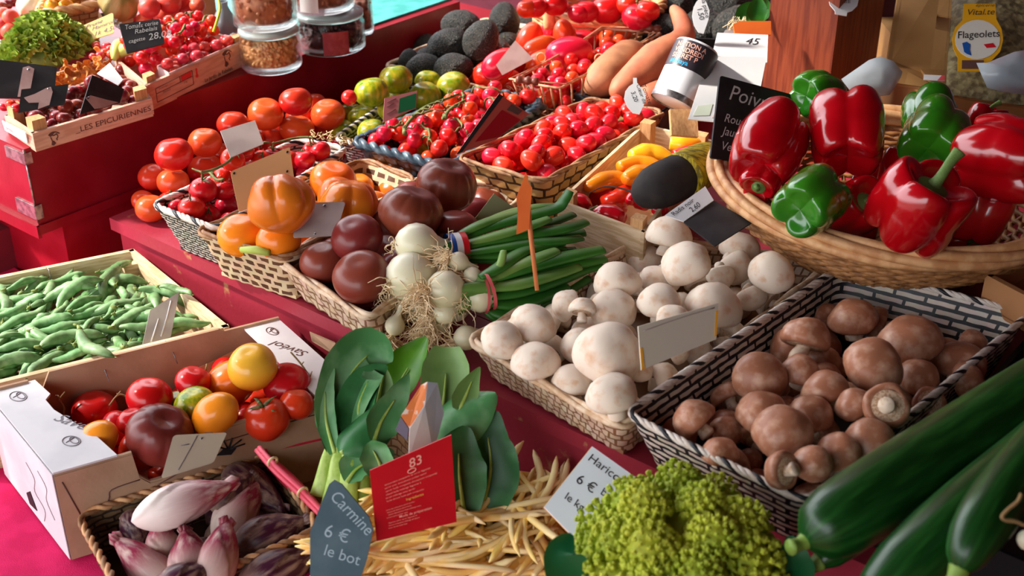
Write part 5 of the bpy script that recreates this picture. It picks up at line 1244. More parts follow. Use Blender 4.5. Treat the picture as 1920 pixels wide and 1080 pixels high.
for i, (k, x, y, w, rt, l) in enumerate(its):
    pr = [CALD[0]] if k == 'CAL' else TOM[k]
    p, r = H.settle(x, y, w, rt, k=.9, zmax=.16)
    up = view(.7, .6, .3) if k == 'orangeplum' else (view(-.1, .75, .6) if k == 'CAL' else (view(.3, .6, .5) if k == 'beef_purple' else None))
    inst(pr[i % len(pr)], 'tomato', l, 'tomato', T, p, rq(rn, up), r * (.86 if k == 'orangeplum' else 1))
rn = random.Random(41); M_dry = mat('dry_stem', (150, 124, 84), .8)
for i, (pts, l) in enumerate((([(122, 735), (112, 750), (120, 765), (118, 800)], 'dry curled tomato stem at the outer corner of the box'), ([(388, 682), (385, 700), (372, 715), (390, 722)], 'dry curled stem on the red tomato at the back'), ([(205, 760), (222, 740), (240, 745)], 'wisp of dry stem between the two oval red tomatoes'), ([(545, 660), (570, 690), (585, 720), (580, 750), (595, 745)], 'long dry stem hanging by the right end of the box'))):
    mb = MB(); p = spline([D(x, y, 1.62) for x, y in pts], 5); mb.tube(p, .0012, 5)
    for k in range(4, len(p) - 1, 4): mb.tube([p[k], p[k] + V((rn.uniform(-.01, .01), rn.uniform(-.01, .01), .008))], .0008, 4)
    tag(ob('dry_stem', mb, M_dry, origin=p[0]), l, 'stem')
c = pxcard('card_back', 'beige plastic price card with rivet leaning on the purple tomato', 'card', [(325, 816), (426, 811), (400, 868), (302, 898)], [1.47, 1.49, 1.47, 1.45], mat('beige_card', (188, 172, 150), .5), rnd=.07); rivet(c, .55, .86); c.lines([[(.45, .95), (.4, .6), (.3, .1)], [(.2, .72), (.35, .74)]], M_inkgrey, .0006)
c = pxcard('leaflet', 'orange leaflet lying against the back wall of the box', 'leaflet', [(340, 706), (465, 645), (468, 666), (352, 725)], [1.71, 1.74, 1.73, 1.70], mat('leaflet_orange', (206, 128, 84), .6)); c.poly([(.75, .2), (.85, .3), (.84, .8), (.74, .7)], M_ink)
c = pxcard('leaflet', 'pale leaflet with small print standing behind the orange one', 'leaflet', [(338, 692), (460, 632), (462, 650), (342, 708)], [1.715, 1.75, 1.745, 1.71], mat('leaflet_pale', (222, 172, 150), .6)); c.text('cette tranche gourmande', .08, .25, .5, M_inkbrown, slant=.2)

# basket of red chicory
eb, H = basket('chicory_basket', 'shaded brown basket holding red and white chicory', quadz([(245, 1145), (600, 992), (500, 852), (145, 968)], .652), .062, .1, W_brown, [M_wick, M_brown_rim], .011, .003, .002, 2, .03)
M_chic = {}
def chicory_mat(k, c0, c1, s):
    if k not in M_chic: M_chic[k] = mat('chicory_' + k, c0, .4, grad=(2, s, s + .45, c1, .5), col2=c0, sc=3.0, stretch=(6, 6, .5), lo=.46, hi=.85, spec=.4)
    return M_chic[k]
def chicory_mesh(k, c0, c1, s, seed):
    mb = MB(); rn = random.Random(seed)
    def fn(u, v):
        th = u * 6.28318; r = .21 * math.sin(math.pi * v ** .82) ** .8 * (1 - .25 * v) + .006
        w_ = (th * 3 / 6.28318 + v * 1.2 + seed * .3) % 1.0
        r *= .92 + .12 * w_
        bend = .05 * math.sin(v * 2.4 + seed)
        return V((r * math.cos(th) + bend, r * math.sin(th), v - .5))
    mb.grid(60, 30, fn, wu=True, flip=False)
    tp = fn(0, 1)
    for i in range(5):
        a = rn.uniform(0, 6.28); d = V((math.cos(a), math.sin(a), 0)); 
        mb.tube([tp + d * .03 - ZD * .12, tp + d * .05 - ZD * .03, tp + d * (.02 + .03 * rn.random()) + ZD * .03], [.03, .04, .006], 8, .4)
    return {'mesh': mb.mesh('chicory_leaves', chicory_mat(k, c0, c1, s))}
CH = {'pale': [chicory_mesh('pale', (236, 220, 212), (150, 24, 62), .02, i) for i in range(2)], 'rose': [chicory_mesh('rose', (214, 190, 176), (140, 24, 60), -.1, i + 3) for i in range(3)], 'dark': [chicory_mesh('dark', (190, 160, 140), (66, 20, 44), -.45, i + 7) for i in range(3)]}
rn = random.Random(51)
def chic(kind, a, b, w, z, label):
    p0, p1 = W(a[0], a[1], z[0]), W(b[0], b[1], z[1]); d = p1 - p0; c_ = (p0 + p1) / 2; L = d.length; s_ = w * dep(c_) / F / .40
    inst(CH[kind][rn.randrange(len(CH[kind]))], 'red_chicory', label, 'chicory', 'red chicory heads in the brown basket', c_, V((0, 0, 1)).rotation_difference(d.normalized()) @ Quaternion((0, 0, 1), rn.random() * 6), (s_, s_, L))
for a in (((260, 1090), (420, 1010)), ((330, 1110), (520, 1040)), ((400, 930), (500, 1010)), ((380, 1000), (560, 960))): chic('dark', a[0], a[1], 90, (.61, .615), 'dark red chicory head buried low in the basket')
chic('dark', (430, 880), (530, 960), 76, (.64, .64), 'dark chicory at the back against the box')
chic('dark', (398, 962), (478, 882), 70, (.645, .668), 'dusky purple chicory tip pointing up by the box')
chic('rose', (395, 1010), (500, 905), 84, (.632, .652), 'pale purple chicory behind the rose-tipped ones')
chic('dark', (440, 1040), (580, 965), 84, (.63, .655), 'dark purple chicory by the right rim')
chic('dark', (455, 1110), (590, 1030), 90, (.63, .64), 'brownish chicory at the front right of its basket')
chic('dark', (250, 960), (262, 1030), 60, (.645, .63), 'small chicory leaf tip pointing at the pale head')
chic('rose', (330, 1110), (208, 1005), 76, (.625, .668), 'brownish rose chicory with frayed tip at the outer rim')
chic('rose', (300, 1050), (292, 975), 62, (.64, .668), 'rose chicory with flared magenta edge under the pale head')
chic('rose', (355, 1110), (340, 990), 84, (.64, .678), 'rose chicory standing upright in the middle')
chic('rose', (385, 1120), (425, 975), 84, (.64, .682), 'rose striped chicory with curled white tip')
chic('dark', (300, 1120), (390, 1060), 80, (.66, .665), 'purple and white chicory lowest at the front')
chic('pale', (246, 978), (444, 905), 84, (.688, .70), 'large pale chicory head with magenta tip lying on top')
# basket of pak choi
kb, H = basket('pak_choi_basket', 'brown basket with bright red back rim holding pak choi', quadz([(602, 962), (862, 910), (742, 776), (486, 847)], .655), .064, .06, W_tan, [mat('red_band_strand', (206, 44, 66), .4)], .013, .005, .0015, 2, .2)
mb = MB(); a, b = W(486, 845, .656), W(742, 775, .656); n = (b - a).normalized(); mb.poly([a - ZD * .022, b - ZD * .022, b + ZD * .004, a + ZD * .004], .007, ZD.cross(n)); ob('red_band', mb, mat('red_ribbon', (176, 14, 36), .4), kb, False)
M_pinkstr = mat('pink_cord', (226, 84, 104), .45)
for k in range(4):
    o_ = [(-5, 2), (0, -3), (4, 4), (-1, 6)][k]; mb = MB(); mb.tube(spline([D(486 + o_[0], 842 + o_[1], 1.5), D(520 + o_[0] * 1.2, 880 + o_[1], 1.47), D(565 + o_[0], 922 + o_[1] * 1.2, 1.45), D(604 + o_[0], 962 + o_[1], 1.43)], 6), .003, 8); ob('handle_cord', mb, M_pinkstr, kb)
for x, y in ((511, 866), (567, 923)):
    mb = MB(); c_ = D(x, y, 1.475 if x < 540 else 1.447); ax = (D(604, 962, 1.43) - D(486, 842, 1.5)).normalized(); s1 = ax.orthogonal().normalized(); s2 = ax.cross(s1); mb.tube([c_ + (s1 * math.cos(k * .5236) + s2 * math.sin(k * .5236)) * .0062 for k in range(12)], .0016, 5, closed=True); ob('cord_tie', mb, M_straw, kb)
def pakleaf_mat(n, c0, c1): return mat(n, c0, .42, c1, 26, stretch=(1, 1, 1), bump=.2, bsc=60, spec=.4)
M_pk = pakleaf_mat('pak_choi_leaf', (78, 138, 82), (124, 172, 122)); M_pk2 = pakleaf_mat('pak_choi_leaf_bright', (86, 142, 16), (66, 124, 12)); M_pk3 = pakleaf_mat('pak_choi_leaf_dull', (118, 152, 84), (96, 132, 64)); M_pk4 = pakleaf_mat('pak_choi_leaf_dark', (34, 90, 44), (56, 116, 64))
M_stalk = mat('pak_choi_stalk', (176, 200, 104), .4, (150, 182, 72), 20, stretch=(8, 8, 1))
P1 = thing('pak_choi', 'pak choi head with broad blue-green leaves beside the tomato box', 'pak choi', D(650, 935, 1.47))
P2 = thing('pak_choi', 'pak choi head with drooping leaves behind the red card', 'pak choi', D(820, 930, 1.43))
def pk(o, pts, d, w, m, cup=.3, wave=.03, up=None):
    ds = d if isinstance(d, tuple) else (d, d); n = len(pts)
    P = [D(x, y, ds[0] + (ds[1] - ds[0]) * i / (n - 1)) for i, (x, y) in enumerate(pts)]
    s_ = (ds[0] + ds[1]) / 2 / F
    L = leafblade(P, [k * s_ for k in w], m, o, 'leaf', cup, wave, th=.0008, up=up)
    mb = MB(); p = spline(P[:max(3, n - 1)], 6); mb.tube(p, lerpl([5 * s_, 1.2 * s_], len(p)), 6); ob('midrib', mb, M_stalk, L)
pk(P1, [(720, 800), (735, 745), (765, 690), (800, 632)], (1.50, 1.53), [12, 44, 50, 40, 4], M_pk2, .35, up=view(-.5, .2, .8))
pk(P1, [(700, 790), (712, 735), (722, 690)], (1.49, 1.52), [14, 24, 22, 2], M_pk3, .3)
pk(P1, [(632, 850), (636, 770), (660, 700), (690, 665), (716, 690)], (1.47, 1.5), [18, 46, 56, 50, 22], M_pk, .7, .05, view(.1, .1, 1))
pk(P1, [(690, 830), (672, 770), (690, 715), (726, 686)], (1.465, 1.49), [22, 44, 30, 3], M_pk4, .5, up=view(-.3, .1, .9))
pk(P1, [(628, 850), (612, 790), (610, 735), (625, 690)], (1.455, 1.48), [10, 20, 18, 3], M_pk, .3, .08)
pk(P1, [(640, 850), (668, 815), (715, 770), (762, 706)], (1.43, 1.46), [10, 52, 50, 30, 3], M_pk4, -.5, .04, view(-.3, .6, .7))
pk(P1, [(700, 830), (715, 790), (740, 750), (766, 702)], (1.425, 1.455), [6, 36, 30, 22, 2], M_pk, .3, .04, view(.6, .4, .6))
pk(P1, [(650, 905), (668, 880), (700, 860), (740, 850)], (1.43, 1.44), [5, 30, 36, 26, 5], M_pk, .5, .12, view(0, .6, .7))
for i, (a, b, c_, d_, w) in enumerate((((598, 930), (610, 880), (622, 830), 1.46, 15), ((622, 950), (632, 890), (640, 830), 1.45, 18), ((650, 955), (655, 890), (655, 825), 1.44, 18), ((675, 950), (676, 890), (672, 830), 1.45, 18), ((695, 930), (696, 890), (692, 835), 1.465, 16), ((660, 960), (690, 900), (712, 840), 1.47, 16))):
    mb = MB(); p = spline([D(*a, d_), D(*b, d_), D(*c_, d_ + .01)], 6); mb.tube(p, [k * d_ / F for k in lerpl([w * 1.2, w, w * .9, w * .5], len(p))], 12, .5, ref=-FWD); ob('stalk', mb, M_stalk, P1)
pk(P2, [(825, 800), (832, 750), (836, 700), (838, 650)], (1.44, 1.46), [14, 40, 46, 44, 24], M_pk3, .4, .03)
pk(P2, [(862, 770), (872, 745), (885, 715), (900, 688)], (1.42, 1.43), [14, 24, 22, 12, 1], M_pk3, .3)
pk(P2, [(905, 950), (920, 880), (915, 820), (930, 770)], (1.41, 1.42), [40, 56, 50, 36, 6], M_pk4, .3, .06)
pk(P2, [(800, 850), (840, 800), (890, 765), (930, 738)], (1.415, 1.42), [20, 46, 52, 36, 5], M_pk, -.4, .06, view(-.1, .5, .9))
pk(P2, [(870, 960), (862, 900), (860, 850), (875, 800)], (1.40, 1.40), [30, 50, 54, 40, 8], M_pk4, .3, .05)
pk(P2, [(720, 900), (712, 870), (700, 845), (690, 830)], (1.42, 1.42), [16, 30, 28, 8], M_pk, .5, .15)
for i, (a, b, c_, d_, w) in enumerate((((790, 940), (800, 880), (815, 820), 1.42, 18), ((820, 950), (826, 890), (828, 820), 1.41, 18), ((850, 950), (850, 890), (845, 830), 1.42, 18))):
    mb = MB(); p = spline([D(*a, d_), D(*b, d_), D(*c_, d_ + .01)], 6); mb.tube(p, [k * d_ / F for k in lerpl([w * 1.2, w, w * .9, w * .5], len(p))], 12, .5, ref=-FWD); ob('stalk', mb, M_stalk, P2)
# crumpled packet among the leaves
cp = thing('crumpled_packet', 'crumpled orange and white paper packet stuck among the pak choi leaves', 'packet', D(790, 800, 1.36))
def facet(name, pts, ds, m):
    mb = MB(); q = [D(x, y, d + .025) for (x, y), d in zip(pts, ds)]; n = (q[1] - q[0]).cross(q[2] - q[0]).normalized(); mb.poly(q, .0015, n); ob(name, mb, m, cp, False)
facet('orange_side', [(790, 722), (802, 716), (796, 760), (768, 803), (752, 780)], (1.372, 1.37, 1.36, 1.355, 1.36), mat('packet_orange', (222, 124, 62), .5, (226, 206, 190), 60, lo=.55, hi=.6))
facet('dark_end', [(752, 782), (767, 804), (764, 826), (742, 806)], (1.36, 1.355, 1.355, 1.362), mat('packet_purple', (70, 54, 74), .5))
facet('white_side', [(802, 716), (820, 718), (832, 775), (812, 850), (800, 872), (766, 862), (768, 803), (796, 760)], (1.37, 1.375, 1.375, 1.36, 1.355, 1.35, 1.354, 1.359), mat('packet_white', (206, 196, 186), .5, (176, 184, 196), 20, bump=.3, bsc=40))
# cards in front
c = pxcard('recipe_card', 'bright red card with pale recipe print in front of the pak choi', 'card', [(693, 882), (846, 815), (856, 978), (706, 1014)], [1.32, 1.325, 1.35, 1.345], M_red_card)
rnn = random.Random(3)
c.text('83', .47, .82, .12, M_pinkink, bold=.01)
c.lines([[(.5 + .05 * math.cos(k * .63), .78 + .025 * math.sin(k * .63)) for k in range(11)]], M_pinkink, .0006)
WD = 'mélange de légumes verts croquants à poêler doucement avec ail frais et huile douce puis servir chaud'.split()
for i, v in enumerate((.72, .675, .63, .585, .54, .495, .38, .345, .31, .275, .2, .165, .13)):
    t = ' '.join(rnn.choice(WD) for _ in range(5)); c.text(t, .14 + .03 * rnn.random(), v, .022 if i < 6 else .017, M_pinkink, sx=1.15)
c.text('Ingrédients', .4, .43, .035, M_yellow_paper); c.text('Mode de préparation', .3, .235, .034, M_pinkink, bold=.005)
c = pxcard('chalkboard_tag', 'small blue-grey chalkboard tag beside the red chicory', 'tag', [(582, 900), (700, 900), (700, 1085), (582, 1085)], 1.33, M_slate_blue, th=.004, shape=[(.0, .48), (.3, .96), (.38, 1), (.5, .96), (.93, .63), (1, .5), (.9, .2), (.8, .0), (0, 0)])
c.text('Carmine', .3, .83, .13, mat('faint_chalk', (160, 184, 192), .9), slant=.1, turn=-.8, sx=.9); c.text('6 €', .2, .44, .14, MATS['faint_chalk'], turn=-.3); c.text('le bot', .2, .25, .12, MATS['faint_chalk'], turn=-.3)
# yellow beans
bq = quadz([(540, 1135), (1140, 1135), (1035, 932), (702, 1016)], .622)
bb, H = basket('bean_basket', 'low plaited basket overflowing with yellow wax beans', bq, .034, .05, W_tan, [M_brown_rim, M_wick], .012, .005, .002, 3, .03)
mb = MB(); q = inset(bq, .012, .04); mb.hexa([p - ZD * .015 for p in q] + q); ob('liner', mb, M_card_brown, bb, False)
beans = [{'mesh': m} for m in BEANS]; rn = random.Random(77)
scatter([q + (q - sum(bq, V()) / 4) * .06 for q in bq], 285, 5, beans, .15, 'yellow_bean', 'pale yellow wax bean heaped in the low plaited basket', 'bean', 'yellow beans in the low basket', TH - .35, .75, .614, lambda u, v: .02 * math.sin(math.pi * u) * math.sin(math.pi * min(1, v * 1.0)), .12, pad=.02)
for i, (pts, z, l) in enumerate(([[(642, 1040), (690, 1042), (735, 1062)], .65, 'yellow bean pointing over the near rim by the chalkboard'], [[(735, 1075), (738, 1040), (741, 1020)], .665, 'yellow bean standing almost upright'], [[(750, 1030), (765, 1060), (785, 1090)], .665, 'yellow bean slanting away from the upright one'], [[(893, 1075), (900, 1045), (897, 1012)], .66, 'second upright yellow bean near the middle'], [[(1035, 1015), (1020, 1050), (1000, 1080)], .655, 'long yellow bean below the white card'], [[(840, 1042), (900, 1044), (955, 1052)], .655, 'pale straight yellow bean lying crosswise'])):
    p = spline([W(x, y, z + .004 * math.sin(k * 1.5)) for k, (x, y) in enumerate(pts)], 5); mb = MB(); mb.tube(p, lerpl([.0022, .0045, .0045, .003], len(p)), 8); tag(ob('yellow_bean', mb, M_bean, origin=p[0]), l, 'bean')
c = pxcard('price_card', 'white price card reading Haricots tilted behind the romanesco', 'card', [(1110, 838), (1240, 930), (1135, 1068), (1020, 951)], [1.36, 1.33, 1.29, 1.32], mat('bluish_white_card', (226, 234, 240), .45), th=.003)
c.text('Haricots', .05, .82, .11, M_ink, turn=.0, sx=1.05); c.text('beurre', .42, .58, .1, M_ink, turn=.1); c.text('6 €', .1, .5, .13, M_ink, turn=.1); c.text('le kg', .12, .25, .1, M_ink, turn=.1)
mb = MB(); mb.poly([c.at(u, v, -.0025) for u, v in ((-.012, 0), (.99, 0), (.99, 1), (-.012, 1))], .0015, c.n); ob('orange_edge', mb, M_tape, c.o, False)
# romanesco
rc = D(1272, 1072, 1.19); RR = 208 * 1.19 / F
ro = thing('romanesco', 'lime green romanesco cauliflower in front of the brown mushrooms', 'cauliflower', rc - ZD * RR * .5)
mb = MB(); rn = random.Random(91); NF = 30; ga = 2.399963
mb.ball(rc, RR * .66, 24, 16, .8)
for i in range(NF):
    t = (i + .35) / NF; ph = math.acos(1 - 1.15 * t) * .98 + .12; th_ = i * ga + .6
    d = V((math.sin(ph) * math.cos(th_), math.sin(ph) * math.sin(th_), math.cos(ph))); d.normalize()
    rf = RR * (.23 + .1 * min(1, t * 1.6)) * rn.uniform(.88, 1.12); c_ = rc + V((d.x, d.y, d.z * .95)) * (RR - rf * 1.15) * rn.uniform(.92, 1.04)
    d = (d + V((rn.uniform(-.25, .25), rn.uniform(-.25, .25), rn.uniform(-.1, .25)))).normalized()
    q = V((0, 0, 1)).rotation_difference(d).to_matrix()
    mb.ball(c_, rf * .8, 10, 8, 1.15, q=q)
    nk = 70
    for k in range(nk):
        s_ = (k + .5) / nk; p2 = math.acos(1 - 1.3 * s_); t2 = k * ga + i
        e_ = V((math.sin(p2) * math.cos(t2), math.sin(p2) * math.sin(t2), math.cos(p2) * 1.3))
        kr = rf * (.09 + .11 * s_) * rn.uniform(.8, 1.2); kc_ = c_ + q @ (e_ * rf * rn.uniform(.84, .96)); qd = (q @ e_).normalized()
        kq = V((0, 0, 1)).rotation_difference(qd).to_matrix()
        mb.ball(kc_, kr, 6, 4, 1.25, q=kq)
        sd = qd.orthogonal().normalized()
        for j in range(4):
            w_ = qd * rn.uniform(.4, .8) + (sd * math.cos(j * 1.57 + k) + qd.cross(sd) * math.sin(j * 1.57 + k)) * .85
            mb.ball(kc_ + w_ * kr * .9, kr * rn.uniform(.4, .6), 5, 3)
ob('florets', mb, mat('romanesco_florets', (184, 190, 52), .6, (152, 172, 38), 14, sss=.06, bump=.2, bsc=300), ro)
mb = MB(); mb.tube([rc - ZD * RR * .6, rc], [RR * .3, RR * .5], 16); ob('core', mb, M_stalk, ro)
leafblade([D(1080, 1090, 1.16), D(1052, 1040, 1.15), D(1072, 1002, 1.16)], [.02, .02, .012, .002], mat('romanesco_leaf', (20, 96, 54), .4), ro, cup=.3)
leafblade([D(1500, 1090, 1.16), D(1490, 1050, 1.15), D(1480, 1005, 1.15)], [.012, .016, .012, .003], MATS['romanesco_leaf'], ro, cup=.3)
# cucumbers
M_cu = mat('cucumber_skin', (12, 58, 16), .3, (34, 88, 32), 5, uv=True, stretch=(4.5, 3.0, 1), lo=.44, hi=.66, spec=.5, bump=.12, bsc=14)
def cuke(name, label, pts, ds, rad, cat='cucumber', tip=True):
    P = [D(x, y, d) for (x, y), d in zip(pts, ds)]; p = spline(P, 8); n = len(p); dm = sum(ds) / len(ds); mb = MB()
    mb.tube(p, [k * dm / F for k in lerpl(rad, n)], 28)
    o = tag(ob(name, mb, M_cu, origin=P[1]), label, cat, 'cucumbers by the romanesco')
    if tip:
        t = (P[0] - P[1]).normalized(); mb = MB(); mb.tube(spline([P[0] - t * .004, P[0] + t * .006, P[0] + t * .016 + ZD * .003], 4), lerpl([.009, .006, .0075], 9), 10); ob('stem_end', mb, mat('cucumber_stem', (120, 150, 60), .5), o)
    return o
cuke('cucumber', 'thin cucumber in shade underneath the big one', [(1530, 1058), (1600, 1010), (1720, 930), (1860, 850)], (1.17, 1.18, 1.22, 1.27), [10, 26, 30, 32, 32, 32, 32])
cuke('cucumber', 'big dark cucumber lying along the plaited mushroom basket', [(1508, 1015), (1600, 958), (1740, 870), (1880, 780), (2000, 705)], (1.11, 1.13, 1.19, 1.25, 1.30), [14, 52, 66, 70, 72, 74, 74, 74, 74, 74, 74, 74])
cuke('cucumber', 'second cucumber, below the big one, shiny on top', [(1640, 1120), (1740, 1030), (1850, 935), (2000, 810)], (1.05, 1.07, 1.12, 1.2), [40, 60, 66, 68, 68, 68])
cuke('cucumber', 'cucumber with bright highlight in the lower corner', [(1795, 1075), (1832, 1000), (1890, 915), (1990, 800)], (1.0, 1.01, 1.05, 1.12), [8, 34, 46, 52, 54, 56, 56, 56], )
tr, _ = crate('added_dark_crate', 'added black crate darkening the gap under the cucumbers', [S(-.50, .72, .67), S(.02, .72, .67), S(.02, .955, .67), S(-.50, .955, .67)], .67 - FZ - .003, M_dark, .006, .015)  # crate added so the gap below the cucumbers comes out dark
tr2, _ = crate('cucumber_tray', 'low black tray propping the cucumbers on the red stand', [S(-.35, 1.0, .81), S(.0, 1.0, .81), S(.0, 1.45, .81), S(-.35, 1.45, .81)], .058, M_dark, .006, .015)
so_ = thing('spring_onion', 'single spring onion bulb with a stray root over the cucumbers', 'spring onion', D(1918, 1010, .98))
bulb_part(so_, 1926, 1012, 40, W(1926, 1012, .9).z, view(.8, -.5, 0), 1.0, 0, .02, 3)
mb = MB(); p = spline([D(x, y, .985) for x, y in ((1921, 985), (1905, 978), (1885, 975), (1879, 968), (1890, 955), (1908, 940), (1915, 925))], 5); mb.tube(p, .0015, 6); ob('root', mb, mat('tan_root', (142, 112, 70), .7), so_)
# wooden box corner at the right edge
wbx = thing('wooden_tray', 'tan wooden tray corner at the right edge below the willow basket', 'tray', D(1900, 540, 1.42))
a = W(1848, 515, .87); b_ = W(1960, 440, .87); c_ = W(1990, 590, .87); d4 = b_ + (c_ - a); tq = [a, c_, d4, b_]
for i in range(4):
    x0, x1 = tq[i], tq[(i + 1) % 4]; n = ZD.cross(x1 - x0).normalized(); n = n if n.dot((a + d4) / 2 - x0) > 0 else -n
    mb = MB(); wall_between(mb, x0, x1, .04, .008, n); ob('side', mb, mat('tray_wood', (176, 122, 78), .55, (160, 106, 64), 12), wbx, False)
mb = MB(); mb.hexa([p - ZD * .044 for p in tq] + [p - ZD * .038 for p in tq]); ob('base', mb, MATS['tray_wood'], wbx, False)
# ------------------------------------------------------------------ the raised stand on the left, out of focus
M_crpink = mat('printed_crate_board', (214, 170, 148), .65, (196, 150, 126), 26, stretch=(1, 1, 7))
c1q = quadz([(60, 250), (284, 184), (238, 120), (8, 216)], .888)
cr1, H1 = crate('tomato_crate', 'printed raw wood crate with black tomatoes at the near end of the raised stand', c1q, .026, M_crpink, .005, .022, (0, 1, 3), .016, M_wood_post)
def sketch_face(c, u, v, s, m):
    """small printed head in a floppy hat"""
    a_ = c.aspect(); Q = lambda st: [(x, v + (y - v) * a_) for x, y in st]
    _l, _p = c.lines, c.poly
    def L_(sts, m, r, nm): return _l([Q(t) for t in sts], m, r, nm)
    L_([[(u - s, v + s), (u - .4 * s, v + 1.3 * s), (u + .4 * s, v + 1.2 * s), (u + 1.0 * s, v + .8 * s)], [(u - .7 * s, v + .5 * s), (u - .5 * s, v - .3 * s), (u - .1 * s, v - .7 * s)], [(u + .5 * s, v + .8 * s), (u + .6 * s, v + .2 * s), (u + .3 * s, v), (u + .45 * s, v - .3 * s)], [(u - .5 * s, v + .9 * s), (u, v + .7 * s), (u + .5 * s, v + .9 * s)]], m, .0009, 'portrait_print')
    _p(Q([(u - 1.1 * s, v + 1.0 * s), (u - .5 * s, v + 1.25 * s), (u + .2 * s, v + 1.2 * s), (u - .3 * s, v + .85 * s), (u - .7 * s, v + .6 * s)]), m, 'portrait_print')
    _p(Q([(u - .6 * s, v - .2 * s), (u - .2 * s, v - .3 * s), (u + .1 * s, v - .8 * s), (u - .4 * s, v - 1.1 * s), (u - .8 * s, v - .9 * s)]), m, 'portrait_print')
def frontcard(q, h, par, m):
    a, b = q[0], q[1]; n = ZD.cross(b - a).normalized(); n = n if n.dot(a - sum(q, V()) / 4) > 0 else -n
    return Card('printed_front', None, None, [a + n * .0008, b + n * .0008, b - ZD * h + n * .0008, a - ZD * h + n * .0008], m, .001, parent=par)
fc1 = frontcard(c1q, .026, cr1, M_crpink); fc1.text('_LES EPICURIENNES_', .33, .28, .34, M_inkbrown, sx=1.25, bold=.01); sketch_face(fc1, .16, .3, .042, M_inkbrown)
c2q = quadz([(274, 160), (462, 76), (360, 50), (214, 110)], .902)
cr2, H2 = crate('tomato_crate', 'printed wood crate of vine cherry tomatoes with a man in a hat logo', c2q, .040, M_crpink, .005, .02, (0, 1), .01, M_wood_post)
fc2 = frontcard(c2q, .040, cr2, M_crpink); fc2.text('Le Jardin de Rabelais', .53, .06, .17, M_ink, sx=.95, bold=.012); sketch_face(fc2, .78, .6, .046, M_inkbrown)
fc2.lines([[(.07, .15), (.07, .72)], [(.07, .72), (.42, .8)], [(.42, .8), (.42, .2)], [(.42, .2), (.07, .15)], [(.07, .5), (.42, .55)], [(.3, .55), (.3, .78)]], M_inkbrown, .0006)
fc2.poly([(.31, .56), (.41, .57), (.41, .79), (.31, .77)], mat('red_label_print', (206, 40, 50), .5)); fc2.text('FRANCE', .13, .4, .09, M_inkbrown); fc2.text('2 kg', .33, .42, .09, M_inkbrown); fc2.text('Tomates cerises', .1, .62, .07, M_inkbrown, sx=.8)
fc2.poly([(.455, .55), (.47, .55), (.47, .8), (.455, .8)], MATS['red_label_print']); fc2.poly([(.462 + .015 * math.cos(k), .48 + .08 * math.sin(k)) for k in (0, 1.05, 2.1, 3.14, 4.2, 5.2)], MATS['red_label_print'])
rn = random.Random(61)
# tomatoes
it = [(142, 190, 26), (150, 172, 28), (20, 195, 20), (30, 202, 20), (8, 200, 20), (134, 208, 22), (121, 214, 22), (100, 214, 26), (75, 200, 22), (62, 212, 30), (82, 226, 26), (106, 218, 26), (120, 222, 28), (96, 232, 24), (136, 178, 22), (146, 168, 18)]
lb = rows(it, 2, 'small black purple tomato', 'of the near printed crate')
for i, (x, y, w) in enumerate(it):
    p, r = H1.settle(x, y, w, .9, m=.1); key = 'deepred' if i in (2, 3, 4, 14, 15) else 'black'; l = lb[i].replace('black purple', 'bright red') if key == 'deepred' else lb[i]
    inst(TOM[key][i % 3], 'tomato', l, 'tomato', 'tomatoes in the near printed crate', p, rq(rn), r)
fill(H1, 40, .013, .03, TOM['black'], 'tomato', 'dark tomato buried low in the near printed crate', 'tomato', 'dark tomatoes buried in the near crate')
q2 = [H2.at(.02, .3), H2.at(.98, .3), H2.at(.98, .98), H2.at(.02, .98)]; H3 = Heap(q2, .864); dr = H3.drop(110, .0108, .072, tries=6000, jr=.12, rnd=rn)
dr = [q for q in dr if q[0].z > .885]
trusses([(p, r, *topix(p)) for p, r in dr], 9, 'bright cherry tomato truss', 'of the logo crate', 'vine cherry tomatoes in the logo crate', 230)
mb = MB(); tq = [H2.at(.2, -.02), H2.at(.98, -.02), H2.at(.98, .3), H2.at(.2, .3)]
for i in range(4):
    x0, x1 = tq[i] + ZD * (.905 - tq[i].z), tq[(i + 1) % 4] + ZD * (.905 - tq[i].z); n = ZD.cross(x1 - x0).normalized(); wall_between(mb, x0, x1, .035, .0015, n)
tag(ob('plastic_tray', mb, mat('pinkish_clear_tray', (240, 214, 214), .2, trans=.3), None, False), 'clear plastic tray of cherry tomatoes behind the logo', 'tray')
H4 = Heap(tq, .868); 
for p, r in H4.drop(26, .0108, .045, tries=1500, jr=.1, rnd=rn): inst(rn.choice(TOM['pinkcherry']), 'cherry_tomato', 'pinkish cherry tomato in the clear plastic tray', 'tomato', 'cherry tomatoes in the plastic tray', p, rq(rn), r)
for x, y, w in ((200, 88, 20), (196, 98, 16), (208, 102, 18), (182, 88, 14), (174, 106, 14), (188, 104, 18), (206, 92, 16), (180, 84, 16)):
    p = W(x, y, .905); inst(rn.choice(TOM['pinkcherry']), 'red_berry', 'small dark pink fruit between the mushrooms and the vine tomatoes', 'fruit', 'small red fruit behind the logo crate', p, rq(rn), w * dep(p) / F / 2)
for x0, y0, x1, y1, l in ((214, 112, 232, 84, 'pale green pod standing behind the black slate card'), (218, 106, 262, 96, 'yellow green pod lying under the black slate card')):
    a, b = W(x0, y0, .905), W(x1, y1, .915); mb = MB(); mb.tube(spline([a, (a + b) / 2 + ZD * .01, b], 4), lerpl([.004, .011, .011, .003], 9), 10); tag(ob('green_pod', mb, mat('pale_pod', (196, 206, 100), .5), origin=a), l, 'pod')
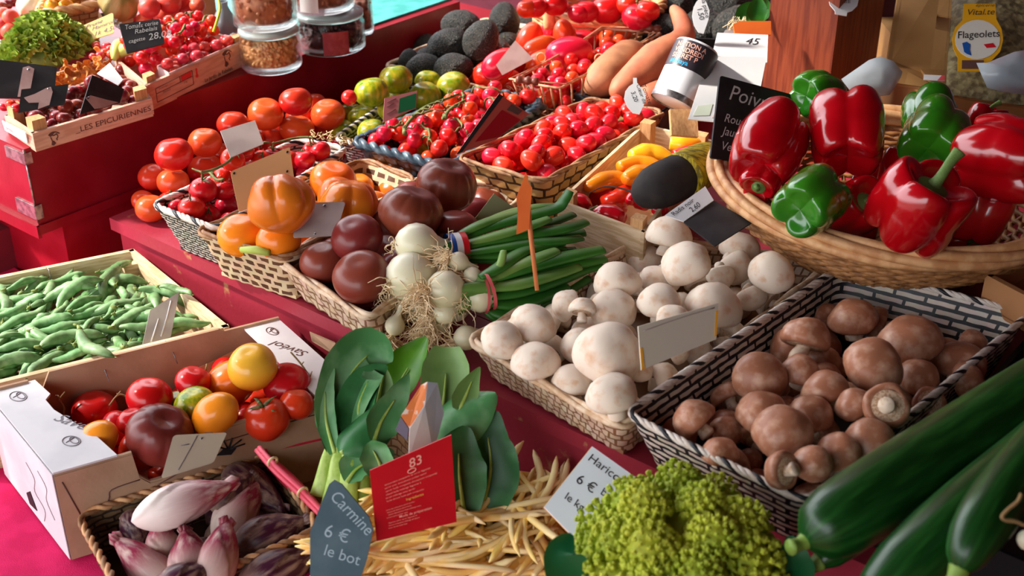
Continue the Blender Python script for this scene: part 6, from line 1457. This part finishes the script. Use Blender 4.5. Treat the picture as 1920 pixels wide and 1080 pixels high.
# chanterelles
M_ch = mat('chanterelle', (214, 136, 46), .6, (186, 104, 30), 3, var=.12)
def chant(seed):
    mb = MB(); rr = random.Random(seed)
    pr = [(.12, -1), (.16, -.5), (.24, -.1), (.5, .35), (.92, .62), (1.0, .6), (.8, .5), (.35, .28), (0, .1)]
    def fn(u, v):
        k = v * 8; i = min(7, int(k)); f = k - i; r = pr[i][0] * (1 - f) + pr[i + 1][0] * f; z = pr[i][1] * (1 - f) + pr[i + 1][1] * f; a = u * 6.28318
        w_ = 1 + .22 * math.sin(3 * a + seed) * (r > .4); return V((r * w_ * math.cos(a), r * w_ * math.sin(a), z + .18 * math.sin(4 * a + seed * 2) * r))
    mb.grid(24, 16, fn, wu=True); return {'mesh': mb.mesh('chanterelle', M_ch)}
CHT = [chant(i) for i in range(3)]
chq = quadz([(100, 182), (228, 136), (200, 108), (90, 140)], .888)
cb3, H5 = crate('mushroom_crate', 'low crate of orange chanterelles behind the black cards', chq, .026, M_crpink, .004, .012, (), 0)
k = 0
for p, r in H5.drop(90, .0115, .036, tries=3000, jr=.25, rnd=rn): inst(CHT[k % 3], 'chanterelle', 'small orange chanterelle mushroom heaped in the low crate', 'mushroom', 'chanterelles in the low crate', p, rq(rn, None, 1.4), r * .95); k += 1
# frisee lettuce
lt = thing('lettuce', 'frilly light green lettuce on the raised stand', 'lettuce', W(88, 95, .88)); mb = MB(); lc0 = W(88, 92, .90)
for kx in range(420):
    a = rn.uniform(0, 6.28); r = math.sqrt(rn.random()); p = lc0 + (AD * math.cos(a) * .06 + BD * math.sin(a) * .07) * r + ZD * (.05 * (1 - r * r) + rn.uniform(-.012, .006)); d = (p - lc0 + ZD * .05).normalized(); s_ = d.orthogonal().normalized(); s_ = Quaternion(d, rn.random() * 6.28) @ s_; L = rn.uniform(.009, .016)
    mb.grid(6, 3, lambda u, v: p + d * L * v + s_ * (u - .5) * L * (1.0 + v) * 1.2 + d.cross(s_) * L * .35 * math.sin(u * 12 + kx) * v)
ob('frilly_leaves', mb, mat('frisee', (176, 194, 84), .5, (132, 160, 60), 60), lt)
mb = MB(); mb.ball(lc0 - ZD * .005, .05, 16, 8, .5); ob('heart', mb, mat('lettuce_heart', (120, 146, 60), .5), lt)
# rows of fruit behind
def fruit(items, keys, name, cat, group, labels, z):
    for i, (x, y, w) in enumerate(items):
        p = W(x, y, z[i] if isinstance(z, list) else z); pr = TOM[keys[i] if isinstance(keys, list) else keys]
        inst(pr[i % len(pr)], name, labels[i], cat, group, p, rq(rn, None, 1), w * dep(p) / F / 2)
it = [(20, 33, 32), (3, 45, 28), (18, 58, 34), (42, 50, 30), (55, 38, 26), (60, 42, 30), (6, 24, 24), (58, 55, 34), (40, 38, 24), (130, 52, 24)]
fruit(it, 'apricot', 'apricot', 'apricot', 'apricots behind the lettuce', rows(it, 2, 'rosy orange apricot', 'behind the lettuce'), [.925, .915, .905, .905, .92, .925, .93, .90, .905, .905])
it = [(22, 70, 28), (4, 66, 24)]
fruit(it, 'nectarine', 'plum', 'plum', 'plums beside the lettuce', ['mauve pink plum touching the lettuce', 'mauve plum at the picture edge by the lettuce'], .892)
it = [(4, 12, 22), (14, 8, 20), (24, 4, 20)]
fruit(it, 'black', 'plum', 'plum', 'dark plums in the corner', rows(it, 1, 'dark blue plum in the far corner', ''), .92)
it = [(300, 36, 26), (288, 34, 24), (340, 8, 36), (370, 10, 30), (308, 27, 30), (320, 22, 30), (255, 36, 22), (270, 38, 30), (350, 18, 36), (318, 5, 44), (280, 14, 42)]
fruit(it, 'nectarine', 'nectarine', 'nectarine', 'nectarines in the far box', rows(it, 2, 'dark red nectarine', 'of the far wooden box'), [.91, .905, .93, .93, .92, .92, .90, .91, .92, .945, .945])
# melons
def melon(name, label, x, y, w, z, m, sq=.85, ribs=10):
    mb = MB(); p = W(x, y, z); r = w * dep(p) / F / 2
    mb.grid(60, 20, lambda u, v: V((r * math.sin(math.pi * v) * (1 - .06 * abs(math.cos(ribs * math.pi * u))) * math.cos(u * 6.28318), r * math.sin(math.pi * v) * (1 - .06 * abs(math.cos(ribs * math.pi * u))) * math.sin(u * 6.28318), -r * sq * math.cos(math.pi * v) * (1 - .12 * math.exp(-((1 - v) / .12) ** 2)))), wu=True)
    o = ob(name, mb, m); o.location = p; o.rotation_euler = (.4, .5, .3); tag(o, label, 'melon'); return o
melon('melon', 'pale ribbed melon beside the yellow mirabelles', 64, 10, 66, .93, mat('pale_melon', (206, 204, 176), .6, (226, 214, 180), 40, bump=.4, bsc=120))
melon('melon', 'large striped melon behind the yellow card', 222, 4, 78, .94, mat('striped_melon', (186, 148, 92), .6, (120, 124, 60), 12, stretch=(3, 3, .5), bump=.4, bsc=120))
melon('melon', 'small grey green melon beside the slate card', 230, 38, 40, .905, mat('grey_melon', (170, 176, 146), .6, (190, 186, 150), 40))
melon('melon', 'pale melon half behind the yellow card', 172, 34, 40, .905, MATS['pale_melon'])
mq = quadz([(72, 30), (186, 10), (170, -12), (92, -8)], .935)
mbk, H6 = basket('fruit_basket', 'brown willow basket of yellow mirabelles at the back', mq, .07, .18, W_tan, M_wick, .012, .006, .002, 2, .05)
for p, r in H6.drop(75, .0125, .105, tries=3500, jr=.08, rnd=rn): inst(rn.choice(TOM['yellow']), 'mirabelle', 'small yellow mirabelle plum heaped in the far basket', 'plum', 'mirabelles in the far basket', p, rq(rn), r)
nq = quadz([(298, 52), (384, 26), (372, -6), (280, 22)], .89)
nb, _ = crate('fruit_crate', 'brown wood crate edge holding dark cherries by the orange post', nq, .028, mat('brown_crate', (168, 112, 62), .7), .005, .01, ())
it = [(322, 44, 14), (330, 46, 14), (338, 42, 14), (345, 44, 12), (326, 50, 12), (340, 50, 12), (358, 34, 12), (372, 36, 10)]
fruit(it, 'black', 'cherry', 'cherry', 'dark cherries by the orange post', ['dark cherry beside the orange post on the raised stand'] * len(it), .895)
mb = MB(); a = W(386, 58, LZ); mb.hexa([a + AD * u + BD * v + ZD * z for z in (0.002, .6) for u, v in ((-.012, -.012), (.012, -.012), (.012, .02), (-.012, .02))])
tag(ob('orange_post', mb, mat('orange_paint', (214, 120, 66), .5), None, False), 'orange painted upright post beside the glass carafe', 'post')
mb = MB(); mb.tube(spline([D(400, 60, 1.98), D(408, 35, 1.98), D(412, 15, 1.99), D(408, -10, 2.0)], 5), .0022, 6); tag(ob('strap', mb, mat('lime_strap', (196, 220, 40), .5)), 'bright yellow green strap hanging by the orange post', 'strap')
# glass jars
M_glass = mat('jar_glass', (236, 246, 246), .03, trans=1, ior=1.2, spec=.5, alpha=.45)
def jar(label, x, y, w, h, z, glabel, gname, gm, gr, n, lidm=None, tint=None, stack=None, cat='jar'):
    p = stack or W(x, y, z); r = w * dep(p) / F / 2; H = h
    o = thing('glass_jar', label, cat, p, 'glass jars on the raised stand')
    mb = MB(); mb.lathe([(0, .001), (r * .9, .001), (r, .006), (r, H * .82), (r * .93, H * .93), (r * .93, H), (r * .87, H), (r * .87, H * .92), (r * .94, H * .81), (r * .94, .009), (0, .006)], 40, p); ob('glass', mb, M_glass, o)
    mb = MB(); mb.lathe([(r * .9, H), (r * .98, H + .001), (r * .98, H + .008), (r * .7, H + .011), (0, H + .011)], 40, p); ob('lid', mb, mat('jar_lid', (206, 226, 226), .1, trans=.6), o)
    rr = random.Random(x); mb = MB()
    for k in range(n):
        a = rr.uniform(0, 6.28); q = math.sqrt(rr.uniform(.55, 1)) * (r * .92 - gr); c_ = p + V((q * math.cos(a), q * math.sin(a), .01 + gr + rr.random() * (H * .8 - 2 * gr)))
        mb.ball(c_, gr * rr.uniform(.75, 1.1), 7, 5, rr.uniform(.6, 1), q=Quaternion((rr.random(), rr.random(), rr.random()), rr.random() * 3).to_matrix())
    mb.lathe([(0, .012), (r * .82, .012), (r * .82, H * .76), (0, H * .78)], 24, p)
    tag(ob(gname, mb, gm), glabel, 'dry goods', kind='stuff')
    return o, p, r
M_nut = mat('hazelnut', (150, 84, 50), .5, (176, 108, 70), 90); M_gran = mat('granola', (186, 122, 72), .7, (206, 156, 100), 150, detail=1); M_rais = mat('raisin', (50, 26, 30), .6, (84, 40, 40), 120)
j2, p2, r2 = jar('glass jar of chopped brown nuts nearest the red front edge', 510, 126, 114, .062, LZ, 'chopped brown nuts inside the near lower jar', 'chopped_nuts', M_gran, .0042, 750)
jar('glass jar of whole hazelnuts stacked on the chopped nuts', 500, 60, 120, .085, 0, 'whole hazelnuts filling the upper jar', 'hazelnuts', M_nut, .0066, 420, stack=p2 + V((-.004, .006, .0735)))
j3, p3, r3 = jar('glass jar of dark raisins with a red paper label', 622, 90, 128, .06, LZ, 'dark raisins inside the labelled lower jar', 'raisins', M_rais, .0042, 700)
jar('glass jar of dried brown fruit stacked on the raisins', 600, 28, 120, .07, 0, 'dried brown fruit inside the stacked jar', 'dried_fruit', mat('dried_fruit', (120, 66, 44), .6, (160, 90, 60), 90), .0055, 450, stack=p3 + V((-.012, .006, .0715)))
jar('small glass jar with pink sweets at the end of the row', 672, 62, 60, .075, LZ, 'pinkish brown sweets inside the end jar', 'sweets', mat('sweets', (196, 120, 96), .5, (120, 70, 60), 90), .006, 120)
a0 = Vector((EYE.x - p3.x, EYE.y - p3.y, 0)).normalized(); a1 = ZD.cross(a0)
mb = MB(); mb.grid(8, 4, lambda u, v: p3 + (a0 * math.cos((u - .45) * .75 + .1) + a1 * math.sin((u - .45) * .75 + .1)) * (r3 * 1.012) + ZD * (.006 + v * .042)); ob('paper_label', mb, mat('red_jar_label', (140, 36, 48), .5, (160, 60, 66), 60), j3)
mb = MB(); mb.grid(6, 2, lambda u, v: p3 + V((-.012, .006, .0715)) + (a0 * math.cos((u - 1.2) * .6) + a1 * math.sin((u - 1.2) * .6)) * (120 * dep(p3) / F / 2 * 1.015) + ZD * (.008 + v * .03)); tag(ob('jar_label', mb, M_paper), 'white handwritten label stuck on the upper dried fruit jar', 'label')
# carafe
mb = MB(); p = W(424, 66, LZ); s_ = dep(p) / F; mb.lathe([(0, .001), (20 * s_, .001), (24 * s_, .012), (22 * s_, .03), (12 * s_, .048), (9 * s_, .056), (10 * s_, .064), (8 * s_, .064), (7 * s_, .056), (10 * s_, .046), (19 * s_, .03), (21 * s_, .012), (0, .005)], 32, p)
tag(ob('carafe', mb, mat('grey_glass', (180, 190, 196), .08, trans=.5, spec=.7), None), 'small glass carafe between the orange post and the jars', 'carafe')
# cards on the raised stand
def hang(c, u0, v0, u1, v1, w, m, rivet_=True):
    c.poly([(u0 - w, v0 + .04), (u0, v0 + .1), (u0 + w, v0 + .04), (u1 + w, v1), (u1 - w, v1)], m, 'hanger'); 
    if rivet_: rivet(c, u0, v0, .035)
c = pxcard('card_back', 'large black card with pale upright hanger at the picture edge', 'card', [(-20, 110), (107, 126), (101, 186), (-26, 184)], [dep(W(50, 186, .90)) + k for k in (-.01, .03, .01, -.03)], M_slate, rnd=.05, th=.002); hang(c, .58, .82, .54, .04, .085, M_paper_pink)
c = pxcard('card_back', 'black card with bent pale hanger above the black tomatoes', 'card', [(40, 168), (129, 158), (121, 196), (34, 212)], [dep(W(80, 208, .908)) + k for k in (0, .03, .01, -.01)], M_slate, th=.002); c.poly([(.08, .62), (.3, .72), (.52, .92), (.62, .96), (.68, .7), (.66, .1), (.42, .0), (.42, .3), (.2, .36)], M_paper_pink, 'hanger'); rivet(c, .57, .88, .04)
c = pxcard('card_back', 'tilted black card with slanting pale hanger in the near crate', 'card', [(172, 141), (232, 167), (224, 193), (149, 215)], [1.74, 1.78, 1.76, 1.71], M_slate, th=.002); c.poly([(.0, .42), (.12, .48), (.62, .3), (.95, .06), (.55, .0), (.35, .04)], M_paper_pink, 'hanger'); rivet(c, .08, .4, .05)
c = pxcard('price_card', 'yellow handwritten price card behind the logo crate', 'card', [(152, 50), (212, 24), (214, 62), (156, 80)], [dep(W(180, 78, .905)) + k for k in (.0, .03, .01, -.02)], mat('pale_yellow_card', (234, 206, 124), .6), rnd=.08); c.text('Prune', .12, .72, .22, M_inkgrey, slant=.3); c.text('Mamirolle', .3, .48, .2, M_inkgrey, slant=.3); c.text('1k 4,50€', .34, .14, .24, M_inkgrey, slant=.3)
c = pxcard('price_card', 'small blue grey card behind the yellow one', 'card', [(170, 26), (198, 24), (196, 36), (168, 40)], dep(W(182, 38, .89)), M_slate_blue)
c = pxcard('price_card', 'black slate card with white handwriting over the vine cherries', 'card', [(223, 46), (299, 36), (309, 82), (238, 101)], [1.86, 1.9, 1.88, 1.84], M_slate, rnd=.05, th=.002); c.text('Tomate cerise', .1, .78, .17, M_chalk, slant=.3, sx=.8); c.text('Rabelais', .3, .58, .17, M_chalk, slant=.3); c.text('cagette', .1, .3, .14, M_chalk, slant=.2); c.text('28,00', .6, .25, .26, M_chalk, slant=.2); rivet(c, .5, .92, .03)
c = pxcard('price_card', 'small white card behind the slate card', 'card', [(302, 50), (336, 56), (318, 72), (306, 72)], dep(W(312, 72, .905)), M_paper); c.text('95', .2, .3, .5, M_ink)
c = pxcard('price_card', 'white card at the picture edge by the lettuce', 'card', [(-20, 68), (26, 82), (18, 114), (-24, 108)], dep(W(5, 112, .872)), M_paper); c.text('4,20', .45, .5, .26, M_ink); c.text('kilo', .5, .15, .22, M_ink)
c = pxcard('price_card', 'small bluish card corner at the foot of the lettuce', 'card', [(38, 114), (60, 100), (56, 117), (44, 120)], dep(W(50, 119, .868)), M_paper)
c = pxcard('price_card', 'white folded card between chanterelles and vine tomatoes', 'card', [(182, 138), (206, 118), (231, 150), (222, 160)], [1.78, 1.8, 1.79, 1.77], M_paper)
c = pxcard('price_card', 'white strip card at the near end of the printed crate', 'card', [(4, 226), (48, 248), (52, 268), (10, 244)], [dep(W(6, 220, .886)) - .004, dep(W(54, 249, .886)) - .004, dep(W(56, 270, .868)) - .004, dep(W(10, 238, .868)) - .004], M_paper); c.text('tomates', .1, .3, .4, M_inkgrey, sx=.7)
c = pxcard('price_card', 'pair of white cards fanned beside the carafe', 'card', [(338, 23), (392, 50), (384, 58), (344, 50)], dep(W(365, 58, .885)), M_paper)
c = pxcard('price_card', 'white card leaning against the orange post', 'card', [(377, 24), (399, 62), (393, 66), (379, 50)], dep(W(393, 66, .868)), M_paper)
# pieces at the far left below the raised stand
lq = [D(-60, 330, 1.75), D(6, 326, 1.78), D(24, 408, 1.76), D(-40, 420, 1.73)]
mb = MB(); a = W(24, 340, .72); e1 = -AD * .2; e2 = BD * .02
mb.hexa([a + ZD * z + d for z in (-.06, .0) for d in (V(), e1, e1 - BD * .12, -BD * .12)]); 
tag(ob('wooden_crate', mb, M_wood, None, False), 'raw wood crate corner at the left edge below the raised stand', 'crate')
mb = MB(); a = a - ZD * .0615; mb.hexa([a + ZD * z + d for z in (-(a.z - .012), 0) for d in (AD * .03 + BD * .03, e1 * 1.4 + BD * .03, e1 * 1.4 - BD * .16, AD * .03 - BD * .16)]); tag(ob('covered_stand', mb, mat('dark_red_cloth', (96, 8, 30), .8, (80, 4, 24), 12), None, False), 'dark red covered stand under the raw crate corner', 'stand')
# ------------------------------------------------------------------ light
sc = bpy.context.scene
w = bpy.data.worlds.new('market_sky'); sc.world = w; w.use_nodes = True
bg = w.node_tree.nodes['Background']; bg.inputs[0].default_value = (.92, .95, 1, 1); bg.inputs[1].default_value = 3.5
wn = w.node_tree.nodes; wl = w.node_tree.links
tc = wn.new('ShaderNodeTexCoord'); sx = wn.new('ShaderNodeSeparateXYZ'); mr = wn.new('ShaderNodeMapRange'); mx = wn.new('ShaderNodeMix'); mx.data_type = 'RGBA'
wl.new(tc.outputs['Generated'], sx.inputs[0]); wl.new(sx.outputs[2], mr.inputs[0]); mr.inputs[1].default_value = .01; mr.inputs[2].default_value = .16
wl.new(mr.outputs[0], mx.inputs[0]); mx.inputs[6].default_value = (.16, .13, .11, 1); mx.inputs[7].default_value = (.92, .95, 1, 1); wl.new(mx.outputs[2], bg.inputs[0])
su = bpy.data.lights.new('sun', 'SUN'); su.energy = 6; su.angle = math.radians(4); su.color = (1, .93, .84)
so = bpy.data.objects.new('sun', su); C.objects.link(so)
SUN = V((-.80, .10, .66)).normalized()
so.rotation_mode = 'QUATERNION'; so.rotation_quaternion = V((0, 0, 1)).rotation_difference(SUN); so.location = SUN * 5
cam = bpy.data.cameras.new('camera'); co = bpy.data.objects.new('camera', cam); C.objects.link(co)
co.location = EYE; co.rotation_euler = (math.radians(90) - TILT, 0, 0); cam.lens = 45; cam.sensor_width = 36; cam.clip_start = .05
cam.dof.use_dof = True; cam.dof.focus_distance = 1.72; cam.dof.aperture_fstop = 7.0
sc.camera = co
sc.view_settings.view_transform = 'Standard'; sc.view_settings.look = 'None'; sc.view_settings.exposure = .55; sc.view_settings.gamma = 1
sc.view_settings.use_curve_mapping = False
sc.cycles.max_bounces = 8
